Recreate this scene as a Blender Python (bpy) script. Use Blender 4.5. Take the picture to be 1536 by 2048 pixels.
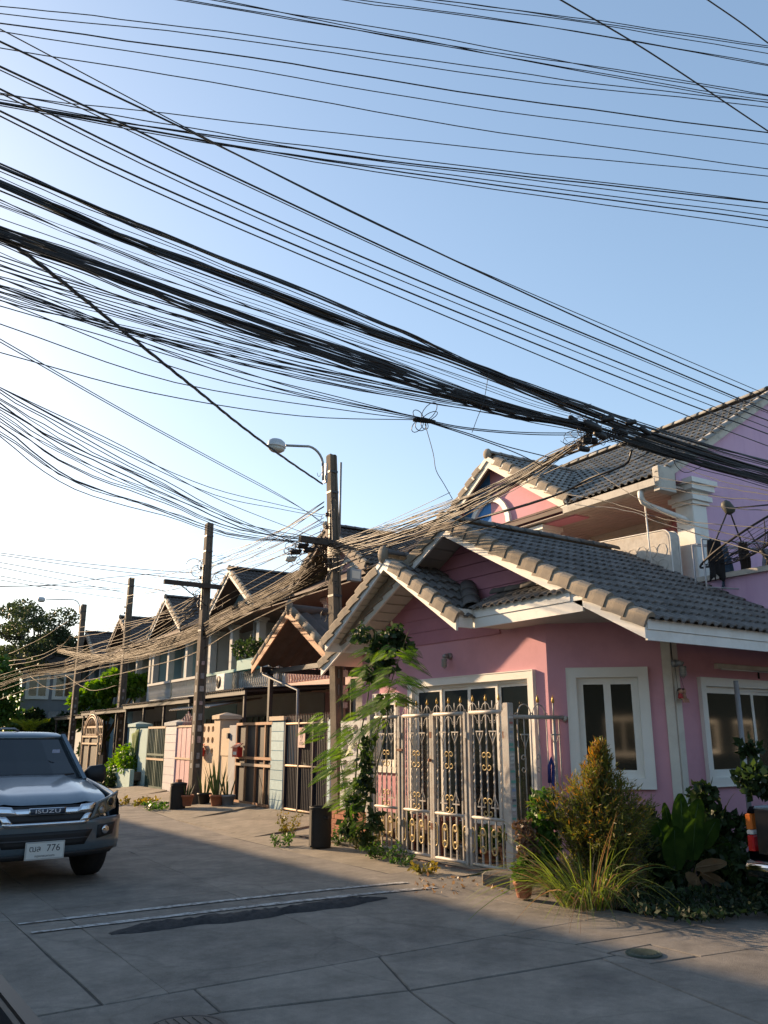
import bpy, bmesh, math, random
import numpy as np
from mathutils import Vector, Matrix, Euler
rnd = random.Random(7)
PI = math.pi
for o in list(bpy.data.objects): bpy.data.objects.remove(o)
S = bpy.context.scene
COL = S.collection
# ------------------------------------------------------------------ camera
A_HEAD = math.radians(34.4); F_PX = 1660.0; EYE = 1.6
TILT = math.atan(449.0 / F_PX)
cd = bpy.data.cameras.new('camera'); cam = bpy.data.objects.new('camera', cd); COL.objects.link(cam)
cd.sensor_fit = 'VERTICAL'; cd.sensor_height = 36.0; cd.lens = F_PX / 2048.0 * 36.0
cd.clip_start = 0.05; cd.clip_end = 2000
cam.location = (0, 0, EYE); cam.rotation_euler = (PI/2 + TILT, 0, -A_HEAD)
S.camera = cam
# ------------------------------------------------------------------ sky and sun
SUN = Vector((-1.0, 2.9, 0.98)).normalized()
SUN_EL = math.asin(SUN.z); SUN_AZ = math.atan2(SUN.x, SUN.y)
W = bpy.data.worlds.new('World'); S.world = W; W.use_nodes = True
nt = W.node_tree; nt.nodes.clear()
sky = nt.nodes.new('ShaderNodeTexSky'); sky.sky_type = 'NISHITA'; sky.sun_disc = False
sky.sun_elevation = SUN_EL; sky.sun_rotation = SUN_AZ
sky.altitude = 0; sky.air_density = 1.0; sky.dust_density = 1.1; sky.ozone_density = 1.6
bg = nt.nodes.new('ShaderNodeBackground'); bg.inputs[1].default_value = 0.092
wo = nt.nodes.new('ShaderNodeOutputWorld')
gm = nt.nodes.new('ShaderNodeGamma'); gm.inputs[1].default_value = 0.70
hs_ = nt.nodes.new('ShaderNodeHueSaturation'); hs_.inputs['Saturation'].default_value = 1.16; hs_.inputs['Value'].default_value = 2.0
nt.links.new(sky.outputs[0], gm.inputs[0]); nt.links.new(gm.outputs[0], hs_.inputs['Color']); nt.links.new(hs_.outputs[0], bg.inputs[0]); nt.links.new(bg.outputs[0], wo.inputs[0])
sl = bpy.data.lights.new('sun', 'SUN'); sl.energy = 5.0; sl.angle = math.radians(0.7); sl.color = (1.0, 0.70, 0.42)
so = bpy.data.objects.new('sun', sl); COL.objects.link(so)
so.rotation_euler = (-SUN).to_track_quat('-Z', 'Y').to_euler(); so.location = (-20, 60, 30)
S.view_settings.view_transform = 'Standard'; S.view_settings.look = 'None'
S.view_settings.gamma = 1.0; S.view_settings.exposure = 1.1; S.view_settings.use_curve_mapping = False
S.render.engine = 'CYCLES'
S.render.resolution_x = 768; S.render.resolution_y = 1024
# ------------------------------------------------------------------ laying out from the photograph
_fw = np.array([math.sin(A_HEAD)*math.cos(TILT), math.cos(A_HEAD)*math.cos(TILT), math.sin(TILT)])
_rt = np.array([math.cos(A_HEAD), -math.sin(A_HEAD), 0.0]); _up = np.cross(_rt, _fw)
_C = np.array([0, 0, EYE])
def ray(x, y): return _fw + _rt*(x-768)/F_PX - _up*(y-1024)/F_PX
def gz(x, y, z=0.0):
    d = ray(x, y); return _C + d*((z-EYE)/d[2])
def atX(x, y, X):
    d = ray(x, y); return _C + d*(X/d[0])
def atY(x, y, Y):
    d = ray(x, y); return _C + d*(Y/d[1])
def atD(x, y, D): return _C + ray(x, y)*D
# ------------------------------------------------------------------ materials
MATS = {}
def M(name, c, rough=0.8, var=0.12, scale=2.5, bump=0.0, bscale=60, metal=0.0, spec=0.4, dirt=None, dirtamt=0.0, dscale=1.5, rand=0.0, coat=0.0, trans=0.0, streak=False, crack=0, speck=0):
    if name in MATS: return MATS[name]
    m = bpy.data.materials.new(name); m.use_nodes = True; t = m.node_tree; n = t.nodes; l = t.links
    p = n['Principled BSDF']; p.inputs['Roughness'].default_value = rough; p.inputs['Metallic'].default_value = metal
    p.inputs['Specular IOR Level'].default_value = spec; p.inputs['Coat Weight'].default_value = coat
    p.inputs['Coat Roughness'].default_value = 0.06
    if trans: p.inputs['Transmission Weight'].default_value = trans
    tc = n.new('ShaderNodeTexCoord')
    nz = n.new('ShaderNodeTexNoise'); nz.inputs['Scale'].default_value = scale; nz.inputs['Detail'].default_value = 6; nz.inputs['Roughness'].default_value = 0.65
    l.new(tc.outputs['Object'], nz.inputs['Vector'])
    r = n.new('ShaderNodeValToRGB'); e = r.color_ramp.elements
    e[0].position = 0.3; e[1].position = 0.72
    e[0].color = [max(0, x*(1-var)) for x in c] + [1]; e[1].color = [min(1, x*(1+var)) for x in c] + [1]
    l.new(nz.outputs['Fac'], r.inputs['Fac']); out = r.outputs['Color']
    if dirt is not None:
        n2 = n.new('ShaderNodeTexNoise'); n2.inputs['Scale'].default_value = dscale; n2.inputs['Detail'].default_value = 8; n2.inputs['Roughness'].default_value = 0.7
        if streak:
            mp = n.new('ShaderNodeMapping'); mp.inputs['Scale'].default_value = (5, 5, 0.5); l.new(tc.outputs['Object'], mp.inputs['Vector']); l.new(mp.outputs['Vector'], n2.inputs['Vector'])
        else: l.new(tc.outputs['Object'], n2.inputs['Vector'])
        r2 = n.new('ShaderNodeValToRGB'); r2.color_ramp.elements[0].position = 0.5; r2.color_ramp.elements[1].position = 0.75
        r2.color_ramp.elements[1].color = (dirtamt, dirtamt, dirtamt, 1); l.new(n2.outputs['Fac'], r2.inputs['Fac'])
        mx = n.new('ShaderNodeMix'); mx.data_type = 'RGBA'; l.new(r2.outputs['Color'], mx.inputs['Factor']); l.new(out, mx.inputs[6]); mx.inputs[7].default_value = list(dirt)+[1]
        out = mx.outputs[2]
    if speck:
        n4 = n.new('ShaderNodeTexNoise'); n4.inputs['Scale'].default_value = 170; n4.inputs['Detail'].default_value = 2; l.new(tc.outputs['Object'], n4.inputs['Vector'])
        n5 = n.new('ShaderNodeTexNoise'); n5.inputs['Scale'].default_value = 9; n5.inputs['Detail'].default_value = 7; n5.inputs['Roughness'].default_value = 0.75; l.new(tc.outputs['Object'], n5.inputs['Vector'])
        ad = n.new('ShaderNodeMath'); ad.operation = 'ADD'; l.new(n4.outputs['Fac'], ad.inputs[0]); l.new(n5.outputs['Fac'], ad.inputs[1])
        m4 = n.new('ShaderNodeMapRange'); m4.inputs['From Min'].default_value = 0.6; m4.inputs['From Max'].default_value = 1.4; m4.inputs['To Min'].default_value = 1-speck; m4.inputs['To Max'].default_value = 1+speck; l.new(ad.outputs[0], m4.inputs['Value'])
        h4 = n.new('ShaderNodeHueSaturation'); l.new(m4.outputs['Result'], h4.inputs['Value']); l.new(out, h4.inputs['Color']); out = h4.outputs['Color']
    if crack:
        nw = n.new('ShaderNodeTexNoise'); nw.inputs['Scale'].default_value = 1.7; nw.inputs['Detail'].default_value = 6; l.new(tc.outputs['Object'], nw.inputs['Vector'])
        mxv = n.new('ShaderNodeMix'); mxv.data_type = 'VECTOR'; mxv.inputs['Factor'].default_value = 0.28; l.new(tc.outputs['Object'], mxv.inputs[4]); l.new(nw.outputs['Color'], mxv.inputs[5])
        vo = n.new('ShaderNodeTexVoronoi'); vo.feature = 'DISTANCE_TO_EDGE'; vo.inputs['Scale'].default_value = 0.62; l.new(mxv.outputs[1], vo.inputs['Vector'])
        rc = n.new('ShaderNodeValToRGB'); rc.color_ramp.elements[0].position = 0.0015; rc.color_ramp.elements[1].position = 0.0085; rc.color_ramp.elements[0].color = (crack,)*3+(1,); rc.color_ramp.elements[1].color = (0,0,0,1); l.new(vo.outputs['Distance'], rc.inputs['Fac'])
        mk = n.new('ShaderNodeMix'); mk.data_type = 'RGBA'; l.new(rc.outputs['Color'], mk.inputs['Factor']); l.new(out, mk.inputs[6]); mk.inputs[7].default_value = (0.035,0.033,0.03,1); out = mk.outputs[2]
    if rand:
        oi = n.new('ShaderNodeObjectInfo'); mr = n.new('ShaderNodeMapRange'); l.new(oi.outputs['Random'], mr.inputs['Value'])
        mr.inputs['To Min'].default_value = 1-rand; mr.inputs['To Max'].default_value = 1+rand
        hs = n.new('ShaderNodeHueSaturation'); l.new(mr.outputs['Result'], hs.inputs['Value']); l.new(out, hs.inputs['Color']); out = hs.outputs['Color']
    l.new(out, p.inputs['Base Color'])
    if bump:
        n3 = n.new('ShaderNodeTexNoise'); n3.inputs['Scale'].default_value = bscale; n3.inputs['Detail'].default_value = 4
        l.new(tc.outputs['Object'], n3.inputs['Vector'])
        b = n.new('ShaderNodeBump'); b.inputs['Strength'].default_value = bump; b.inputs['Distance'].default_value = 0.01
        l.new(n3.outputs['Fac'], b.inputs['Height']); l.new(b.outputs['Normal'], p.inputs['Normal'])
    MATS[name] = m; return m
def leafmat(name, c, c2, trans=0.35, rough=0.5):
    """two-sided leaf: colour varies from clump to clump, light comes through the blade"""
    if name in MATS: return MATS[name]
    m = bpy.data.materials.new(name); m.use_nodes = True; t = m.node_tree; n = t.nodes; l = t.links
    p = n['Principled BSDF']; p.inputs['Roughness'].default_value = rough; p.inputs['Specular IOR Level'].default_value = 0.35
    tc = n.new('ShaderNodeTexCoord'); nz = n.new('ShaderNodeTexNoise'); nz.inputs['Scale'].default_value = 5.0; nz.inputs['Detail'].default_value = 3
    l.new(tc.outputs['Object'], nz.inputs['Vector'])
    r = n.new('ShaderNodeValToRGB'); r.color_ramp.elements[0].position = 0.35; r.color_ramp.elements[1].position = 0.65
    r.color_ramp.elements[0].color = list(c)+[1]; r.color_ramp.elements[1].color = list(c2)+[1]
    l.new(nz.outputs['Fac'], r.inputs['Fac']); l.new(r.outputs['Color'], p.inputs['Base Color'])
    tr = n.new('ShaderNodeBsdfTranslucent'); hs = n.new('ShaderNodeHueSaturation'); hs.inputs['Value'].default_value = 1.6; hs.inputs['Saturation'].default_value = 1.15
    l.new(r.outputs['Color'], hs.inputs['Color']); l.new(hs.outputs['Color'], tr.inputs['Color'])
    mx = n.new('ShaderNodeMixShader'); mx.inputs[0].default_value = trans
    l.new(p.outputs[0], mx.inputs[1]); l.new(tr.outputs[0], mx.inputs[2]); l.new(mx.outputs[0], n['Material Output'].inputs['Surface'])
    MATS[name] = m; return m
def glassmat(name, c, rough=0.04):
    if name in MATS: return MATS[name]
    m = bpy.data.materials.new(name); m.use_nodes = True; p = m.node_tree.nodes['Principled BSDF']
    p.inputs['Base Color'].default_value = list(c)+[1]; p.inputs['Roughness'].default_value = rough; p.inputs['Specular IOR Level'].default_value = 0.6
    MATS[name] = m; return m
# ------------------------------------------------------------------ mesh builder
ORG = {}
def org(o):
    v = Vector((0, 0, 0))
    while o is not None:
        v = v + ORG.get(o.name, Vector((0, 0, 0))); o = o.parent
    return v
class MB:
    def __init__(s, T=None): s.v = []; s.f = []; s.T = T; s.sm = []
    def add(s, vs, fs, smooth=False):
        b = len(s.v); s.v += [tuple(map(float, q)) for q in vs]; s.f += [tuple(i+b for i in f) for f in fs]; s.sm += [smooth]*len(fs); return s
    def box(s, x0, x1, y0, y1, z0, z1):
        return s.add([(x0,y0,z0),(x1,y0,z0),(x1,y1,z0),(x0,y1,z0),(x0,y0,z1),(x1,y0,z1),(x1,y1,z1),(x0,y1,z1)],
                     [(0,3,2,1),(4,5,6,7),(0,1,5,4),(1,2,6,5),(2,3,7,6),(3,0,4,7)])
    def bbox(s, x0, x1, y0, y1, z0, z1, b=0.01):
        """box with chamfered vertical and top edges"""
        pts = [(x0+b,y0),(x1-b,y0),(x1,y0+b),(x1,y1-b),(x1-b,y1),(x0+b,y1),(x0,y1-b),(x0,y0+b)]
        cx, cy = (x0+x1)/2, (y0+y1)/2
        def ring(z, k): return [(cx+(p[0]-cx)*(1-k*2*b/max(1e-6, x1-x0)), cy+(p[1]-cy)*(1-k*2*b/max(1e-6, y1-y0)), z) for p in pts]
        vs = ring(z0, 0)+ring(z1-b, 0)+ring(z1, 1)
        fs = [tuple(reversed(range(8))), tuple(range(16, 24))]
        for r in (0, 8): fs += [(r+i, r+(i+1)%8, r+8+(i+1)%8, r+8+i) for i in range(8)]
        return s.add(vs, fs)
    def ob(s, c, X, Y, Z):
        """oriented box: centre and three half-axis vectors"""
        c, X, Y, Z = map(Vector, (c, X, Y, Z)); vs = []
        for k in (-1, 1):
            for (i, j) in ((-1,-1),(1,-1),(1,1),(-1,1)): vs.append(c+X*i+Y*j+Z*k)
        return s.add(vs, [(0,3,2,1),(4,5,6,7),(0,1,5,4),(1,2,6,5),(2,3,7,6),(3,0,4,7)])
    def bar(s, p, q, w, h=None, up=(0,0,1)):
        """square bar from p to q"""
        p, q = Vector(p), Vector(q); d = (q-p); L = d.length; d.normalize(); u = Vector(up)
        if abs(d.dot(u)) > 0.98: u = Vector((1, 0, 0))
        a = d.cross(u).normalized(); b = a.cross(d).normalized(); h = h or w
        return s.ob((p+q)/2, d*(L/2), a*(w/2), b*(h/2))
    def tube(s, pts, r, n=6, caps=True, smooth=True):
        pts = [Vector(p) for p in pts]; m = len(pts); rr = r if isinstance(r, (list, tuple)) else [r]*m
        ref = Vector((0, 0, 1)); vs = []; prev = None
        for i, p in enumerate(pts):
            d = (pts[min(i+1, m-1)]-pts[max(i-1, 0)])
            if d.length < 1e-9: d = Vector((0, 0, 1))
            d.normalize()
            if prev is None:
                u = ref if abs(d.z) < 0.95 else Vector((1, 0, 0)); a = d.cross(u).normalized()
            else:
                a = prev-d*prev.dot(d)
                if a.length < 1e-6: a = d.orthogonal()
                a.normalize()
            prev = a; b = d.cross(a)
            for k in range(n):
                w = 2*PI*k/n; vs.append(p+(a*math.cos(w)+b*math.sin(w))*rr[i])
        fs = []
        for i in range(m-1):
            for k in range(n): fs.append((i*n+k, i*n+(k+1)%n, (i+1)*n+(k+1)%n, (i+1)*n+k))
        if caps: fs += [tuple(reversed(range(n))), tuple(range((m-1)*n, m*n))]
        return s.add(vs, fs, smooth)
    def cyl(s, p, q, r, r2=None, n=12): return s.tube([p, q], [r, r if r2 is None else r2], n)
    def lathe(s, prof, c=(0,0,0), n=16, smooth=True):
        vs = []; m = len(prof)
        for (r, z) in prof:
            for k in range(n): vs.append((c[0]+r*math.cos(2*PI*k/n), c[1]+r*math.sin(2*PI*k/n), c[2]+z))
        fs = [(i*n+k, i*n+(k+1)%n, (i+1)*n+(k+1)%n, (i+1)*n+k) for i in range(m-1) for k in range(n)]
        fs += [tuple(reversed(range(n))), tuple(range((m-1)*n, m*n))]
        return s.add(vs, fs, smooth)
    def prism(s, pts, vec):
        """polygon swept along vec"""
        pts = [Vector(p) for p in pts]; v = Vector(vec); n = len(pts)
        fs = [tuple(reversed(range(n))), tuple(range(n, 2*n))]+[(i, (i+1)%n, n+(i+1)%n, n+i) for i in range(n)]
        return s.add(pts+[p+v for p in pts], fs)
    def ball(s, c, r, n=10, m=6, sc=(1,1,1)):
        vs = []; fs = []
        for i in range(m+1):
            t = PI*i/m
            for k in range(n): vs.append((c[0]+r*sc[0]*math.sin(t)*math.cos(2*PI*k/n), c[1]+r*sc[1]*math.sin(t)*math.sin(2*PI*k/n), c[2]+r*sc[2]*math.cos(t)))
        fs = [(i*n+k, (i+1)*n+k, (i+1)*n+(k+1)%n, i*n+(k+1)%n) for i in range(m) for k in range(n)]
        return s.add(vs, fs, True)
    def loft(s, rings, closed=True, caps=True, smooth=True):
        """rings: equal-length point loops"""
        n = len(rings[0]); vs = [p for r in rings for p in r]; fs = []
        for i in range(len(rings)-1):
            for k in range(n if closed else n-1): fs.append((i*n+k, i*n+(k+1)%n, (i+1)*n+(k+1)%n, (i+1)*n+k))
        if caps: fs += [tuple(reversed(range(n))), tuple(range((len(rings)-1)*n, len(rings)*n))]
        return s.add(vs, fs, smooth)
    def mesh(s, name, mat, off=Vector((0,0,0))):
        me = bpy.data.meshes.new(name)
        vv = s.v if s.T is None else [tuple(s.T @ Vector(q)) for q in s.v]
        if off.length: vv = [(q[0]-off.x, q[1]-off.y, q[2]-off.z) for q in vv]
        me.from_pydata(vv, [], s.f)
        if any(s.sm): me.polygons.foreach_set('use_smooth', s.sm)
        if mat: me.materials.append(mat)
        me.update(); return me
    def build(s, name, mat, parent=None, fix=False, bevel=0):
        me = s.mesh(name, mat, org(parent) if parent else Vector((0,0,0)))
        if fix or bevel:
            bm = bmesh.new(); bm.from_mesh(me); bmesh.ops.recalc_face_normals(bm, faces=bm.faces)
            if bevel: bmesh.ops.bevel(bm, geom=list(bm.edges), offset=bevel, segments=1, affect='EDGES', clamp_overlap=True)
            bm.to_mesh(me); bm.free()
        o = bpy.data.objects.new(name, me); COL.objects.link(o)
        if parent: o.parent = parent
        return o
def tag(o, label=None, cat=None, group=None, kind=None):
    if label: o['label'] = label
    if cat: o['category'] = cat
    if group: o['group'] = group
    if kind: o['kind'] = kind
    return o
def thing(name, loc, label, cat, group=None):
    o = bpy.data.objects.new(name, None); COL.objects.link(o); o.location = loc; o.empty_display_size = 0.2
    ORG[o.name] = Vector(loc); return tag(o, label, cat, group)
def part(name, parent):
    """an empty sub-assembly under a thing"""
    o = bpy.data.objects.new(name, None); COL.objects.link(o); o.parent = parent; return o
def inst(name, me, parent, mat4):
    """one piece sharing mesh data, world matrix mat4"""
    o = bpy.data.objects.new(name, me); COL.objects.link(o); o.parent = parent
    m = mat4.copy(); m.translation = m.translation-org(parent); o.matrix_local = m
    return o
def frame(p, X, Y, Z):
    m = Matrix.Identity(4)
    for i, v in enumerate((Vector(X), Vector(Y), Vector(Z), Vector(p))):
        m[0][i], m[1][i], m[2][i] = v.x, v.y, v.z
    return m
def copy_tree(o, parent=None):
    c = o.copy(); COL.objects.link(c); c.parent = parent
    for ch in o.children: copy_tree(ch, c)
    return c
# text as a flat mesh
def text_mesh(name, s, size, depth, mat):
    c = bpy.data.curves.new(name, 'FONT'); c.body = s; c.size = size; c.extrude = depth; c.align_x = 'CENTER'; c.align_y = 'CENTER'; c.resolution_u = 3
    o = bpy.data.objects.new(name, c); COL.objects.link(o)
    dg = bpy.context.evaluated_depsgraph_get(); me = bpy.data.meshes.new_from_object(o.evaluated_get(dg))
    bpy.data.objects.remove(o); me.materials.clear(); me.materials.append(mat); me.name = name
    return me
# ================================================================== materials used in many places
m_asph = M('slab_concrete', (0.188, 0.170, 0.146), 0.92, 0.26, 2.2, 0.6, 120, dirt=(0.07, 0.068, 0.065), dirtamt=0.95, dscale=0.75, rand=0.10, crack=0.22, speck=0.34)
m_joint = M('joint_dirt', (0.06, 0.057, 0.052), 0.95, 0.3, 8, 0.5, 40)
m_apron = M('apron_concrete', (0.235, 0.205, 0.16), 0.92, 0.25, 2.2, 0.5, 60, dirt=(0.11, 0.095, 0.075), dirtamt=0.8, dscale=1.3, speck=0.3, crack=0.4)
m_dirt = M('verge_soil', (0.085, 0.072, 0.055), 0.95, 0.4, 3, 0.9, 30, dirt=(0.15, 0.135, 0.11), dirtamt=0.6, dscale=2)
m_white = M('white_paint', (0.72, 0.71, 0.67), 0.55, 0.05, 2, dirt=(0.42, 0.38, 0.31), dirtamt=0.45, dscale=2.5)
m_cream = M('cream_paint', (0.62, 0.58, 0.50), 0.6, 0.07, 3, dirt=(0.38, 0.33, 0.26), dirtamt=0.5, dscale=2)
m_pink = M('pink_render', (0.58, 0.30, 0.355), 0.85, 0.06, 1.2, 0.15, 120, dirt=(0.43, 0.22, 0.25), dirtamt=0.6, dscale=1.1)
m_pinkdk = M('pink_siding', (0.42, 0.185, 0.24), 0.7, 0.08, 2, 0.05, 60)
m_pinksky = M('pink_render_skylit', (0.58, 0.38, 0.53), 0.85, 0.05, 0.8, 0.12, 100, dirt=(0.45, 0.27, 0.42), dirtamt=0.5, dscale=0.9, streak=True)  # pink render tinted lavender: bluish skylight put into the colour
m_blue = M('blue_render', (0.045, 0.19, 0.45), 0.8, 0.06, 1.5, 0.1, 100)
m_tile = M('roof_tile', (0.128, 0.121, 0.114), 0.88, 0.2, 7, 0.35, 90, rand=0.22, dirt=(0.10, 0.095, 0.09), dirtamt=0.55, dscale=4)
m_tile_old = M('old_roof_tile', (0.22, 0.22, 0.21), 0.88, 0.3, 6, 0.4, 70, rand=0.25, dirt=(0.055, 0.055, 0.055), dirtamt=0.85, dscale=3)
m_tile_dk = M('dark_roof_tile', (0.075, 0.06, 0.052), 0.85, 0.3, 4, 0.4, 60, rand=0.1)
m_tile_cap = M('cap_tile', (0.27, 0.23, 0.18), 0.88, 0.18, 6, 0.4, 70, rand=0.12, dirt=(0.15, 0.13, 0.11), dirtamt=0.6, dscale=5)
m_soffit = M('soffit_board', (0.50, 0.49, 0.44), 0.7, 0.06, 2)
m_glass = glassmat('window_glass', (0.010, 0.014, 0.014), 0.05)
m_curtain = M('curtain', (0.05, 0.065, 0.07), 0.9, 0.3, 2)
m_alu = M('window_frame_white', (0.74, 0.72, 0.66), 0.45, 0.05, 3, dirt=(0.42, 0.40, 0.35), dirtamt=0.35)
m_black = M('black_rubber', (0.018, 0.018, 0.018), 0.7, 0.2, 5)
m_steel = M('galvanised_steel', (0.28, 0.29, 0.30), 0.5, 0.15, 6, 0.1, 60, metal=0.4)
m_dkmetal = M('dark_steel', (0.045, 0.045, 0.048), 0.5, 0.2, 6, metal=0.3)
m_term = M('terracotta', (0.33, 0.13, 0.07), 0.85, 0.15, 8, 0.1, 60, dirt=(0.2, 0.13, 0.09), dirtamt=0.6, dscale=5)
# ================================================================== ground, street
def sheet(name, pts, z, mat, parent=None):
    b = MB(); b.add([(p[0], p[1], z) for p in pts], [tuple(range(len(pts)))]); return b.build(name, mat, parent, fix=True)
g = MB(); g.add([(-900,-900,-0.05),(900,-900,-0.05),(900,900,-0.05),(-900,900,-0.05)], [(0,1,2,3)])
tag(g.build('ground', m_dirt), kind='structure')
def roadX(y): return 6.12 + (0.0 if y < 14 else (y-14)*0.115) - 0.02*math.sin(y*1.3)   # right edge of the concrete
road = MB(); road.box(-40, 40, -20, 5.72, -0.04, -0.008)
road.prism([(-0.2,5.72,-0.04),(7.2,5.72,-0.04),(7.6,16,-0.04),(13,70,-0.04),(9,110,-0.04),(3.5,110,-0.04),(1.8,30,-0.04)], (0,0,0.032))
ro = tag(road.build('road', m_joint), kind='structure')
def slab(pts, seed):
    """one concrete bay: slightly irregular edges, a hair of chamfer, own level"""
    r = random.Random(seed); out = []
    n = len(pts)
    for i in range(n):
        p, q = Vector((*pts[i], 0)), Vector((*pts[(i+1)%n], 0)); d = q-p; L = d.length; k = max(1, int(L/0.35)); nrm = Vector((-d.y, d.x, 0)).normalized()
        for j in range(k):
            t = j/k; out.append(p+d*t+nrm*(0 if j == 0 else r.uniform(-0.006, 0.007)))
    c = sum(out, Vector())/len(out); z = r.uniform(0.0, 0.003)
    b = MB(); m = len(out); ring = [q+(c-q).normalized()*0.003 for q in out]; top = [q+(c-q).normalized()*0.008 for q in out]
    vs = [(q.x, q.y, -0.03) for q in ring]+[(q.x, q.y, z-0.007) for q in ring]+[(q.x, q.y, z) for q in top]
    fs = [(i, (i+1)%m, m+(i+1)%m, m+i) for i in range(m)]+[(m+i, m+(i+1)%m, 2*m+(i+1)%m, 2*m+i) for i in range(m)]+[tuple(range(2*m, 3*m))]
    b.add(vs, fs); return b.build('slab', m_asph, ro, fix=True)
ys = [5.72, 8.9, 13.2, 18, 23, 29, 36, 44, 54, 70]
def xl(y): return 1.82 + 0.01*(y-6) + max(0, y-14)*0.085
for i in range(len(ys)-1):
    a, b_ = ys[i], ys[i+1]
    for x0, x1 in ((lambda y: xl(y), lambda y: xl(y)+0.42+0.01*(y-6)), (lambda y: xl(y)+0.42+0.01*(y-6), lambda y: 3.9+(y-5.7)*0.045+max(0, y-14)*0.06), (lambda y: 3.9+(y-5.7)*0.045+max(0, y-14)*0.06, roadX)):
        slab([(x0(a), a), (x1(a), a), (x1(b_), b_), (x0(b_), b_)], i*7+int(x0(a)*10))
# cross street bays in front of the camera
slab([(-3,4.95),(2.35,5.18),(2.4,5.70),(1.3,5.70),(-3,5.8)], 201)
slab([(2.36,5.18),(3.55,4.9),(3.86,5.71),(2.41,5.71)], 202)
slab([(3.56,4.9),(5.36,4.74),(5.36,5.14),(5.1,5.71),(3.87,5.71)], 203)
slab([(5.12,5.71),(5.37,5.15),(6.62,5.02),(7.9,4.88),(8.6,5.05),(6.75,5.55),(6.7,5.71)], 204)
slab([(6.13,5.73),(6.72,5.73),(6.66,6.2),(6.62,7.3),(7.0,7.7),(7.0,8.25),(6.9,8.9),(6.13,8.9)], 214)
slab([(-3,5.92),(1.3,5.73),(1.80,5.73),(1.84,8.6),(-3,8.8)], 215); slab([(-3,8.82),(1.84,8.62),(1.9,14),(2.6,24),(-3,24)], 216)
slab([(5.88,4.36),(6.9,4.2),(13,3.7),(22,2.9),(22,3.9),(8.6,5.03),(6.63,5.0),(5.37,5.13),(5.37,4.83),(5.87,4.82)], 205)
slab([(-3,1.2),(2.6,1.0),(3.54,4.88),(2.35,5.16),(-3,4.93)], 206)
slab([(2.62,1.0),(4.2,0.6),(5.2,4.73),(3.55,4.88)], 207)
slab([(4.22,0.6),(22,-0.6),(22,2.88),(13,3.68),(6.9,4.18),(5.87,4.34),(5.37,4.42),(5.35,4.72),(5.21,4.73)], 208)
slab([(-20,-12),(-3,-12),(-3,5.8),(-20,5.9)], 209)
slab([(-3,-12),(22,-12),(22,-0.62),(4.2,0.58),(2.6,0.98),(-3,1.18)], 210)
mhs = [(5.39,4.81),(5.84,4.80),(5.85,4.38),(5.39,4.44)]
slab(mhs, 211)
def manhole(x, y, r, label, m):
    t = thing('manhole_cover', (x, y, 0.0), label, 'manhole cover', 'manhole covers in the concrete')
    b = MB(); b.lathe([(r*1.12, 0.0), (r*1.12, 0.012), (r*1.02, 0.013), (r*1.0, 0.008)], (x, y, 0.004), 28, False); b.build('ring', m, t)
    b = MB(); b.lathe([(r*0.97, 0.0), (r*0.97, 0.010), (r*0.94, 0.012)], (x, y, 0.006), 28, False)
    for k in range(-3, 4):
        w = math.sqrt(max(0.0, (r*0.85)**2-(k*r*0.24)**2))
        b.box(x+k*r*0.24-r*0.05, x+k*r*0.24+r*0.05, y-w, y+w, 0.018, 0.023)
    b.build('lid', m, t)
m_iron = M('cast_iron', (0.07, 0.065, 0.06), 0.6, 0.25, 10, 0.3, 50, metal=0.5)
m_irong = M('green_cast_iron', (0.06, 0.085, 0.075), 0.6, 0.25, 10, 0.3, 50, metal=0.4)
manhole(5.56, 4.63, 0.12, 'small round manhole cover in the square patch at right', m_irong)
manhole(2.06, 4.98, 0.21, 'round manhole cover at the bottom edge of the picture', m_iron)
# painted stop lines (worn)
m_line = bpy.data.materials.new('worn_line_paint'); m_line.use_nodes = True
_t = m_line.node_tree; _n = _t.nodes; _l = _t.links; _p = _n['Principled BSDF']
_tc = _n.new('ShaderNodeTexCoord'); _nz = _n.new('ShaderNodeTexNoise'); _nz.inputs['Scale'].default_value = 16; _nz.inputs['Detail'].default_value = 8; _nz.inputs['Roughness'].default_value = 0.75
_r = _n.new('ShaderNodeValToRGB'); _r.color_ramp.elements[0].position = 0.42; _r.color_ramp.elements[1].position = 0.60
_r.color_ramp.elements[0].color = (0.13, 0.125, 0.12, 1); _r.color_ramp.elements[1].color = (0.50, 0.50, 0.48, 1)
_l.new(_tc.outputs['Object'], _nz.inputs['Vector']); _l.new(_nz.outputs['Fac'], _r.inputs['Fac']); _l.new(_r.outputs['Color'], _p.inputs['Base Color']); _p.inputs['Roughness'].default_value = 0.8
for (y0, y1, xa, xb, w) in ((8.41, 8.24, 1.86, 5.95, 0.09), (7.99, 7.80, 1.88, 6.02, 0.10)):
    b = MB(); n = 40; vs = []; r = random.Random(int(y0*100))
    for i in range(n+1):
        t = i/n; x = xa+(xb-xa)*t; y = y0+(y1-y0)*t**3; ww = w*(1+r.uniform(-.12, .12))*(0.55 if t < 0.1 else 1)
        vs += [(x, y-ww/2, 0.0105), (x, y+ww/2, 0.0105)]
    b.add(vs, [(2*i, 2*i+2, 2*i+3, 2*i+1) for i in range(n)])
    tag(b.build('painted_line', m_line), kind='structure')
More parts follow.
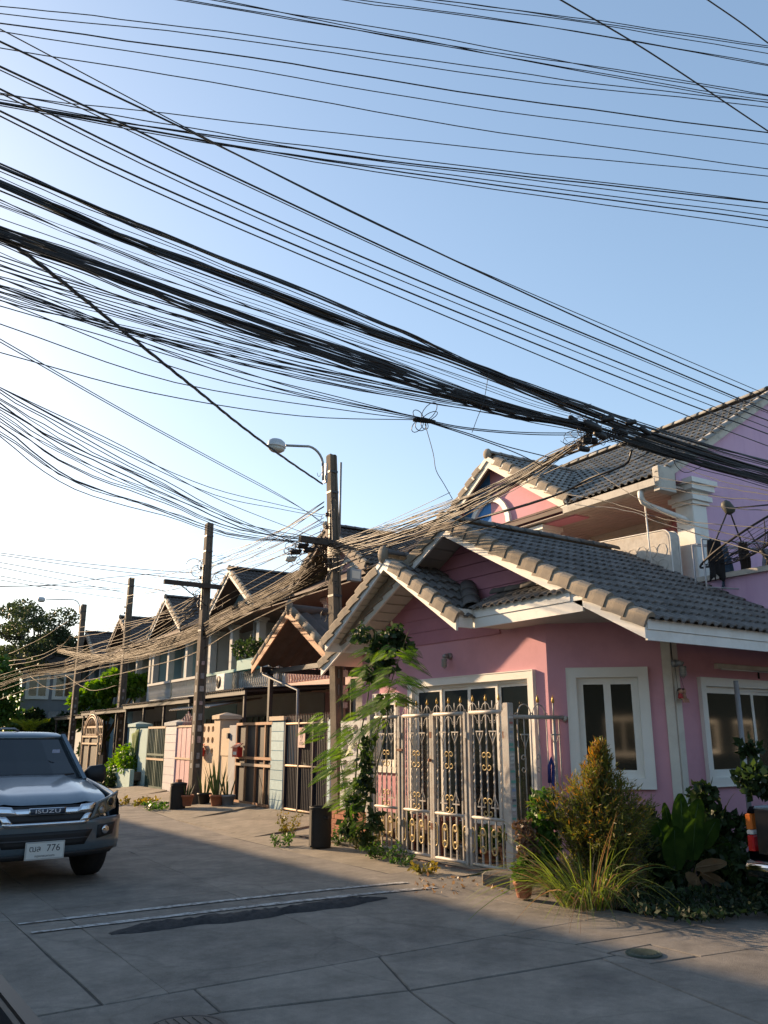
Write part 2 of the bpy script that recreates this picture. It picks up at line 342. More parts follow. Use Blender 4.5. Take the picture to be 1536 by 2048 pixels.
# lumpy asphalt speed hump
m_hump = M('hump_asphalt', (0.038, 0.037, 0.038), 0.95, 0.35, 20, 1.0, 70)
b = MB(); nx, ny = 60, 10; r = random.Random(3); vs = []
hum = [[r.uniform(-1, 1) for j in range(ny+1)] for i in range(nx+1)]
for i in range(nx+1):
    t = i/nx; x = 2.42+2.82*t; yc = 7.60+0.02*math.sin(t*9)-0.0*t; w = 0.145*(1+0.22*math.sin(t*17+1)+0.12*math.sin(t*41))*min(1, 6*t+0.25, 6*(1-t)+0.25)
    for j in range(ny+1):
        s = j/ny*2-1; e = (1-s*s)
        vs.append((x+0.012*hum[i][j], yc+w*s+0.008*hum[(i*3)%nx][j], 0.004+(0.042+0.012*hum[i][(j*3)%ny])*e*min(1, 8*t+0.1, 8*(1-t)+0.1)))
b.add(vs, [(i*(ny+1)+j, (i+1)*(ny+1)+j, (i+1)*(ny+1)+j+1, i*(ny+1)+j+1) for i in range(nx) for j in range(ny)], True)
tag(b.build('speed_hump', m_hump), 'lumpy dark asphalt speed hump along the painted double line', 'speed hump')
# gutter strip and aprons on the right of the street, rising to the gates
def fenceX(y): return 8.55+(y-17)*0.0455
ap = MB(); vs = []; N = 60
for i in range(N+1):
    y = 8.2+(60-8.2)*(i/N)**1.4; x0 = roadX(y)+0.02; xm = x0+0.75; x1 = fenceX(y)+3.5 if y > 12.6 else 7.9
    zz = 0.10 if y > 12.6 else 0.05
    vs += [(x0, y, -0.01), (x0+0.22, y, 0.0), (xm+0.15, y, 0.02), (max(xm+0.3, fenceX(y)-0.35) if y > 12.6 else 7.0, y, zz), (x1, y, zz+0.02)]
ap.add(vs, [(i*5+k, i*5+k+1, (i+1)*5+k+1, (i+1)*5+k) for i in range(N) for k in range(4)])
tag(ap.build('pavement', m_apron), kind='structure')
# sloping concrete ramps up to the gates
def ramp(y0, y1, k=0.35, mat=None):
    b = MB(); xa = roadX((y0+y1)/2)+0.25; xb = fenceX((y0+y1)/2)-0.1
    b.add([(xa,y0-k,0.006),(xa,y1+k,0.006),(xb,y1,0.155),(xb,y0,0.155),(xa,y0-k,-0.03),(xa,y1+k,-0.03),(xb,y1,-0.03),(xb,y0,-0.03)],
          [(0,3,2,1),(0,1,5,4),(1,2,6,5),(3,0,4,7),(2,3,7,6)])
    tag(b.build('gate_ramp', mat or m_apron, fix=True), kind='structure')
ramp(13.6, 16.4); ramp(17.3, 18.9); ramp(23.6, 26.2); ramp(20.9, 23.0)
# plinth under the corner gate and the low kerb stones in front of the planting
pl = MB(); pl.prism([(7.02,7.35,-0.02),(7.02,11.0,-0.02),(7.02,11.0,0.07),(7.04,11.0,0.09),(7.04,7.35,0.12),(7.02,7.35,0.10)], (1.0,0,0))
m_plinth = M('plinth_concrete', (0.30, 0.20, 0.16), 0.9, 0.2, 4, 0.5, 50, dirt=(0.1, 0.08, 0.07), dirtamt=0.7, dscale=4)
yard = MB(); yard.box(7.02, 8.05, 7.0, 12.6, -0.03, 0.04); tag(yard.build('yard_slab', m_plinth), kind='structure')
m_kerbst = M('old_kerb', (0.13, 0.115, 0.095), 0.95, 0.3, 6, 0.7, 40, dirt=(0.05, 0.06, 0.04), dirtamt=0.6, dscale=4)
for i, (x, y, l, rz) in enumerate(((6.78,7.42,0.30,0.35),(6.74,6.98,0.27,0.1),(6.74,6.46,0.23,-0.05))):
    b = MB(); b.bbox(-0.14, 0.14, -l, l, 0, 0.15, 0.03)
    o = b.build('kerb_stone', m_kerbst); o.location = (x, y, -0.01); o.rotation_euler = (0.02*i, 0.03, rz)
    tag(o, ['weathered kerb stone at the foot of the white gate post', 'mossy dark kerb stone under the potted plants', 'dark kerb stone half hidden by the long grass'][i], 'kerb stone', 'kerb stones before the planting')
bed = MB(); bp = [(6.9,5.12),(7.9,5.08),(9,4.95),(14,4.4),(14,6.9),(9.1,6.9),(8.1,7.9),(6.9,7.9),(6.66,6.1)]
sheet('planting_soil', bp, 0.03, m_dirt)['kind'] = 'structure'
# ================================================================== wall, window and roof builders
def V2(p, z=0.0): return Vector((p[0], p[1], z))
def wall(name, P, Q, z0, z1, t, mat, parent, openings=(), inward=None):
    """wall from P to Q with openings (s0, s1, za, zb); thickness t to the inside"""
    P, Q = V2(P), V2(Q); d = (Q-P); L = d.length; d.normalize(); n = Vector((d.y, -d.x, 0)) if inward is None else V2(inward).normalized()
    b = MB()
    def blk(s0, s1, a, c):
        if s1-s0 < 1e-4 or c-a < 1e-4: return
        m = P+d*((s0+s1)/2)+n*(t/2); b.ob((m.x, m.y, (a+c)/2), d*((s1-s0)/2), n*(t/2), (0, 0, (c-a)/2))
    s = 0.0
    for (s0, s1, a, c) in sorted(openings):
        blk(s, s0, z0, z1); blk(s0, s1, z0, a); blk(s0, s1, c, z1); s = s1
    blk(s, L, z0, z1)
    return b.build(name, mat, parent)
def window(parent, P, d, out, s0, s1, za, zb, nl=2, arch=0.09, proud=0.03, casew=0.045, mat=None, kind='casement', name='window', glass=None, curtain=True, push=0.0):
    """surround, frame, leaves with panes; P wall start, d along the wall, out outward normal"""
    mat = mat or m_alu; P = V2(P); d = V2(d).normalized(); o = V2(out).normalized(); Z = Vector((0, 0, 1)); glass = glass or m_glass
    w = part(name, parent)
    def bx(b, a, c, e, f, q0, q1):
        q0 += push; q1 += push
        m = P+d*((a+c)/2)+o*((q0+q1)/2)+Z*((e+f)/2); b.ob(m, d*((c-a)/2), o*((q1-q0)/2), Z*((f-e)/2))
    b = MB(); W_ = arch                                        # mitred surround, proud of the wall
    bx(b, s0, s0+W_, za, zb, -0.02, proud); bx(b, s1-W_, s1, za, zb, -0.02, proud); bx(b, s0+W_, s1-W_, zb-W_, zb, -0.02, proud-0.002)
    if kind != 'door': bx(b, s0+W_, s1-W_, za, za+W_, -0.02, proud-0.002)
    e = 0.012                                                   # bead round the outside
    bx(b, s0-e, s0, za-e, zb+e, -0.02, proud+0.008); bx(b, s1, s1+e, za-e, zb+e, -0.02, proud+0.008); bx(b, s0, s1, zb, zb+e, -0.02, proud+0.007)
    if kind != 'door': bx(b, s0, s1, za-e, za, -0.02, proud+0.007)
    b.build('surround', mat, w)
    i0, i1, k0, k1 = s0+W_, s1-W_, (za+W_ if kind != 'door' else za), zb-W_
    b = MB(); f = 0.04
    bx(b, i0, i0+f, k0, k1, -0.07, -0.01); bx(b, i1-f, i1, k0, k1, -0.07, -0.01); bx(b, i0+f, i1-f, k1-f, k1, -0.072, -0.012); bx(b, i0+f, i1-f, k0, k0+f, -0.072, -0.012)
    b.build('frame', mat, w)
    i0 += f; i1 -= f; k0 += f; k1 -= f; lw = (i1-i0)/nl
    for j in range(nl):
        a, c = i0+j*lw, i0+(j+1)*lw; dz = -0.02 if (kind == 'casement' or j % 2 == 0) else -0.042
        lf = MB(); cw = casew
        bx(lf, a, a+cw, k0, k1, dz-0.02, dz); bx(lf, c-cw, c, k0, k1, dz-0.02, dz); bx(lf, a+cw, c-cw, k1-cw, k1, dz-0.019, dz-0.001); bx(lf, a+cw, c-cw, k0, k0+cw*1.3, dz-0.019, dz-0.001)
        lf.build('leaf', mat, w)
        pn = MB(); bx(pn, a+cw, c-cw, k0+cw*1.3, k1-cw, dz-0.013, dz-0.008); pn.build('pane', glass, w)
    if curtain:
        b = MB(); n = int((i1-i0)/0.045); vs = []
        for j in range(n+1):
            q = P+d*(i0+(i1-i0)*j/n)+o*(-0.16+0.02*math.sin(j*1.9)); vs += [q+Z*k0, q+Z*k1]
        b.add(vs, [(2*j, 2*j+2, 2*j+3, 2*j+1) for j in range(n)], True); b.build('curtain', m_curtain, w)
    return w
# ---- interlocking two-wave roof tile: x across, y up the slope, z out
def tile_mesh(name, w, l, mat, h=0.034, waves=2, lift=0.032):
    prof = []
    for k in range(waves):
        o = k*w/waves; q = w/waves
        prof += [(o, 0), (o+q*.30, 0), (o+q*.42, h*.75), (o+q*.62, h), (o+q*.82, h*.75), (o+q*.94, 0)]
    prof.append((w, 0)); n = len(prof); t = 0.016
    vs = [(x, -0.03, z+lift) for x, z in prof]+[(x, l, z) for x, z in prof]+[(x, -0.03, z+lift-t-0.004) for x, z in prof]
    fs = [(i, i+1, n+i+1, n+i) for i in range(n-1)]+[(2*n+i, 2*n+i+1, i+1, i) for i in range(n-1)]
    fs += [(0, n, 2*n), (n-1, 3*n-1, 2*n-1)]
    me = bpy.data.meshes.new(name); me.from_pydata(vs, [], fs); me.materials.append(mat); me.update(); return me
TW, TL = 0.30, 0.305
ME_TILE = tile_mesh('tile', TW, TL+0.03, m_tile)
ME_OLD = tile_mesh('tile', TW, TL+0.03, m_tile_old, h=0.045, lift=0.05)
def capmesh(name, mat, L=0.34, wd=0.13, drop=0.125, tk=0.035):
    """verge tile: rounded top that turns down over the barge board"""
    prof = [(wd,0.0),(wd,tk*0.7),(wd*0.6,tk+0.022),(0.055,tk+0.02),(0.018,tk-0.002),(0,tk-0.03),(-0.004,-drop),(0.03,-drop),(0.035,-0.01),(0.06,0.0)]
    b = MB(); b.loft([[(x-0.018, 0, z+0.032) for x, z in prof], [(x-0.016, L*0.5, z+0.020) for x, z in prof], [(x, L, z-0.012) for x, z in prof]], True, True, False)
    return b.mesh(name, mat)
ME_CAP = capmesh('verge_tile', m_tile_cap)
def ridgemesh(name, mat, L=0.36, r=0.13):
    b = MB(); rings = []
    for y, k in ((0, 1.06), (L*.12, 1.0), (L, 0.92)):
        out = [(r*k*math.cos(t), y, r*k*0.72*math.sin(t)) for t in [PI*i/8 for i in range(9)]]
        inn = [(x*0.86, y, z*0.86-0.004) for x, _, z in reversed(out)]
        rings.append(out+inn)
    b.loft(rings, True, True, True); return b.mesh(name, mat)
ME_RIDGE = ridgemesh('ridge_tile', m_tile); ME_RIDGE_OLD = ridgemesh('ridge_tile', m_tile_old)
def tiles(parent, P, U, V, nc, nr, me, keep=None, tw=TW, tl=TL, jit=0.004):
    """separate tiles over a slope: P eave corner, U along the eave, V up the slope"""
    U = Vector(U).normalized(); V = Vector(V).normalized(); N = U.cross(V)
    r = random.Random(int(P[0]*100+P[1]*10)); k = 0
    for j in range(nr):
        for i in range(nc):
            if keep and not keep((i+0.5)*tw, (j+0.5)*tl): continue
            p = Vector(P)+U*(i*tw+r.uniform(-jit, jit))+V*(j*tl+r.uniform(-jit, jit))
            inst('tile', me, parent, frame(p+N*r.uniform(0, 0.004), U, V, N)); k += 1
    return k
def tiles_joined(parent, P, U, V, nc, nr, mat, keep=None, tw=TW, tl=TL, name='tile_courses', h=0.03):
    """far slope, courses joined into one part"""
    U = Vector(U).normalized(); V = Vector(V).normalized(); N = U.cross(V); b = MB()
    me = [(0,0),(tw*.16,0),(tw*.22,h*.8),(tw*.33,h),(tw*.44,h*.8),(tw*.5,0)]
    for j in range(nr):
        runs = []; cur = None
        for i in range(nc):
            ok = (not keep) or keep((i+0.5)*tw, (j+0.5)*tl)
            if ok: cur = [i, i] if cur is None else [cur[0], i]
            elif cur: runs.append(cur); cur = None
        if cur: runs.append(cur)
        for (a, c) in runs:
            xs = [(i*tw+q*tw*.5+x, z) for i in range(a, c+1) for q in (0, 1) for x, z in me]
            n = len(xs); p = Vector(P)+V*(j*tl)
            vs = [p+U*x+N*(z+0.03)-V*0.02 for x, z in xs]+[p+U*x+V*(tl+0.02)+N*z for x, z in xs]+[p+U*x+N*(z+0.008)-V*0.02 for x, z in xs]
            b.add(vs, [(i, i+1, n+i+1, n+i) for i in range(n-1)]+[(2*n+i, 2*n+i+1, i+1, i) for i in range(n-1)])
    o = b.build(name, mat, parent); o['kind'] = 'stuff'; return o
def caps(parent, P, V, X, n, me=None, tl=TL):
    """verge tiles up a rake: P foot of the rake, V up slope, X inward along the eave"""
    V = Vector(V).normalized(); X = Vector(X).normalized(); N = X.cross(V)
    if N.z < 0: N = -N
    me = me or ME_CAP
    for j in range(n):
        inst('verge_tile', me, parent, frame(Vector(P)+V*(j*tl+rnd.uniform(-.006, .006))+N*0.012, X, V, N))
def ridges(parent, P, Q, me, up=(0,0,1), step=0.31, name='ridge_tile'):
    P, Q = Vector(P), Vector(Q); d = Q-P; L = d.length; d.normalize(); X = d.cross(Vector(up)).normalized(); Z = X.cross(d)
    for i in range(max(1, int(L/step))): inst(name, me, parent, frame(P+d*(i*step)+Z*rnd.uniform(0, .006), X, d, Z))
# ================================================================== single-storey pink corner house
CH = thing('corner_house', (8.0, 7.9, 0), 'pink single-storey corner house with grey tiled gables and white barge boards', 'house')
WX, WY = 8.0, 6.8                                # street wall plane, side wall plane
C1, C2 = (8.0, 7.9), (9.1, 6.8)                  # chamfered corner
wall('wall', (8.0, 12.35), C1, 0.1, 3.07, 0.15, m_pink, CH, [(1.5, 4.2, 0.42, 2.36), (0.45, 1.05, 1.1, 2.2)], inward=(1,0))
wall('wall', C1, C2, 0.0, 3.07, 0.15, m_pink, CH, [(0.33, 1.16, 1.07, 2.36)], inward=(1,1))
wall('wall', C2, (13.5, 6.8), 0.0, 3.07, 0.15, m_pink, CH, [(0.6, 3.1, 1.08, 2.26)], inward=(0,1))
wall('wall', (8.15, 12.35), (11.4, 12.35), 0.0, 3.07, 0.15, m_pink, CH, inward=(0,-1))
b = MB(); b.box(8.3, 13.2, 7.9, 12.1, 0.05, 0.4); b.build('floor', m_apron, CH)
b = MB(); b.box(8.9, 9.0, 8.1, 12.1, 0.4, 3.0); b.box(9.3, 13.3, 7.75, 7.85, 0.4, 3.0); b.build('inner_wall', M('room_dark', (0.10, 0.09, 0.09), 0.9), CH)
# sliding door to the street, windows
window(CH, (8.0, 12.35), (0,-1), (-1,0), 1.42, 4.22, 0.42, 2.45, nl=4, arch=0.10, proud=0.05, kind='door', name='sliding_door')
window(CH, (8.0, 12.35), (0,-1), (-1,0), 0.40, 1.10, 1.05, 2.28, nl=1, arch=0.09, proud=0.04, name='window')
window(CH, C1, (1,-1), (-1,-1), 0.245, 1.245, 0.98, 2.45, nl=2, arch=0.115, proud=0.05)
window(CH, C2, (1,0), (0,-1), 0.52, 2.98, 0.99, 2.34, nl=2, arch=0.10, proud=0.05, kind='slide')
# corner board (two faces) with a slim downpipe line between
b = MB(); d1 = Vector((1,-1,0)).normalized(); n1 = Vector((-1,-1,0)).normalized()
q = V2(C2); b.ob(q-d1*0.055+n1*0.012+Vector((0,0,1.55)), d1*0.055, n1*0.012, (0,0,1.5)); b.box(9.1+0.008, 9.1+0.12, 6.775, 6.802, 0.05, 3.05)
b.build('corner_board', m_cream, CH)
b = MB(); b.tube([(9.098, 6.772, 3.04), (9.098, 6.772, 2.52)], 0.006, 6); b.build('lamp_cable', m_black, CH)
# ceilings and eaves boards
b = MB(); b.box(8.001, 13.5, 6.62, 12.3, 3.045, 3.065); b.box(7.44, 8.0, 6.62, 8.66, 3.045, 3.065)
b.build('ceiling', m_soffit, CH)
MS = 0.525; EY, EZ, RY, RZ = 5.82, 2.84, 9.29, 2.84+0.525*(9.29-5.82)      # main roof: eave, ridge
mv = Vector((0, RY-EY, RZ-EZ)).normalized(); ML = math.hypot(RY-EY, RZ-EZ)
XF, XE = 7.40, 11.42
RF = part('main_roof', CH)
b = MB(); N = Vector((0, -mv.z, mv.y)); t = 0.05
def slopebox(b, x0, x1, P_, Q_, t):
    """sloping slab between two (y, z) lines"""
    b.prism([(x0, P_[0], P_[1]), (x0, Q_[0], Q_[1]), (x0, Q_[0], Q_[1]-t), (x0, P_[0], P_[1]-t)], (x1-x0, 0, 0))
slopebox(b, XF+0.03, XE, (EY+0.03, EZ), (RY, RZ), 0.04); slopebox(b, XF+0.03, XE, (2*RY-EY-0.03, EZ), (RY, RZ), 0.04)
b.build('deck', m_soffit, RF, fix=True)
ncol = int((XE-XF-0.12)/TW)+1
tiles(RF, (XF+0.10, EY-0.04, EZ-0.02+0.006), (1,0,0), mv, ncol, 13, ME_TILE)
mvl = Vector((0, -(RY-EY), RZ-EZ)).normalized()
tiles_joined(RF, (XE, 2*RY-EY+0.04, EZ-0.014), (-1,0,0), mvl, ncol, 13, m_tile)
caps(RF, (XF-0.02, EY-0.05, EZ-0.03), mv, (1,0,0), 13)
caps(RF, (XF-0.02, 2*RY-EY+0.05, EZ-0.03), mvl, (1,0,0), 13)
ridges(RF, (XF+0.02, RY, RZ+0.03), (XE, RY, RZ+0.03), ME_RIDGE)
b = MB(); b.ball((XF+0.0, RY, RZ+0.045), 0.12, 10, 6, (0.6, 1, 0.9)); b.build('ridge_end', m_tile_cap, RF)
# barge boards: main gable
def barge(parent, X, y0, z0, y1, z1, w=0.22, t=0.035, mat=None, out=-1):
    b = MB(); b.prism([(X, y0, z0), (X, y1, z1), (X, y1, z1-w), (X, y0, z0-w)], (t, 0, 0)); o = b.build('barge_board', mat or m_white, parent, fix=True)
    b = MB(); b.prism([(X-0.014, y0, z0), (X-0.014, y1, z1), (X-0.014, y1, z1-w*0.42), (X-0.014, y0, z0-w*0.42)], (0.013, 0, 0)); b.build('barge_trim', mat or m_white, parent, fix=True)
    return o
barge(CH, XF, EY, EZ, RY, RZ); barge(CH, XF, 2*RY-EY, EZ, RY+0.001, RZ)
b = MB(); b.box(XF+0.036, 13.6, EY, EY+0.03, EZ-0.235, EZ-0.12); b.box(XF+0.036, 13.6, EY-0.014, EY+0.03, EZ-0.117, EZ-0.005); b.build('fascia', m_white, CH)
# sloping soffit boards under the rake and the eave
def soffit(parent, x0, x1, P_, Q_, n, drop):
    for i in range(n):
        a, c = i/n, (i+1)/n-0.012; b = MB()
        p = (P_[0]+(Q_[0]-P_[0])*a, P_[1]+(Q_[1]-P_[1])*a-drop); q = (P_[0]+(Q_[0]-P_[0])*c, P_[1]+(Q_[1]-P_[1])*c-drop)
        slopebox(b, x0, x1, p, q, 0.012); b.build('soffit_board', m_soffit, parent, fix=True)
SF = part('soffit', CH)
soffit(SF, XF+0.036, 8.0, (6.72, EZ+(6.72-EY)*MS), (RY, RZ), 12, 0.06)
soffit(SF, XF+0.036, 8.0, (2*RY-6.72, EZ+(6.72-EY)*MS), (RY, RZ), 12, 0.06)
soffit(SF, XF+0.036, 13.5, (EY+0.03, EZ+0.02), (WY-0.12, EZ+(WY-0.12-EY)*MS), 4, 0.2)
# gable siding: separate boards, clipped to the roof line
def siding(parent, X, yl, yr, zfun, z0, z1, h, mat):
    GS = part('gable_siding', parent); z = z0
    while z < z1:
        zt = min(z+h-0.008, z1); pts = []
        ya, yb = yl, yr
        def span(zz):
            ys_ = [yl+(yr-yl)*k/200 for k in range(201)]; ok = [y for y in ys_ if zfun(y) >= zz]
            return (ok[0], ok[-1]) if ok else None
        s0, s1 = span(z), span(zt)
        if s0 and s1 and s1[1]-s1[0] > 0.03:
            b = MB(); b.prism([(X, s0[0], z), (X, s0[1], z), (X+0.006, s1[1], zt), (X+0.006, s1[0], zt)], (0.03, 0, 0)); b.build('board', mat, GS, fix=True)
        z += h
    return GS
mz = lambda y: EZ+MS*(y-EY)-0.08 if y <= RY else EZ+MS*(2*RY-y-EY)-0.08
b = MB(); b.prism([(8.02, 6.9, 3.07), (8.02, 11.7, 3.07), (8.02, RY, RZ-0.1)], (0.1,0,0)); b.build('gable_wall', m_pinkdk, CH, fix=True)
siding(CH, 7.985, 6.75, 11.8, mz, 3.07, 4.6, 0.205, m_pinkdk)
# ---- small front gable
SX, SY, SZ, SHW, SS = 7.10, 10.39, 4.28, 1.73, 0.64      # plane, ridge y, ridge z, half width, slope
SR = part('porch_roof', CH); sv = Vector((0, 1, SS)).normalized(); svl = Vector((0, -1, SS)).normalized(); SEZ = SZ-SS*SHW
b = MB(); slopebox(b, SX+0.03, 8.03, (SY-SHW+0.02, SEZ), (SY, SZ), 0.04); slopebox(b, SX+0.03, 8.03, (SY+SHW-0.02, SEZ), (SY, SZ), 0.04); b.build('deck', m_soffit, SR, fix=True)
# back of the porch roof runs into the main roof
bk = MB(); slopebox(bk, 8.03, 9.4, (SY-0.75, SZ-0.75*SS), (SY, SZ), 0.04); slopebox(bk, 8.03, 8.6, (SY+SHW, SEZ), (SY, SZ), 0.04); bk.build('deck', m_soffit, SR, fix=True)
nr = int(math.hypot(SHW, SHW*SS)/TL)
tiles(SR, (SX+0.10, SY-SHW-0.03, SEZ-0.014), (1,0,0), sv, 3, nr, ME_TILE)
tiles(SR, (8.0, SY+SHW+0.03, SEZ-0.014), (-1,0,0), svl, 3, nr, ME_TILE)
caps(SR, (SX-0.02, SY-SHW-0.04, SEZ-0.03), sv, (1,0,0), nr); caps(SR, (SX-0.02, SY+SHW+0.04, SEZ-0.03), svl, (1,0,0), nr)
ridges(SR, (SX+0.02, SY, SZ+0.03), (8.3, SY, SZ+0.03), ME_RIDGE)
b = MB(); b.ball((SX+0.0, SY, SZ+0.04), 0.12, 10, 6, (0.6, 1, 1.2)); b.build('ridge_end', m_tile_cap, SR)
barge(CH, SX, SY-SHW, SEZ, SY, SZ, 0.20); barge(CH, SX, SY+SHW, SEZ, SY+0.001, SZ, 0.20)
soffit(SF, SX+0.036, 8.0, (SY+SHW-0.02, SEZ+0.01), (SY, SZ), 14, 0.06); soffit(SF, SX+0.036, 8.0, (SY-SHW+0.02, SEZ+0.01), (SY, SZ), 14, 0.06)
sz_ = lambda y: SZ-SS*abs(y-SY)-0.08
siding(CH, 7.975, SY-SHW+0.1, SY+SHW-0.1, sz_, 3.0, 4.25, 0.20, m_pinkdk)
b = MB(); b.prism([(8.0, SY-1.6, 3.07), (8.0, SY+1.6, 3.07), (8.0, SY, SZ-0.1)], (0.015,0,0)); b.build('gable_wall', m_pinkdk, CH, fix=True)
# left eave return of the porch roof
b = MB(); b.box(SX+0.036, 8.0, SY+SHW-0.03, SY+SHW, SEZ-0.20, SEZ-0.005); b.build('fascia', m_white, CH)
# ---- pent roof at the foot of the main gable
PE = 3.29; PR = part('pent_roof', CH); pvv = Vector((1, 0, 0.5)).normalized()
b = MB(); b.prism([(XF+0.04, 6.85, PE-0.04), (8.03, 7.45, PE+0.275), (8.03, 9.2, PE+0.275), (XF+0.02, 9.2, PE-0.04)], (0,0,-0.04)); b.build('deck', m_soffit, PR, fix=True)
tiles(PR, (XF-0.03, 8.72, PE-0.03), (0,-1,0), pvv, 6, 2, ME_TILE, tl=0.30, keep=lambda x, v: x < (1.85 if v < 0.3 else 1.3))
ridges(PR, (7.93, 8.75, PE+0.25), (7.93, 7.42, PE+0.25), ME_RIDGE, name='flashing_tile')
va = Vector((7.45, 8.72, PE+0.02)); vb = Vector((7.97, 9.42, PE+0.50)); ridges(PR, va, vb, ME_RIDGE, name='flashing_tile')
b = MB(); b.box(XF, XF+0.03, 6.68, 8.66, PE-0.27, PE-0.135); b.box(XF-0.014, XF+0.03, 6.86, 8.66, PE-0.132, PE-0.01)
b.build('fascia', m_white, CH)
b = MB(); b.box(SX+0.036, XF-0.016, 8.64, 8.67, PE-0.27, PE-0.135); b.box(SX+0.036, XF-0.016, 8.626, 8.67, PE-0.132, PE-0.02); b.build('fascia', m_white, CH)
b = MB(); b.box(SX+0.04, 7.44, 8.672, 8.74, 3.03, 3.045); b.build('soffit_return', m_soffit, CH)
# cage lamp on the corner board, tube light over the side window
def cage_lamp(p, out, label):
    t = thing('wall_lamp', p, label, 'lamp', 'caged wall lamps on the corner house'); p = Vector(p); o = Vector(out).normalized()
    b = MB(); b.cyl(p, p+o*0.05, 0.05, 0.045, 12); b.tube([p+o*0.04, p+o*0.10, p+o*0.125+Vector((0,0,-0.02))], [0.036, 0.036, 0.04], 10); b.build('base', m_steel, t)
    c = p+o*0.125; b = MB(); b.lathe([(0.018,-0.17),(0.034,-0.155),(0.038,-0.06),(0.036,-0.04)], c, 12); b.build('glass_jar', M('jar_glass', (0.35, 0.35, 0.32), 0.15, 0.05), t)
    b = MB()
    for z in (-0.06, -0.09, -0.12, -0.15): b.tube([c+Vector((0.047*math.cos(a), 0.047*math.sin(a), z)) for a in [2*PI*i/12 for i in range(13)]], 0.004, 5)
    for k in range(4): a = k*PI/2; b.tube([c+Vector((0.047*math.cos(a), 0.047*math.sin(a), -0.04)), c+Vector((0.047*math.cos(a), 0.047*math.sin(a), -0.155)), c+Vector((0, 0, -0.19))], 0.004, 5)
    b.build('cage', m_steel, t)
cage_lamp((9.10, 6.775, 2.50), (0.3,-1,0), 'grey caged wall lamp on the white corner board')
cage_lamp((8.0, 9.9, 2.77), (-1,0,0), 'grey caged wall lamp under the small front gable')
t = thing('tube_light', (10.02, 6.8, 2.52), 'long fluorescent tube fitting above the side window', 'lamp')
b = MB(); b.bbox(10.0, 11.35, 6.74, 6.80, 2.475, 2.545, 0.008); b.build('housing', m_cream, t)
b = MB(); b.cyl((10.06,6.72,2.47),(11.3,6.72,2.47),0.013,n=8); b.build('tube', M('tube_glass', (0.6,0.6,0.57), 0.2), t)
b = MB(); b.box(11.0,11.02,6.78,6.80,2.38,2.475); b.build('pull_switch', m_black, t)
# pair of small clay dolls hanging under the lamp
t = thing('hanging_dolls', (9.14, 6.70, 2.1), 'two small clay dolls on a swing hanging under the wall lamp', 'ornament')
b = MB(); b.box(9.06, 9.23, 6.67, 6.72, 2.04, 2.055); b.build('swing_seat', M('doll_wood', (0.3,0.25,0.16), 0.8), t)
b = MB(); b.cyl((9.065,6.695,2.05),(9.10,6.74,2.44),0.0025,n=5); b.cyl((9.225,6.695,2.05),(9.19,6.74,2.34),0.0025,n=5); b.build('string', m_black, t)
for i, (x, cc) in enumerate(((9.095,(0.42,0.05,0.05)),(9.165,(0.34,0.2,0.13)))):
    b = MB(); b.lathe([(0.012,0),(0.034,0.01),(0.028,0.055),(0.012,0.075)], (x,6.695,2.055), 10); b.build('doll_body', M('doll_dress%d' % i, cc, 0.7), t)
    b = MB(); b.ball((x,6.69,2.15), 0.032, 10, 6); b.build('doll_head', M('doll_skin', (0.5,0.27,0.18), 0.6), t)
    b = MB(); b.ball((x,6.70,2.163), 0.034, 10, 5, (1.05,1,0.8)); b.build('doll_hair', M('doll_hair', (0.06,0.04,0.03), 0.7), t)
    for s in (-1, 1):
        b = MB(); b.tube([(x+s*0.012,6.685,2.06),(x+s*0.014,6.65,2.055),(x+s*0.02,6.64,2.01)], 0.008, 6); b.build('doll_leg', MATS['doll_skin'], t)
# steel post with stickers in front of the side window
t = thing('steel_post', (9.68, 6.3, 0), 'grey steel post with pasted stickers before the side window', 'post')
b = MB(); b.cyl((9.69,6.3,0),(9.70,6.3,2.28),0.031,0.031,14); b.build('pipe', M('post_grey', (0.25,0.25,0.26), 0.6, 0.15, 6), t)
for i in range(6):
    z = 0.95+i*0.10; b = MB(); a0 = -2.6+0.2*math.sin(i*2); b.loft([[(9.69+0.0325*math.cos(a0+k*0.18), 6.3+0.0325*math.sin(a0+k*0.18), z+h) for k in range(9)] for h in (0, 0.075)], False, False, True)
    b.build('sticker', M('sticker%d' % (i % 3), [(0.6,0.58,0.52),(0.5,0.25,0.22),(0.55,0.55,0.6)][i % 3], 0.7, 0.35, 60), t)

# brown tiled plinth and clutter behind the gate
b = MB(); b.box(7.955, 7.998, 7.95, 12.3, 0.12, 0.44); b.build('plinth', M('brown_tile', (0.10,0.055,0.04), 0.5, 0.2, 5), CH)
b = MB(); b.bbox(7.62, 7.95, 8.2, 10.9, 0.115, 0.27, 0.01); b.build('door_step', M('brown_step', (0.14,0.075,0.05), 0.6, 0.2, 4), CH)
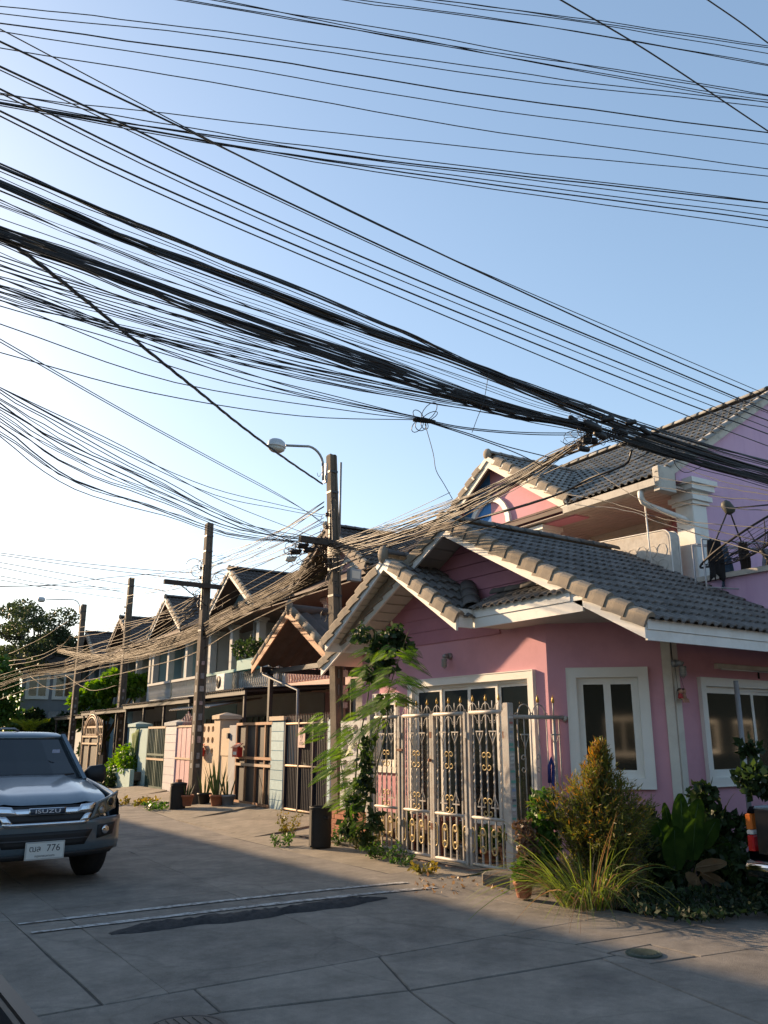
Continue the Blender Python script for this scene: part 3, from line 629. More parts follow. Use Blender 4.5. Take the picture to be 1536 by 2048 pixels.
# ================================================================== the row of two-storey houses behind
TH = math.radians(2.6)
TR = Matrix.Translation((11.2, 12.49, 0)) @ Matrix.Rotation(-TH, 4, 'Z')
def R3(a, u, z=0.0): return TR @ Vector((a, u, z))
def RD(a, u, z=0.0): return TR.to_3x3() @ Vector((a, u, z))
m_gutter = M('stained_gutter', (0.52, 0.49, 0.43), 0.7, 0.12, 3, dirt=(0.12, 0.11, 0.09), dirtamt=0.8, dscale=3)
m_wood = M('soffit_wood', (0.13, 0.095, 0.078), 0.75, 0.12, 4)
def slab2(name, pts, vec, mat, parent, T=TR):
    b = MB(T); b.prism(pts, vec); return b.build(name, mat, parent, fix=True)
def column(parent, a, u, z0, z1, w, mat, name='column'):
    b = MB(TR); b.bbox(a-w/2, a+w/2, u-w/2, u+w/2, z0, z1-0.42, 0.012); c = b.build(name, mat, parent)
    b = MB(TR)
    for (k, za, zb) in ((0.035, z1-0.42, z1-0.36), (0.075, z1-0.357, z1-0.27), (0.03, z1-0.267, z1-0.19), (0.11, z1-0.187, z1-0.09), (0.15, z1-0.087, z1)):
        b.box(a-w/2-k, a+w/2+k, u-w/2-k, u+w/2+k, za, zb)
    b.build('capital', mat, c); return c
def gable_roof(parent, uc, zr, hw, sl, depth, tilemat, trim, tl_sep=None, bar=0.26, verge=True):
    """front gable with ridge running back; returns roof part"""
    rf = part('front_gable_roof', parent); ez = zr-hw*sl
    for s in (-1, 1):
        slab2('deck', [(0.03,uc+s*hw,ez),(0.03,uc,zr),(0.03,uc,zr-0.05),(0.03,uc+s*hw,ez-0.05)], (depth,0,0), m_wood, rf)
        P = R3(0.08 if s < 0 else depth, uc+s*(hw+0.03), ez-0.01); V = RD(0, -s, sl); U = RD(1 if s < 0 else -1, 0)
        L = math.hypot(hw, hw*sl); nr_ = int(L/TL)+1; nc = int(depth/TW)
        if tl_sep and s < 0: tiles(rf, P, U, V, nc, nr_, tl_sep, keep=lambda x, v: v < L)
        else: tiles_joined(rf, P, U, V, nc, nr_, tilemat, keep=lambda x, v: v < L)
        if verge:
            X = RD(1, 0, 0); V_ = RD(0, -s, sl)
            caps(rf, R3(-0.02, uc+s*(hw+0.03), ez-0.02), V_, X, nr_-1)
        bb = MB(TR); w = bar; bb.prism([(0.0,uc+s*hw,ez-0.01),(0.0,uc,zr-0.01),(0.0,uc,zr-0.01-w),(0.0,uc+s*hw,ez-0.01-w)], (0.04,0,0)); bb.build('barge_board', trim, parent, fix=True)
        bb = MB(TR); bb.prism([(-0.03,uc+s*hw,ez-0.012),(-0.03,uc,zr-0.012),(-0.03,uc,zr-0.012-w*.4),(-0.03,uc+s*hw,ez-0.012-w*.4)], (0.029,0,0)); bb.build('barge_trim', trim, parent, fix=True)
    ridges(rf, R3(0.0, uc, zr+0.03), R3(depth, uc, zr+0.03), ME_RIDGE_OLD if tilemat is m_tile_old else ME_RIDGE)
    b = MB(TR); b.ball((0.0, uc, zr+0.04), 0.12, 10, 6, (0.6,1,1)); b.build('ridge_end', m_tile_cap, rf)
    return rf
def arc_band(b, a, uc, zc, r0, r1, t0, t1, thick, n=14):
    vs = []
    for i in range(n+1):
        t = t0+(t1-t0)*i/n
        for r in (r0, r1):
            for aa in (a-thick, a): vs.append((aa, uc+r*math.cos(t), zc+r*math.sin(t)))
    fs = []
    for i in range(n):
        k = 4*i; m = k+4; fs += [(k, m, m+2, k+2), (k+1, k+3, m+3, m+1), (k, k+1, m+1, m), (k+2, m+2, m+3, k+3)]
    fs += [(0,2,3,1), (4*n, 4*n+1, 4*n+3, 4*n+2)]
    b.add(vs, fs)
# ---- corner two-storey house -----------------------------------------------------------------
TS = thing('pink_townhouse', tuple(R3(1.0, -4.2, 0)), 'two-storey pink end house, shaded walls toned lavender, with old tiled roof and blue front gable', 'house')
b = MB(TR); b.prism([(1.15,-4.3,0),(7.2,-4.3,0),(7.2,-4.3,5.50),(3.4,-4.3,7.88),(0.5,-4.3,5.95),(0.5,-4.3,5.72),(1.15,-4.3,5.72)], (0,0.16,0)); b.build('side_wall', m_pinksky, TS, fix=True)
b = MB(TR); b.box(2.0, 2.15, -4.13, -2.72, 0, 5.6); b.box(2.0, 2.15, -2.72, -1.28, 0, 4.3); b.box(2.0,2.15,-2.72,-1.28,5.42,5.6); b.box(2.0,2.15,-1.28,3.6,0,5.6); b.build('front_wall', m_pink, TS)
b = MB(TR); b.box(7.0, 7.15, -4.1, 3.6, 0, 5.5); b.box(2.2,7.0,3.45,3.6,0,7.0); b.build('rear_wall', m_pinksky, TS)
w = window(TS, tuple(R3(2.0,-1.28,0)[:2]), tuple(RD(0,-1)[:2]), tuple(RD(-1,0)[:2]), 0.0, 1.44, 4.3, 5.42, nl=4, arch=0.06, proud=0.03, mat=m_cream, glass=glassmat('pale_glass', (0.10,0.13,0.14), 0.08), curtain=False)
b = MB(TR); b.box(1.90,2.0,-2.95,-1.05,5.42,5.6); b.box(1.86,1.99,-3.02,-0.98,5.50,5.62); b.build('window_hood', m_cream, TS)
b = MB(TR); b.box(0.05, 2.0, -4.3, -2.3, 5.60, 5.63)
for i in range(13): b.box(0.05+i*0.15, 0.185+i*0.15, -4.28, -0.2, 5.585, 5.599)
b.build('soffit', M('pale_soffit', (0.46,0.40,0.36), 0.75, 0.1, 4), TS)
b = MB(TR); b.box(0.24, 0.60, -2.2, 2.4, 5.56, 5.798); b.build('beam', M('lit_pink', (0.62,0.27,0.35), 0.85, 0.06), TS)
column(TS, 0.98, -4.17, 2.9, 5.78, 0.36, m_white); column(TS, 0.42, -1.14, 2.9, 5.555, 0.24, m_white); column(TS, 0.42, 1.6, 2.9, 5.555, 0.24, m_white)
GW = lambda s0, s1, mat, nm: slab2(nm, [(0.3, s0, 5.80), (0.3, s1, 5.80)]+([(0.3, s1, 7.28-0.65*abs(s1))] if abs(s1) > 1e-6 else [(0.3,0,7.28)])+([(0.3, 0, 7.28)] if s0*s1 < 0 else [])+[(0.3, s0, 7.28-0.65*abs(s0))], (0.14,0,0), mat, TS)
GW(-2.0, 0.3, m_pink, 'gable_panel'); GW(0.301, 2.0, m_blue, 'gable_panel')
b = MB(TR); arc_band(b, 0.30, 0.32, 5.86, 0.56, 0.68, 0, PI, 0.07); b.build('arch_moulding', m_white, TS)
b = MB(TR); arc_band(b, 0.30, 0.32, 5.86, 1.05, 1.22, 0.1, 1.2, 0.03); b.build('arch_band', m_pinkdk, TS)
gable_roof(TS, 0.0, 7.33, 2.25, 0.65, 2.9, m_tile_old, m_cream, ME_OLD)
RZ2 = 7.95; msl = (RZ2-5.74)/3.4; mr_ = part('main_roof', TS)
slab2('deck', [(0.02,-4.36,5.70),(3.4,-4.36,RZ2-0.04),(3.4,-4.36,RZ2-0.09),(0.02,-4.36,5.64)], (0,8.0,0), m_wood, mr_)
slab2('deck', [(7.3,-4.36,5.40),(3.4,-4.36,RZ2-0.04),(3.4,-4.36,RZ2-0.09),(7.3,-4.36,5.35)], (0,8.0,0), m_wood, mr_)
mvv = Vector((1,0,msl)).normalized(); LL = math.hypot(3.4, 3.4*msl)
def keepm(x, v):
    u = 3.64-x; a = v*mvv.x; zc = 5.72+a*msl; hid = 7.33-0.65*abs(u)
    return not (abs(u) < 2.3 and hid > zc+0.05)
tiles(mr_, R3(-0.03, 3.64, 5.70), RD(0,-1), RD(mvv.x,0,mvv.z), 27, int(LL/TL)+1, ME_OLD, keep=lambda x, v: keepm(x, v) and v < LL and x > 2.0)
ridges(mr_, R3(3.4,-4.36,RZ2+0.03), R3(3.4,3.6,RZ2+0.03), ME_RIDGE_OLD)
slab2('rake_trim', [(-0.02,-4.40,5.78),(3.4,-4.40,RZ2+0.06),(7.3,-4.40,5.42),(7.3,-4.40,5.22),(3.4,-4.40,RZ2-0.17),(-0.02,-4.40,5.55)], (0,0.09,0), m_gutter, mr_)
vP = R3(0.02, -2.27, 5.84)
b = MB(TR); b.tube([(0.0,-2.25,5.78),(2.3,-0.05,7.33)], 0.07, 8); b.build('valley_tile', m_tile_dk, mr_)
b = MB(TR); b.prism([(-0.16,-4.4,5.52),(-0.03,-4.4,5.50),(-0.03,-4.4,5.64),(-0.045,-4.4,5.64),(-0.045,-4.4,5.53),(-0.15,-4.4,5.54),(-0.15,-4.4,5.64),(-0.17,-4.4,5.64)], (0,2.1,0)); b.build('gutter', m_gutter, TS, fix=True)
b = MB(TR); b.bbox(-0.10,0.3,-4.46,-4.31,5.44,5.86,0.02); b.build('eave_end', m_gutter, TS)
b = MB(TR); b.tube([(-0.1,-4.05,5.52),(-0.1,-4.05,5.40),(-0.06,-4.05,5.33),(0.1,-4.06,5.28),(0.72,-4.2,5.12),(0.82,-4.24,5.06)], 0.05, 10); b.build('downpipe', m_white, TS)
b = MB(TR); b.cyl((0.1,-3.95,5.3),(0.2,-3.9,4.1),0.014,n=6); b.build('conduit', m_white, TS)
b = MB(TR); b.cyl((1.98,-0.3,5.3),(1.98,-0.3,5.3),0.01)
# balcony deck and parapet over the corner house
DK = thing('roof_terrace', (11.42, 7.8, 2.7), 'pink terrace wall, toned lavender for sky shade, with weathered white coping behind the grey roof', 'terrace')
b = MB(); b.box(11.42, 11.56, 5.6, 13.2, 2.7, 3.94); b.box(11.56, 16.5, 5.6, 5.74, 2.7, 3.94); b.build('parapet', m_pinksky, DK)
b = MB(); b.box(11.36, 11.62, 5.54, 13.2, 3.942, 4.02); b.box(11.62, 16.5, 5.54, 5.80, 3.942, 4.02); b.build('coping', m_gutter, DK)
b = MB(); b.box(11.57, 16.5, 5.75, 8.2, 3.05, 3.2); b.box(11.57, 13.2, 8.2, 13.2, 3.05, 3.2); b.build('deck_slab', m_apron, DK)
b = MB(); b.box(13.5, 13.65, 5.8, 6.9, 0, 3.05); b.build('support_wall', m_pinksky, DK)
# mattress stood on its edge on the balcony
mt = M('mattress_cloth', (0.50,0.47,0.42), 0.9, 0.12, 9, 0.5, 25, dirt=(0.36,0.26,0.16), dirtamt=0.6, dscale=2)
MT = thing('mattress', tuple(R3(0.42,-3.3,3.2)), 'old quilted mattress standing on its long edge on the balcony', 'mattress')
def rrect(u0, u1, z0, z1, r, n=5):
    pts = []
    for (cu, cz, t0) in ((u1-r, z1-r, 0), (u0+r, z1-r, PI/2), (u0+r, z0+r, PI), (u1-r, z0+r, 1.5*PI)):
        for i in range(n+1): t = t0+PI/2*i/n; pts.append((cu+r*math.cos(t), cz+r*math.sin(t)))
    return pts
def matt(off): return rrect(-4.23+off, -2.35-off, 3.22+off, 4.93-off, 0.14)
b = MB(TR); b.loft([[(a, u, z+0.05*(u+3.2)) for u, z in matt(o)] for a, o in ((0.30,0.03),(0.315,0.0),(0.50,0.0),(0.515,0.03))], True, True, False); b.build('body', mt, MT)
b = MB(TR)
for k, a in enumerate((0.305, 0.51)): b.tube([(a, u, z+0.05*(u+3.2)) for u, z in matt(-0.006)+matt(-0.006)[:1]], 0.011, 6)
b.build('piping', m_white, MT)
b = MB(TR)
for i in range(8):
    for j in range(6):
        u0 = -4.05+i*0.21; z0 = 3.4+j*0.24; pts = [(0.298, u0+0.105*math.cos(t), z0+0.12*math.sin(t)*(1 if (i+j) % 2 else 0.8)+0.05*(u0+3.2)) for t in [2*PI*k/10 for k in range(11)]]
        b.tube(pts, 0.006, 4)
b.build('quilting', mt, MT)
# ---- satellite dish on the terrace
DI = thing('satellite_dish', (12.3, 6.6, 3.2), 'large dark mesh satellite dish above the terrace wall', 'satellite dish')
rt3, up3 = Vector(_rt), Vector(_up); fw3 = Vector(_fw)
dc = Vector(atD(1500, 1072, 12.6)); ax = (-0.47*rt3+0.80*up3+0.36*fw3).normalized()
e1 = ax.cross(fw3).normalized(); e2 = ax.cross(e1); Rr = 0.86
m_mesh = M('dish_mesh', (0.028,0.026,0.025), 0.6, 0.2, 10, metal=0.3)
b = MB(); b.tube([dc+(e1*math.cos(t)+e2*math.sin(t))*Rr for t in [2*PI*i/36 for i in range(37)]], 0.017, 6); b.build('rim', m_mesh, DI)
for k in range(20):
    t = 2*PI*k/20; d = e1*math.cos(t)+e2*math.sin(t); b = MB(); b.tube([dc+d*(Rr*s)-ax*(0.26*(1-s*s)) for s in (0.08,0.3,0.55,0.8,1.0)], 0.007, 5); b.build('rib', m_mesh, DI)
for j in range(9):
    s_ = 0.12+0.1*j; b = MB(); b.tube([dc+(e1*math.cos(t)+e2*math.sin(t))*(Rr*s_)-ax*(0.26*(1-s_*s_)) for t in [2*PI*i/32 for i in range(33)]], 0.0045, 4); b.build('mesh_ring', m_mesh, DI)
lp = dc+ax*0.52
for k in range(3):
    t = 0.4+2*PI*k/3; b = MB(); b.cyl(dc+(e1*math.cos(t)+e2*math.sin(t))*Rr, lp, 0.012, n=6); b.build('feed_leg', m_mesh, DI)
b = MB(); b.tube([lp-ax*0.09, lp-ax*0.05, lp+ax*0.08, lp+ax*0.13], [0.05, 0.085, 0.08, 0.05], 12); b.build('feed_horn', M('feed_cap', (0.07,0.07,0.055), 0.6), DI)
b = MB(); b.tube([dc-ax*0.26, dc-ax*0.45, Vector((dc.x+0.05, dc.y, 3.6)), Vector((dc.x+0.05, dc.y, 3.2))], 0.035, 8); b.build('mast', m_mesh, DI)
# ---- clothes rack with washing
rk = Vector((12.0, 7.0, 3.2)); RK = thing('clothes_rack', tuple(rk), 'metal clothes drying rack on the terrace', 'clothes rack')
m_rack = M('rack_steel', (0.35,0.35,0.36), 0.4, 0.1, 6, metal=0.5)
pA, pB = Vector(atD(1412,1160,12.4)), Vector(atD(1590,1150,12.9)); zt = atD(1408,1073,12.4)[2]
pA.z = 3.2; pB.z = 3.2; dd = (pB-pA); off = Vector((0.25,0.35,0))
for q in (pA, pA+off, pB, pB+off):
    b = MB(); b.cyl(q, Vector((q.x,q.y,zt)), 0.014, n=8); b.build('upright', m_rack, RK)
for (o_, z) in ((0,zt),(1,zt),(0.5,zt-0.03),(0,3.75)):
    b = MB(); b.cyl(Vector((pA.x,pA.y,z))+off*o_, Vector((pB.x,pB.y,z))+off*o_, 0.011, n=8); b.build('rail', m_rack, RK)
def garment(s, o_, w, h, mat, label, kind):
    t = pA+dd*s+off*o_; ud = dd.normalized(); z1 = zt-0.03*(o_ == 0.5); b = MB(); nU, nV = 10, 10; r = random.Random(int(s*100)); vs = []
    nn = Vector((-ud.y, ud.x, 0))
    for j in range(nV+1):
        v = j/nV; ww = w*(0.45+0.55*min(1, v*1.6)) if kind == 'shirt' else w*(0.8+0.2*v)
        for i in range(nU+1):
            x = i/nU-0.5; z = z1+0.012-h*v*(1+0.06*math.sin(i*1.7))
            split = (abs(x) < 0.08 and v > 0.5 and kind == 'trousers')
            q = t+ud*(x*ww)+nn*(0.022*math.sin(i*2.1+j*0.5)+0.03*(v if i % 2 else 0)); vs.append((q.x, q.y, z+(0.12 if split else 0)))
    b.add(vs, [(j*(nU+1)+i, j*(nU+1)+i+1, (j+1)*(nU+1)+i+1, (j+1)*(nU+1)+i) for j in range(nV) for i in range(nU)], True)
    bm_o = b.build('garment', mat); md = bm_o.modifiers.new('thickness', 'SOLIDIFY'); md.thickness = 0.008
    tag(bm_o, label, 'garment', 'washing on the terrace rack')
garment(0.13, 0, 0.30, 0.62, M('cloth_black', (0.02,0.02,0.022), 0.95), 'black trousers hanging at the left end of the rack', 'trousers')
garment(0.30, 0.5, 0.24, 0.66, M('cloth_denim', (0.07,0.11,0.17), 0.95, 0.2, 20), 'faded denim garment hanging between two black ones', 'shirt')
garment(0.45, 0, 0.20, 0.55, M('cloth_dark', (0.03,0.022,0.02), 0.95), 'narrow dark garment in the middle of the rack', 'trousers')
garment(0.80, 0.5, 0.32, 0.55, M('cloth_stripe', (0.22,0.22,0.25), 0.95, 0.3, 12), 'grey folded garment at the right end of the rack', 'shirt')
# ---- further houses of the row ---------------------------------------------------------------
m_rooftrim = [None, M('trim_pink', (0.55,0.42,0.38), 0.7), M('trim_white', (0.58,0.57,0.52), 0.7, dirt=(0.3,0.27,0.22), dirtamt=0.5), None, None]
m_lblue = M('pale_blue_render', (0.27,0.43,0.50), 0.85, 0.07, 1.2, dirt=(0.2,0.3,0.33), dirtamt=0.4)
m_teal = M('teal_paint', (0.03,0.22,0.24), 0.6, 0.1, 3)
m_pale = M('pale_render', (0.40,0.42,0.42), 0.85, 0.07, 1.2, dirt=(0.32,0.33,0.3), dirtamt=0.4)
m_rosy = M('rosy_render', (0.55,0.33,0.33), 0.85, 0.07, 1.2)
m_sheet = M('corrugated_sheet', (0.05,0.044,0.04), 0.7, 0.25, 4, metal=0.2, dirt=(0.16,0.10,0.06), dirtamt=0.5, dscale=3)
m_sheetlt = M('pale_corrugated_sheet', (0.32,0.30,0.27), 0.7, 0.2, 4, dirt=(0.16,0.10,0.06), dirtamt=0.5, dscale=3)
ME_BAL = {}
def balcony(parent, u0, u1, z, mat, railmat, n):
    bl = part('balcony', parent)
    b = MB(TR); b.box(0.45, 1.9, u0, u1, z-0.16, z); b.build('floor_slab', mat, bl)
    b = MB(TR); b.box(0.46, 0.62, u0, u1, z+0.68, z+0.78); b.box(0.48,0.60,u0,u1,z+0.002,z+0.06); b.build('handrail', railmat, bl)
    if mat.name not in ME_BAL:
        q = MB(); q.lathe([(0.03,0),(0.045,0.03),(0.045,0.06),(0.025,0.10),(0.055,0.24),(0.05,0.30),(0.022,0.42),(0.03,0.50),(0.045,0.56),(0.045,0.62)], (0,0,0), 8); ME_BAL[mat.name] = q.mesh('baluster', mat)
    for i in range(n): inst('baluster', ME_BAL[mat.name], bl, Matrix.Translation(R3(0.54, u0+(u1-u0)*(i+0.5)/n, z+0.06)))
    return bl
def carport(parent, u0, u1, a0, a1, z0, z1, mat, posts, beam=True, corr=0.15):
    """sloping corrugated sheet on steel posts"""
    cp = part('carport', parent); b = MB(TR); n = int((u1-u0)/corr)*4; vs = []
    for i in range(n+1):
        u = u0+(u1-u0)*i/n; dz = 0.022*math.sin(2*PI*i/4)
        vs += [(a0, u, z0+dz), (a1, u, z1+dz), (a0, u, z0+dz-0.012), (a1, u, z1+dz-0.012)]
    fs = []
    for i in range(n):
        k = 4*i; fs += [(k, k+4, k+5, k+1), (k+2, k+3, k+7, k+6), (k, k+2, k+6, k+4)]
    b.add(vs, fs); b.build('roof_sheet', mat, cp)
    if beam:
        b = MB(TR); b.box(a0+0.05, a0+0.11, u0+0.02, u1-0.02, z0-0.15, z0-0.04); b.build('front_beam', m_dkmetal, cp)
        for k in range(int((u1-u0)/0.9)+1):
            u = u0+0.1+k*0.9; b = MB(TR); b.prism([(a0+0.12,u,z0-0.09),(a1,u,z1-0.09),(a1,u,z1-0.03),(a0+0.12,u,z0-0.03)], (0,0.04,0)); b.build('rafter', m_dkmetal, cp, fix=True)
    for u in posts:
        b = MB(TR); b.box(a0+0.1, a0+0.17, u-0.035, u+0.035, 0.1, z0-0.15); b.build('post', m_dkmetal, cp)
    return cp
def row_house(k, wallm, colm, gabm, gabm2, label, bal=True, trim=None):
    uc = 7.3*k; t = thing('townhouse', tuple(R3(1.5, uc, 0)), label, 'house', 'two-storey houses along the row')
    b = MB(TR); b.box(2.0, 6.8, uc-3.6, uc+3.6, 0, 5.6); b.build('wall', wallm, t)
    b = MB(TR); b.box(0.95, 2.0, uc-3.6, uc+3.6, 2.95, 3.10); b.build('upper_floor', wallm, t)
    for s in (-3.5, -0.12, 3.38):
        b = MB(TR); b.box(1.0, 2.0, uc+s, uc+s+0.12, 3.1, 5.58); b.build('party_wall', wallm, t)
    b = MB(TR); b.prism([(0.8,uc-2.0,5.84),(0.8,uc+0.0,5.84),(0.8,uc,7.24),(0.8,uc-2.0,5.95)], (0.14,0,0)); b.build('gable_panel', gabm, t, fix=True)
    b = MB(TR); b.prism([(0.8,uc+0.001,5.84),(0.8,uc+2.0,5.84),(0.8,uc+2.0,5.95),(0.8,uc+0.001,7.24)], (0.14,0,0)); b.build('gable_panel', gabm2, t, fix=True)
    b = MB(TR); arc_band(b, 0.80, uc, 5.86, 0.56, 0.68, 0, PI, 0.06); b.build('arch_moulding', m_white, t)
    b = MB(TR); b.box(0.55,0.95,uc-3.6,uc+3.6,5.58,5.84); b.build('beam', colm, t)
    b = MB(TR); b.box(0.05,2.0,uc-3.6,uc+3.6,5.55,5.578); b.build('soffit', m_wood, t)
    for u in (-3.4, -1.2, 1.2, 3.4): column(t, 0.8, uc+u, 2.95, 5.80, 0.26, colm)
    for u in (-2.3, 2.3, 0.0):
        wd = 1.3 if u else 1.0
        window(t, tuple(R3(2.0,uc+u+wd/2,0)[:2]), tuple(RD(0,-1)[:2]), tuple(RD(-1,0)[:2]), 0, wd, 3.9 if u else 3.3, 5.1, nl=2, arch=0.07, mat=m_cream if k % 2 else m_alu, curtain=False, push=0.08)
    tr = trim or m_wood
    gable_roof(t, uc, 7.35, 2.25, 0.65, 3.0, m_tile_dk, tr)
    rf = part('main_roof', t); zr = 7.62; sl = (zr-5.74)/3.1
    slab2('deck', [(0.02,uc-3.62,5.70),(3.1,uc-3.62,zr-0.04),(3.1,uc-3.62,zr-0.09),(0.02,uc-3.62,5.64)], (0,7.26,0), m_wood, rf)
    slab2('deck', [(6.9,uc-3.62,5.40),(3.1,uc-3.62,zr-0.04),(3.1,uc-3.62,zr-0.09),(6.9,uc-3.62,5.35)], (0,7.26,0), m_wood, rf)
    mv_ = Vector((1,0,sl)).normalized(); L_ = math.hypot(3.1, 3.1*sl)
    def kp(x, v):
        u = 3.62-x; return v < L_ and not (abs(u) < 2.2 and 7.35-0.65*abs(u) > 5.74+v*mv_.z+0.05)
    tiles_joined(rf, R3(-0.03, uc+3.62, 5.70), RD(0,-1), RD(mv_.x,0,mv_.z), 24, int(L_/TL)+1, m_tile_dk, keep=kp)
    ridges(rf, R3(3.1,uc-3.6,zr+0.03), R3(3.1,uc+3.6,zr+0.03), ME_RIDGE)
    if bal:
        balcony(t, uc+0.1, uc+3.3, 3.1, colm, m_teal if k == 2 else colm, 18); balcony(t, uc-3.3, uc-0.1, 3.1, colm, colm, 18)
    return t
H1 = row_house(1, m_rosy, M('peach_column', (0.60,0.42,0.36), 0.8, 0.06, 2), m_pale, m_rosy, 'two-storey rosy house with white arched gable behind the copper-edged carport')
m_roww = M('dull_white', (0.46,0.47,0.46), 0.8, 0.08, 2, dirt=(0.26,0.25,0.22), dirtamt=0.6, dscale=2)
H2 = row_house(2, m_pale, m_roww, m_pale, m_lblue, 'two-storey white and pale blue house with teal balcony planter', trim=m_rooftrim[2])
H3 = row_house(3, m_lblue, m_roww, m_lblue, m_pale, 'two-storey pale blue house between the second and third street poles', trim=m_rooftrim[2])
H4 = row_house(4, m_pale, m_roww, m_lblue, m_lblue, 'two-storey pale house behind the third street pole', bal=False)
H5 = row_house(5, m_lblue, m_pale, m_pale, m_pale, 'farthest two-storey house of the row behind the green bushes', bal=False)
H6 = row_house(6, m_pale, m_roww, m_lblue, m_pale, 'small far house of the row left of the fourth pole', bal=False)
H7 = row_house(7, m_pale, m_roww, m_pale, m_pale, 'most distant house of the row under the big tree', bal=False)
# ground-floor fronts: dark recesses with panels and doors
for (H_, k) in ((H1,1),(H2,2),(H3,3),(H4,4),(H5,5)):
    uc = 7.3*k
    for s in (-1.8, 1.8):
        b = MB(TR); b.box(1.9, 1.999, uc+s-1.1, uc+s+1.1, 0.15, 2.3); d_ = b.build('folding_door', M('door_%d' % k, [(0.1,0.1,0.1),(0.30,0.30,0.28),(0.045,0.09,0.085),(0.16,0.2,0.2),(0.12,0.12,0.12),(0.12,0.12,0.12)][k], 0.6, 0.15, 4), H_)
        for q in range(5):
            b = MB(TR); b.box(1.87, 1.899, uc+s-1.1+q*0.55-0.02, uc+s-1.1+q*0.55+0.02, 0.15, 2.3); b.build('mullion', m_dkmetal, d_)
# carports
carport(H1, 7.3-0.2, 7.3+3.5, -2.35, 1.0, 2.78, 3.0, m_sheet, (7.3+0.0, 7.3+3.4))
carport(H2, 14.6-3.6, 14.6+3.6, -2.45, 1.0, 2.70, 3.05, m_sheet, (14.6-3.4, 14.6-1.0, 14.6+1.2, 14.6+3.4))
carport(H3, 21.9-3.6, 21.9+3.6, -2.3, 1.0, 2.62, 3.0, m_sheet, (21.9-2.0, 21.9+1.0, 21.9+3.4))
carport(H4, 29.2-3.6, 29.2+3.6, -2.0, 1.0, 2.55, 2.9, m_sheet, (29.2-3.4, 29.2+0.0, 29.2+3.4))
# awning strip of the second house, pale edge
carport(H1, 7.3+1.2, 7.3+4.6, -2.7, -1.2, 2.36, 2.62, m_sheetlt, (), beam=False)
# gabled carport with copper barge boards next to the corner house
m_cop = M('copper_barge', (0.42,0.18,0.075), 0.6, 0.15, 4, dirt=(0.2,0.12,0.08), dirtamt=0.5)
m_fib = M('fibre_sheet', (0.085,0.065,0.055), 0.8, 0.2, 4, dirt=(0.1,0.08,0.07), dirtamt=0.6, dscale=4)
CX, CY, CZ = 8.28, 15.66, 4.20; CS = 0.625; CW = 1.66
CPG = thing('carport', (8.3, 15.66, 0.1), 'gabled carport with copper coloured barge boards over the dark blue gate', 'carport')
for s in (-1, 1):
    b = MB(); n = 44; vs = []
    for i in range(n+1):
        x = CX+(3.2)*i/n; dz = 0.028*math.sin(i*PI/2)
        vs += [(x, CY+s*CW, CZ-CS*CW+dz), (x, CY, CZ+dz), (x, CY+s*CW, CZ-CS*CW+dz-0.014), (x, CY, CZ+dz-0.014)]
    b.add(vs, [f for i in range(n) for f in ((4*i,4*i+4,4*i+5,4*i+1),(4*i+2,4*i+3,4*i+7,4*i+6))]+[(0,1,3,2)]); b.build('roof_sheet', m_fib, CPG, fix=True)
    b = MB(); b.prism([(CX-0.03,CY+s*(CW+.02),CZ-CS*(CW+.02)-0.02),(CX-0.03,CY,CZ-0.02),(CX-0.03,CY,CZ-0.18),(CX-0.03,CY+s*(CW+.02),CZ-CS*(CW+.02)-0.18)], (0.03,0,0)); b.build('barge_board', m_cop, CPG, fix=True)
    nn = 5
    for j in range(nn):                                         # rolled verge pieces
        s0, s1 = j/nn, (j+1)/nn+0.03; p0 = Vector((CX+0.03, CY+s*CW*(1-s0), CZ-CS*CW*(1-s0)+0.03)); p1 = Vector((CX+0.03, CY+s*CW*(1-s1), CZ-CS*CW*(1-s1)+0.03))
        b = MB(); b.tube([p0, p1], [0.088, 0.076], 10); b.build('verge_piece', m_tile_cap, CPG)
    b = MB(); b.box(CX+0.2, 11.4, CY+s*CW-0.03, CY+s*CW+0.03, CZ-CS*CW-0.16, CZ-CS*CW-0.04); b.build('beam', m_dkmetal, CPG)
    for x in (CX+0.35, 11.2):
        b = MB(); b.box(x, x+0.09, CY+s*(CW-0.12)-0.045, CY+s*(CW-0.12)+0.045, 0.1, CZ-CS*CW-0.14); b.build('post', m_dkmetal, CPG)
b = MB(); b.box(CX+0.35, CX+0.42, CY-CW, CY+CW, CZ-CS*CW-0.20, CZ-CS*CW-0.1); b.build('tie_beam', m_dkmetal, CPG)
for x in (CX+0.02, CX+1.0, CX+2.0): b = MB(); b.cyl((x, CY, CZ+0.02), (x+0.9, CY, CZ+0.02), 0.11, 0.1, 10); b.build('ridge_tile', m_fib, CPG)
b = MB(); b.ball((CX, CY, CZ+0.05), 0.12, 10, 6, (0.7,0.8,1.5)); b.build('finial', m_tile_cap, CPG)
b = MB(); b.tube([(CX+0.3,CY+CW+0.06,CZ-CS*CW-0.05),(CX+0.3,CY+CW+0.06,CZ-CS*CW-0.2),(CX+0.35,CY+CW-1.5,2.55),(CX+0.35,CY+CW-1.52,0.2)], 0.035, 8); b.build('downpipe', m_steel, CPG)
# back wall of pale panels under it
NB = thing('panel_wall', (11.0, 15.4, 0.1), 'pale panelled wall with dark posts under the gabled carport', 'wall')
for i in range(7):
    b = MB(); y = 12.75+i*0.66; b.box(10.95, 11.0, y, y+0.62, 0.12, 2.85); b.build('panel', M('panel_grey', (0.34,0.32,0.29), 0.8, 0.1, 3), NB)
    b = MB(); b.box(10.90, 11.02, y+0.622, y+0.658, 0.12, 2.95); b.build('stud', m_dkmetal, NB)
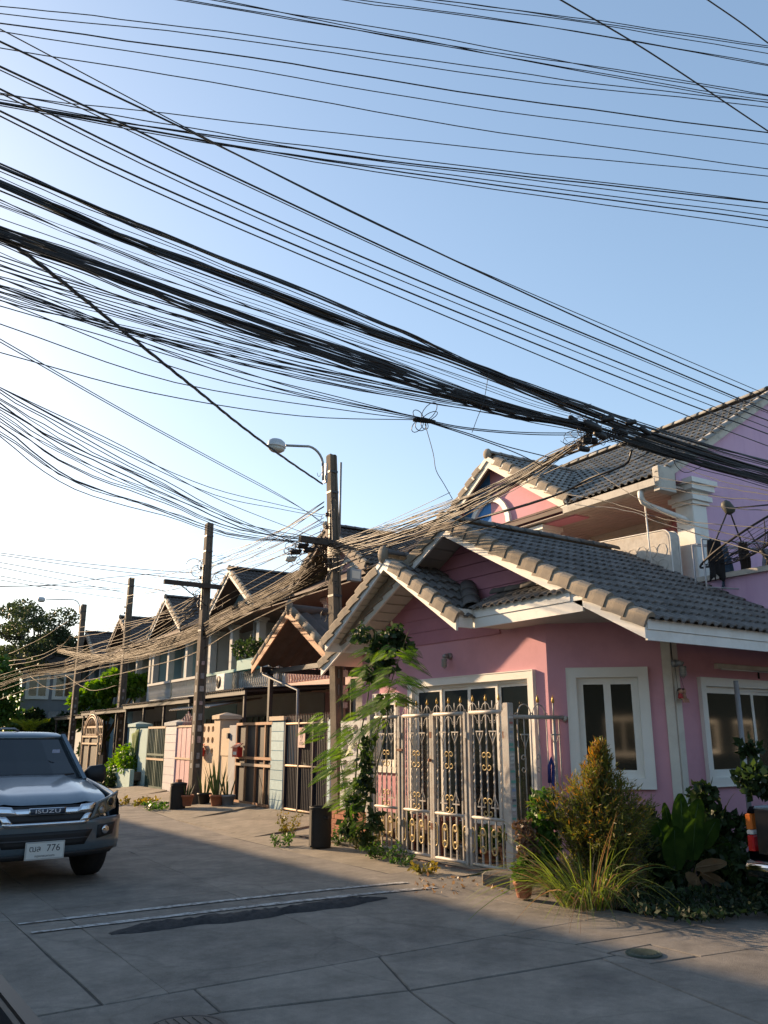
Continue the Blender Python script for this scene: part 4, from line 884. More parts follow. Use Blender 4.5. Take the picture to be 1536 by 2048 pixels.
# ---- plain houses across the street (they shade the roadway)
m_opp = M('opposite_render', (0.42,0.40,0.36), 0.85, 0.1, 1)
for i in range(7):
    y0 = 13+i*9.0; t = thing('opposite_house', (-5, y0+4.4, 0), ['first','second','third','fourth','fifth','sixth','seventh'][i]+' plain two-storey house on the shaded side of the street', 'house', 'houses on the shaded side')
    b = MB(); b.box(-9.5, -3.0, y0, y0+8.98, 0, 7.15); b.build('wall', m_opp, t)
    b = MB(); b.prism([(-1.72,y0,7.2),(-6.2,y0,8.6),(-10.3,y0,7.2),(-10.3,y0,7.1),(-1.72,y0,7.1)], (0,8.98,0)); b.build('roof', m_tile_dk, t, fix=True)
    for z in (0.9, 4.6):
        for j in range(3):
            window(t, (-3.0, y0+1.2+j*2.7), (0,1), (1,0), 0, 1.5, z, z+1.3, nl=2, arch=0.07, curtain=False, push=0.08)

for i in range(6):  # unseen dark houses, added to darken the reflections in the windows
    x0 = -12+i*10.0; t = thing('added_house', (x0+4.5, -9, 0), ['leftmost','second','third','fourth','fifth','rightmost'][i]+' unseen house added to darken window reflections', 'house', 'unseen added houses behind the viewpoint')
    b = MB(); b.box(x0, x0+9.2, -15, -9, 0, 4.4); b.build('wall', M('dark_reflected_wall', (0.010,0.017,0.018), 0.9, 0.2, 2), t)
    b = MB(); b.prism([(x0-0.4,-8.2,4.35),(x0-0.4,-12,6.2),(x0-0.4,-15.8,4.35)], (10.0,0,0)); b.build('roof', m_tile_dk, t, fix=True)
    for j in range(3): window(t, (x0+2.2+j*2.8, -9), (-1,0), (0,1), 0, 1.5, 0.9, 2.3, nl=2, arch=0.07, curtain=False, push=0.08)
# ================================================================== ornamental gate of the corner house
m_gate = M('gate_white_paint', (0.40,0.375,0.34), 0.5, 0.12, 8, 0.2, 50, dirt=(0.24,0.11,0.05), dirtamt=0.75, dscale=7)
m_gold = M('gold_paint', (0.50,0.30,0.06), 0.38, 0.15, 12, metal=0.35)
m_brass = M('scroll_gold', (0.44,0.32,0.13), 0.45, 0.15, 12, metal=0.25, dirt=(0.4,0.37,0.32), dirtamt=0.4, dscale=9)
m_rust = M('rusty_hinge', (0.16,0.06,0.03), 0.8, 0.3, 12)
GX = 7.16
def twisted(z0, z1, w=0.0175):
    """square bar with a twist in it, along z"""
    b = MB(); rings = []; n = int((z1-z0)/0.05)
    for i in range(n+1):
        z = z0+(z1-z0)*i/n; k = min(1, max(0, (i/n-0.12)/0.76)); a = k*PI*5
        rings.append([(w*0.72*math.cos(a+PI/4+j*PI/2), w*0.72*math.sin(a+PI/4+j*PI/2), z) for j in range(4)])
    b.loft(rings, True, True, False); return b.mesh('bar', m_gate)
ME_BAR_U = twisted(0.64, 1.88); ME_BAR_L = (lambda b: (b.box(-.010,.010,-.010,.010,0.08,0.60), b.mesh('bar', m_gate))[1])(MB())
def scroll(h, w, mat, name='scroll', r=0.0065, turns=1.15):
    """C scroll in the y-z plane, opening to +y, with a curl at both ends"""
    pts = []; rr = w*0.5
    for s in (1, -1):
        seg = []
        for i in range(12):
            t = i/11; a = PI*0.5-0.0+turns*2*PI*(1-t)*0.62; q = rr*(0.28+0.72*t)
            seg.append((0, w*0.5+q*math.cos(PI-a+PI*0.0)*1.0, s*(h/2-rr+q*math.sin(a))))
        pts += seg if s == 1 else list(reversed(seg))
    return pts
def cscroll(h, w, mat, r=0.0065):
    pts = []; rr = w/2
    for i in range(14):                                        # upper curl unwinding into the back of the C
        t = i/13; a = -PI*0.9+t*(PI*1.9); q = rr*(0.30+0.70*t); pts.append((0, rr-q*math.cos(PI-a)*-1*0+q*math.cos(a), h/2-rr+q*math.sin(a)))
    up_ = pts; lo = [(0, y, -z) for _, y, z in reversed(up_)]
    b = MB(); b.tube(up_+lo, r, 5); return b.mesh('scroll', mat)
ME_SC = cscroll(0.23, 0.095, m_brass, 0.0075); ME_SCW = cscroll(0.22, 0.085, m_gate)
ME_SPEAR = (lambda b: (b.lathe([(0.006,0),(0.012,0.005),(0.018,0.022),(0.011,0.05),(0.002,0.085)], (0,0,0), 8), b.mesh('spear', m_gold))[1])(MB())
ME_STEM = (lambda b: (b.cyl((0,0,0),(0,0,0.12),0.0075,n=6), b.mesh('stem', m_gate))[1])(MB())
def archm(w, h, up=True):
    b = MB(); n = 12; pts = [(0, -w/2*math.cos(PI*i/n), h*math.sin(PI*i/n)*(1 if up else -1)) for i in range(n+1)]
    for s in (-1, 1): b.tube([(0, s*(w/2+0.016*(math.cos(t)-1)*-1-0.0), 0.016*math.sin(t)) for t in [2*PI*i/8 for i in range(9)]], 0.004, 4)
    b.tube(pts, 0.005, 5); return b.mesh('arch', m_gate)
ME_ARCH = archm(0.145, 0.085)
def fanm():
    b = MB(); z = 0
    for s in (-1, 1): b.tube([(0, s*0.062, 0.0), (0, s*0.05, -0.05), (0, s*0.02, -0.10), (0, s*0.004, -0.17)], 0.005, 5)
    b.box(-0.006,0.006,-0.07,0.07,-0.004,0.012); return b.mesh('fan', m_gate)
ME_FAN = fanm()
GT = thing('iron_gate', (GX, 9.3, 0.1), 'white wrought iron folding gate with gold scrolls and spear tips', 'gate')
def put(me, parent, x, y, z, rz=0.0, flip=False, nm=None):
    m = Matrix.Translation((x, y, z)) @ Matrix.Rotation(rz, 4, 'Z')
    if flip: m = m @ Matrix.Rotation(PI, 4, 'Y')
    return inst(nm or me.name.split('.')[0], me, parent, m)
edges_ = [10.74, 10.03, 9.30, 8.56, 7.83]
for i in range(4):
    y1, y0 = edges_[i]-0.012, edges_[i+1]+0.012; lf = part('leaf', GT)
    zb, ztop = 0.075, 1.885+0.008*i; xo = GX+0.012*(i % 2)
    fr = MB(); s = 0.021
    fr.box(xo-s, xo+s, y0, y0+2*s, zb-0.02, ztop); fr.box(xo-s, xo+s, y1-2*s, y1, zb-0.02, ztop)
    fr.cyl((xo, y0+2*s, zb), (xo, y1-2*s, zb), 0.022, n=10); fr.cyl((xo, y0+2*s, ztop-0.01), (xo, y1-2*s, ztop-0.01), 0.026, n=10); fr.cyl((xo, y0+2*s, 0.625), (xo, y1-2*s, 0.625), 0.02, n=10)
    fr.build('leaf_frame', m_gate, lf)
    a, c = y0+2*s, y1-2*s; nb = 5; ys_ = [a+(c-a)*(k+0.5)/nb for k in range(nb)]; st = (c-a)/nb
    for k, y in enumerate(ys_):
        put(ME_BAR_U, lf, xo, y, 0.0); put(ME_BAR_L, lf, xo, y, 0.0)
        if k % 2 == 0:
            put(ME_STEM, lf, xo, y, ztop+0.01); put(ME_SPEAR, lf, xo, y, ztop+0.125)
        else: put(ME_STEM, lf, xo, y, ztop+0.01)
        if k % 2 == 1: put(ME_FAN, lf, xo-0.004, y, ztop-0.25); put(ME_FAN, lf, xo-0.004, y, 0.76, flip=True)
        else: put(ME_ARCH, lf, xo, y, ztop+0.02); put(ME_ARCH, lf, xo, y, ztop-0.13)
    for k in (2,):                                         # gold C scrolls at mid height and at the foot
        y = ys_[k]
        for sgn in (-1, 1):
            if k == 2 or (k == 0 and sgn > 0) or (k == 4 and sgn < 0) or i in (1, 2):
                for z in (1.30, 0.755):
                    m = Matrix.Translation((xo-0.008, y, z)) @ Matrix.Rotation(0 if sgn > 0 else PI, 4, 'Z'); inst('scroll', ME_SC, lf, m)
    for k in range(6):
        y = a+(c-a)*(k+0.5)/6
        m = Matrix.Translation((xo-0.010, y-(st*0.5-0.01)*0, 0.36)) @ Matrix.Rotation(0 if k % 2 else PI, 4, 'Z') @ Matrix.Diagonal((1,1.15,1.36,1)); inst('scroll', ME_SC, lf, m)
    for z in (0.45, 1.62): hg = MB(); hg.box(xo-0.035, xo-0.018, y0-0.03, y0+0.02, z-0.04, z+0.04); hg.build('hinge', m_rust if i % 2 else m_gate, lf)
b = MB(); b.cyl((GX-0.03,9.30,1.29),(GX-0.06,9.30,1.29),0.022,n=10); b.build('lock', m_rust, GT)
b = MB(); b.bbox(GX-0.05,GX-0.03,9.94,10.08,1.40,1.43,0.004); b.build('bolt', m_rust, GT)
def gpost(y, z, label, w=0.095):
    t = thing('gate_post', (GX, y, 0.05), label, 'post'); b = MB(); b.bbox(GX-w/2, GX+w/2, y-w/2, y+w/2, 0.02, z, 0.006); b.build('post', m_gate, t); return t
pr = gpost(7.77, 2.0, 'white steel gate post covered with small paper stickers')
pl_ = gpost(10.81, 1.95, 'white steel gate post on the climber side of the gate')
rs = random.Random(11)
scols = [(0.55,0.52,0.46),(0.42,0.14,0.12),(0.25,0.3,0.42),(0.5,0.42,0.4),(0.60,0.58,0.55),(0.12,0.12,0.14),(0.15,0.35,0.28)]
for i in range(26):
    z = 0.55+i*0.053+rs.uniform(-.01,.01); b = MB(); h = rs.uniform(0.02,0.034); w0 = rs.uniform(-0.043,-0.02); b.box(GX+w0, GX+rs.uniform(0.02,0.043), 7.77-0.0505, 7.77-0.0485, z-h/2, z+h/2)
    c = scols[rs.randrange(7)]; b.build('sticker', M('post_sticker%d' % scols.index(c), c, 0.7, 0.4, 90), pr)
# short side railing between the gate post and the house corner
SRL = thing('side_railing', (7.6, 7.76, 0.3), 'short white iron railing between the stickered post and the house corner', 'railing')
b = MB(); b.cyl((7.2,7.76,1.835),(8.10,7.755,1.835),0.026,n=10); b.cyl((8.10,7.755,1.835),(8.13,7.74,1.81),0.03,0.045,n=10); b.cyl((7.2,7.76,0.55),(8.05,7.76,0.55),0.02,n=8); b.build('rail', m_gate, SRL)
for i, x in enumerate((7.30, 7.41, 7.53, 7.66, 7.80, 7.93, 8.02)):
    b = MB(); b.cyl((x,7.76,0.2 if i in (5,) else 0.55),(x,7.76,1.83),0.022 if i == 5 else 0.008,n=6); b.build('bar', m_gate, SRL)
    if i in (3, 5): inst('stem', ME_STEM, SRL, Matrix.Translation((x,7.76,1.86)) @ Matrix.Scale(1.3, 4)); inst('spear', ME_SPEAR, SRL, Matrix.Translation((x,7.76,2.01)) @ Matrix.Scale(1.2, 4))
    if i in (1, 3): inst('arch', ME_ARCH, SRL, Matrix.Translation((x,7.75,1.86)) @ Matrix.Rotation(PI/2,4,'Z') @ Matrix.Scale(1.5,4)); inst('scroll', ME_SCW, SRL, Matrix.Translation((x,7.75,1.28)) @ Matrix.Rotation(PI/2,4,'Z'))
    if i in (1, 5): inst('fan', ME_FAN, SRL, Matrix.Translation((x,7.752,1.62)) @ Matrix.Rotation(PI/2,4,'Z'))
t = tag(MB().tube([(7.74,7.70,1.05),(7.73,7.68,1.25),(7.75,7.66,1.34),(7.78,7.66,1.25),(7.78,7.69,0.95),(7.75,7.70,0.80)], 0.022, 8).build('folded_umbrella', M('umbrella_blue', (0.02,0.03,0.16), 0.6)), 'dark blue folded umbrella hooked on the side railing', 'umbrella')
# breeze-block wall left of the gate
m_bb = M('breeze_block', (0.58,0.57,0.54), 0.85, 0.08, 4, 0.2, 60, dirt=(0.3,0.28,0.24), dirtamt=0.5)
m_brick = M('red_brick', (0.36,0.15,0.09), 0.9, 0.2, 8, 0.5, 50, rand=0.15)
BW = thing('breeze_block_wall', (7.3, 11.6, 0), 'white breeze-block wall on red bricks behind the climbing plant', 'wall')
for j in range(5):
    for i in range(3):
        y = 10.98+i*0.30; z = 0.5+j*0.27; b = MB(); s = 0.145; x0, x1 = 7.28, 7.38; h = 0.132
        out = [(y, z), (y+0.292, z), (y+0.292, z+0.262), (y, z+0.262)]
        cy, cz = y+0.146, z+0.131; hole = [(cy+0.085*math.cos(PI/8+k*PI/4), cz+0.075*math.sin(PI/8+k*PI/4)) for k in range(8)]
        o8 = [(y+0.292,z+0.20),(y+0.20,z+0.262),(y+0.09,z+0.262),(y,z+0.20),(y,z+0.06),(y+0.09,z),(y+0.20,z),(y+0.292,z+0.06)]
        o8 = [(y+0.292,z+0.262),(y+0.15,z+0.262),(y+0.149,z+0.262),(y,z+0.262),(y,z),(y+0.149,z),(y+0.15,z),(y+0.292,z)]
        vs = [(x0,p,q) for p,q in o8]+[(x0,p,q) for p,q in hole]+[(x1,p,q) for p,q in o8]+[(x1,p,q) for p,q in hole]
        fs = []
        for k in range(8):
            n2 = (k+1) % 8; fs += [(k,n2,8+n2,8+k),(16+k,24+k,24+n2,16+n2),(8+k,8+n2,24+n2,24+k),(k,16+k,16+n2,n2)]
        b.add(vs, fs); b.build('block', m_bb, BW)
for j in range(6):
    for i in range(6):
        y = 10.98+i*0.205-(0.1 if j % 2 else 0); z = 0.04+j*0.076; b = MB(); dx = rnd.uniform(-.004,.004); b.box(7.26+dx, 7.38, y+0.004, y+0.196, z, z+0.068); b.build('brick', m_brick, BW)
b = MB(); b.box(7.275,7.375,10.88,12.0,0.03,0.49); b.build('mortar', m_apron, BW)
# ================================================================== walls and gates along the row (plane a = AF)
AF = -2.85
_nrow = np.array(RD(1,0,0)); _p0 = np.array(R3(AF,0,0))
def onF(x, y, a=AF):
    d = ray(x, y); p0 = np.array(R3(a,0,0)); s = np.dot(p0-_C, _nrow)/np.dot(d, _nrow); p = TR.inverted() @ Vector(_C+d*s); return p.y, p.z
def uF(x, y=1540): return onF(x, y)[0]
m_btile = M('pale_blue_tile', (0.40,0.53,0.56), 0.4, 0.12, 9, rand=0.12)
m_bpil = M('blue_pillar', (0.03,0.22,0.40), 0.75, 0.12, 3, dirt=(0.05,0.12,0.18), dirtamt=0.5)
m_navy = M('navy_steel', (0.022,0.024,0.035), 0.5, 0.2, 8)
m_lit = M('tan_or_sunlit_rail', (0.42,0.30,0.20), 0.6, 0.15, 8)  # tan; doubles as sunlight painted onto the green gate's rails
m_org = M('orange_brown_steel', (0.34,0.17,0.085), 0.55, 0.15, 6)
m_crw = M('cream_wall', (0.56,0.45,0.33), 0.85, 0.08, 3, 0.2, 60, dirt=(0.32,0.25,0.18), dirtamt=0.5)
m_lavp = M('lavender_pillar', (0.50,0.42,0.50), 0.8, 0.08, 3)
m_pgate = M('pink_gate_paint', (0.50,0.30,0.33), 0.55, 0.12, 5, dirt=(0.22,0.12,0.09), dirtamt=0.7, dscale=5, streak=True)
m_grn = M('green_steel', (0.04,0.085,0.065), 0.5, 0.2, 6)
m_pgrn = M('pale_green_pillar', (0.33,0.46,0.45), 0.8, 0.08, 3, dirt=(0.2,0.26,0.24), dirtamt=0.5)
def lthing(name, u, label, cat, group=None): return thing(name, tuple(R3(AF, u, 0.1)), label, cat, group)
def lbox(name, mat, par, a0, a1, u0, u1, z0, z1, bev=0):
    b = MB(TR)
    if bev: b.bbox(AF+a0, AF+a1, min(u0,u1), max(u0,u1), z0, z1, bev)
    else: b.box(AF+a0, AF+a1, min(u0,u1), max(u0,u1), z0, z1)
    return b.build(name, mat, par)
def pillar(u0, u1, z, mat, label, capmat=None, cap=True, tilemat=None, dep=None, peak=0.08):
    uc = (u0+u1)/2; t = lthing('gate_pillar', uc, label, 'pillar', 'gate pillars along the row'); dep = dep or abs(u1-u0)
    lbox('shaft', mat, t, 0, dep, u0, u1, 0.0, z, 0.008)
    if tilemat:
        n = int((z-0.1)/0.2)
        for i in range(n): lbox('tile', tilemat, t, -0.012, 0.001, u0+0.01, u1-0.01, 0.12+i*(z-0.14)/n, 0.12+(i+1)*(z-0.14)/n-0.012)
    if cap:
        cm = capmat or mat; k = 0.05; b = MB(TR); lo, hi = min(u0,u1)-k, max(u0,u1)+k; a0, a1 = AF-k, AF+dep+k
        b.box(a0, a1, lo, hi, z+0.001, z+0.09); am, um = (a0+a1)/2, (lo+hi)/2
        b.add([(a0,lo,z+0.091),(a1,lo,z+0.091),(a1,hi,z+0.091),(a0,hi,z+0.091),(am,um,z+0.09+peak)], [(0,1,4),(1,2,4),(2,3,4),(3,0,4)]); b.build('cap', cm, t)
    return t
# 1. navy gate with spikes and a red-lettered sign
u0, u1 = uF(655), uF(568); NG = lthing('steel_gate', (u0+u1)/2, 'dark navy steel gate with spiked top and a paper sign', 'gate', 'gates along the row')
for z, m_ in ((1.86, m_lit), (1.02, m_lit), (0.17, m_lit)):
    b = MB(TR); b.cyl((AF+0.02,u0,z),(AF+0.02,u1,z),0.022,n=8); b.build('rail', m_, NG)
nb = 26
for i in range(nb):
    u = u0+(u1-u0)*(i+0.5)/nb; b = MB(TR); b.box(AF+0.03,AF+0.042,u-0.007,u+0.007,0.19,2.02); b.build('bar', m_navy, NG)
    b = MB(TR); b.tube([(AF+0.036,u,2.02),(AF+0.036,u,2.06)], [0.012,0.001], 4); b.build('spike', m_lit, NG)
for i in range(4):
    u = u0+(u1-u0)*i/3; lbox('stile', m_navy, NG, -0.005, 0.045, u-0.025, u+0.025, 0.13, 1.95)
b = MB(TR); b.box(AF+0.06,AF+0.066,min(u0,u1),max(u0,u1),0.2,1.0); b.build('backing_sheet', m_navy, NG)
sg = thing('paper_sign', tuple(R3(AF-0.02, uF(602), 1.5)), 'narrow pink and white paper sign tied to the navy gate', 'sign'); us = sorted((uF(596),uF(610)))
z0s, z1s = onF(603,1495)[1], onF(603,1455)[1]
b = MB(TR); b.box(AF-0.018,AF-0.012,us[0],us[1],z0s,z1s); b.build('sheet', M('sign_paper', (0.58,0.42,0.37), 0.8, 0.1, 10), sg)
m_red = M('red_ink', (0.45,0.05,0.05), 0.7); m_ink = M('black_ink', (0.03,0.03,0.04), 0.7)
def ltext(s, size, u, z, a, mat, par, nm='lettering'):
    me = text_mesh(nm, s, size, 0.0006, mat); M4 = frame(R3(a,u,z), RD(0,-1,0), (0,0,1), RD(-1,0,0)); return inst(nm, me, par, M4)
for s, size, zz, mt_ in (('รับ', 0.13, 0.86, m_red), ('ซื้อ', 0.13, 0.64, m_ink), ('27', 0.12, 0.42, m_ink), ('บาท', 0.11, 0.22, m_ink)):
    ltext(s, size, (us[0]+us[1])/2, z0s+(z1s-z0s)*zz, AF-0.0195, mt_, sg)
# narrow tiled post at its right end
pillar(uF(661), uF(655), 1.92, M('cyan_post', (0.42,0.55,0.58), 0.6), 'narrow white and pale blue tiled post beside the street pole', cap=False, tilemat=m_btile)
# 2. blue pillar with pale tiles
pillar(uF(566.5), uF(541), 1.93, m_bpil, 'blue pillar faced with pale blue tiles', capmat=m_crw, tilemat=m_btile, dep=0.32, peak=0.01)
# 3. orange-brown gate
u0, u1 = uF(543), uF(470); OG = lthing('steel_gate', (u0+u1)/2, 'orange-brown tube gate with dark mesh next to the blue pillar', 'gate', 'gates along the row')
lbox('mesh_sheet', M('dark_mesh', (0.035,0.03,0.028), 0.6, 0.2, 20), OG, 0.05, 0.055, u0, u1, 0.17, 1.87)
for q in (0.0, 0.2, 0.45, 0.73, 1.0):
    u = u0+(u1-u0)*q; lbox('stile', m_org, OG, 0.0, 0.04, u-0.022, u+0.022, 0.14, 1.89)
for z in (0.16, 1.13, 0.98, 1.88): lbox('rail', m_org if z != 0.98 else m_lit, OG, -0.012, -0.002, u0, u1, z-0.03, z+0.03)
def mailbox(u, z, label, a=-0.02):
    t = thing('mailbox', tuple(R3(AF+a, u, z)), label, 'mailbox', 'red mailboxes'); m_rb = M('mailbox_red', (0.50,0.03,0.02), 0.4, 0.1, 5); A0 = AF+a
    b = MB(TR); b.bbox(A0-0.13,A0,u-0.16,u+0.16,z-0.12,z+0.10,0.008); b.build('box', m_rb, t)
    b = MB(TR); b.prism([(A0-0.16,u-0.18,z+0.095),(A0+0.0,u-0.18,z+0.19),(A0+0.0,u-0.18,z+0.175),(A0-0.16,u-0.18,z+0.08)], (0,0.36,0)); b.build('lid', M('mailbox_lid', (0.55,0.12,0.06), 0.35), t, fix=True)
    b = MB(TR); b.box(A0-0.133,A0-0.131,u-0.10,u+0.10,z-0.07,z+0.0); b.build('label_plate', m_white, t)
mailbox(uF(480), onF(480,1503)[1], 'red and white mailbox on the orange-brown gate'); mailbox(uF(404), onF(404,1503)[1], 'red mailbox on the cream wall beside the street pole')
# 4. cream pillars and wall with hexagon vents
pillar(uF(469), uF(455), 1.86, M('grey_pillar', (0.36,0.36,0.37), 0.8, 0.1), 'grey rendered pillar with a switch box beside the orange-brown gate', cap=False, dep=0.35)
lbox('switch_box', m_dkmetal, lthing('meter_box', uF(456), 'small dark switch box on the grey pillar', 'switch box'), -0.06, -0.001, uF(457), uF(454.5), 1.55, 1.68)
t = lthing('rendered_wall', uF(446), 'cream rendered wall panel behind the snake plants', 'wall'); lbox('panel', m_crw, t, 0.04, 0.14, uF(458), uF(436), 0.0, 1.80); lbox('upper_block', m_crw, t, 0.02, 0.039, uF(456.5), uF(438), 1.15, 1.78)
pillar(uF(436), uF(424), 2.02, m_crw, 'tall cream pillar with a pyramid cap behind the snake plants', dep=0.5)
vw = lthing('vent_wall', uF(412), 'cream wall pierced by three rows of hexagonal holes', 'wall'); ua, ub = sorted((uF(424), uF(398)))
lbox('lower_wall', m_crw, vw, 0.03, 0.15, ua, ub, 0.0, 1.10); ncol_ = 3; wz = (1.92-1.10)/3; wu = (ub-ua)/ncol_
for j in range(3):
    for i in range(ncol_):
        y, z = ua+i*wu, 1.10+j*wz; b = MB(TR); cy, cz = y+wu/2, z+wz/2; x0, x1 = AF+0.03, AF+0.15
        hole = [(cy+wu*.30*math.cos(PI/8+k*PI/4), cz+wz*.30*math.sin(PI/8+k*PI/4)) for k in range(8)]
        o8 = [(y+wu,z+wz),(cy+.001,z+wz),(cy,z+wz),(y,z+wz),(y,z),(cy,z),(cy+.001,z),(y+wu,z)]
        vs = [(x0,p,q) for p,q in o8]+[(x0,p,q) for p,q in hole]+[(x1,p,q) for p,q in o8]+[(x1,p,q) for p,q in hole]; fs = []
        for k in range(8): n2 = (k+1) % 8; fs += [(k,n2,8+n2,8+k),(16+k,24+k,24+n2,16+n2),(8+k,8+n2,24+n2,24+k)]
        b.add(vs, fs); b.build('vent_block', m_crw, vw)
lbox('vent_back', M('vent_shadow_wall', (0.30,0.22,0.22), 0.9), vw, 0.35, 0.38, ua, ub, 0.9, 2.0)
# 5. pink sheet gate with a crown
u0, u1 = uF(392), uF(349); PG = lthing('steel_gate', (u0+u1)/2, 'pink sheet metal gate with a wrought crown on top', 'gate', 'gates along the row')
ns = 9; 
for i in range(ns):
    a_, c_ = u0+(u1-u0)*i/ns, u0+(u1-u0)*(i+1)/ns; d_ = 0.008*(i % 2); lbox('panel', m_pgate, PG, 0.02-d_, 0.03-d_, a_+0.006, c_-0.006, 0.18, 1.84)
for z in (0.16, 1.02, 1.87): lbox('rail', m_lit if z > 0.5 else m_pgate, PG, -0.012, 0.009, u0, u1, z-0.025, z+0.025)
uc = (u0+u1)/2
for i in range(7):
    s = (i-3)/3; b = MB(TR); h = 0.34*(1-0.55*abs(s)); b.tube([(AF+0.01,uc+s*0.42,1.89),(AF+0.01,uc+s*0.36,1.89+h*0.6),(AF+0.01,uc+s*0.45,1.89+h),(AF+0.01,uc+s*0.52,1.89+h*0.92)], 0.013, 5); b.ball((AF+0.01,uc+s*0.45,1.90+h), 0.026, 6, 4); b.build('crown_scroll', m_pgate, PG)
pillar(uF(349), uF(327), 1.90, m_lavp, 'lavender pillar faced with white tiles beside the pink gate', tilemat=M('white_tile', (0.6,0.58,0.6), 0.4, 0.08, 8), capmat=m_pale, dep=0.45)
# 6. green gate
u0, u1 = uF(326), uF(291); GG = lthing('steel_gate', (u0+u1)/2, 'dark green tube gate between lavender and pale green pillars', 'gate', 'gates along the row')
for z in (0.16, 0.95, 1.08, 1.86):
    lbox('rail', m_lit if z in (0.95, 1.86) else m_grn, GG, -0.01, 0.0, u0, u1, z-0.03, z+0.03)  # two rails in tan: sunlight put into the colour
for i in range(12): u = u0+(u1-u0)*i/11; lbox('bar', m_grn, GG, 0.001, 0.03, u-0.012-(0.02 if i in (0,5,6,11) else 0), u+0.012+(0.02 if i in (0,5,6,11) else 0), 0.14, 1.9)
lbox('backing_sheet', m_grn, GG, 0.05, 0.055, u0, u1, 0.18, 1.0)
pillar(uF(290), uF(274), 1.84, m_pgrn, 'wide pale green pillar beside the green gate', cap=False, dep=0.5)
pillar(uF(267), uF(253), 1.90, m_pgrn, 'pale green capped pillar behind the small flowering bush', dep=0.45)
b = MB(TR); vs = []; ua, ub = uF(276), uF(263)
for j in range(11):
    for i in range(7):
        v = j/10; x = i/6; vs.append((AF-0.06+0.03*math.sin(i*1.9+j*.4), ua+(ub-ua)*(x*(1-0.4*v)+0.35*v), 1.86-0.95*v-0.18*x*(1-v)))
b.add(vs, [(j*7+i, j*7+i+1, (j+1)*7+i+1, (j+1)*7+i) for j in range(10) for i in range(6)], True); o = b.build('banner', M('green_cloth', (0.10,0.16,0.04), 0.9)); o.modifiers.new('t','SOLIDIFY').thickness = 0.006
tag(o, 'olive green cloth hung between the two pale green pillars', 'banner')
PLN = lthing('planter', uF(250), 'low pale green masonry planter by the third street pole', 'planter'); lbox('front', m_pgrn, PLN, -0.35, -0.22, uF(283), uF(222), 0.02, 0.62); lbox('end', m_crw, PLN, -0.35, 0.1, uF(222), uF(217), 0.02, 0.66); lbox('soil', m_dirt, PLN, -0.219, 0.1, uF(283), uF(222), 0.3, 0.54)
# 7. arched open leaf and ornate fence beyond
t = lthing('arched_gate', uF(210), 'tan arched gate leaf with dark mesh, standing open', 'gate', 'gates along the row'); ua, ub = uF(226), uF(193); A2 = -0.6
for u in (ua, (ua+ub)/2+0.1, ub): lbox('stile', m_lit, t, A2, A2+0.05, u-0.03, u+0.03, 0.25, 1.62 if u != ua+99 else 1.6)
for z in (0.27, 1.36, 1.60): lbox('rail', m_lit, t, A2-0.012, A2-0.001, ua, ub, z-0.03, z+0.03)
lbox('mesh_sheet', MATS['dark_mesh'], t, A2+0.055, A2+0.06, ua, ub, 0.28, 1.58)
b = MB(TR); uc = (ua+ub)/2; hw = abs(ub-ua)/2-0.1
for q in (1.0, 0.88): b.tube([(AF+A2+0.02, uc+hw*q*math.cos(PI*i/14), 1.6+0.75*q*math.sin(PI*i/14)) for i in range(15)], 0.028, 6)
for i in range(5): b.cyl((AF+A2+0.02,uc-0.25+i*0.125,2.2),(AF+A2+0.02,uc-0.25+i*0.125,2.48),0.014,n=5)
b.build('arch', m_lit, t)
t = lthing('ornate_fence', uF(178), 'cream ornamental iron fence on a white base wall', 'fence'); ua, ub = uF(196), uF(158)
lbox('base_wall', m_crw, t, 0.0, 0.14, ua, ub-3, 0.0, 0.95)
for z in (1.0, 1.35, 1.95): lbox('rail', m_lit, t, 0.03, 0.07, ua, ub, z-0.035, z+0.035)
n = 12
for i in range(n+1):
    u = ua+(ub-ua)*i/n; lbox('bar', m_lit, t, 0.04, 0.06, u-0.018, u+0.018, 0.97, 1.98)
    if i < n:
        b = MB(TR); h = 0.18+0.28*(1-abs(i-n/2+0.5)/(n/2)); uu = u+(ub-ua)/n/2; b.tube([(AF+0.05,uu-0.12,1.98),(AF+0.05,uu-0.05,1.98+h*.6),(AF+0.05,uu,1.98+h),(AF+0.05,uu+0.05,1.98+h*.6),(AF+0.05,uu+0.12,1.98)], 0.02, 5)
        b.tube([(AF+0.05,uu+0.09*math.cos(q*PI/4),1.55+0.14*math.sin(q*PI/4)) for q in range(9)], 0.016, 5); b.build('ornament', m_lit, t)
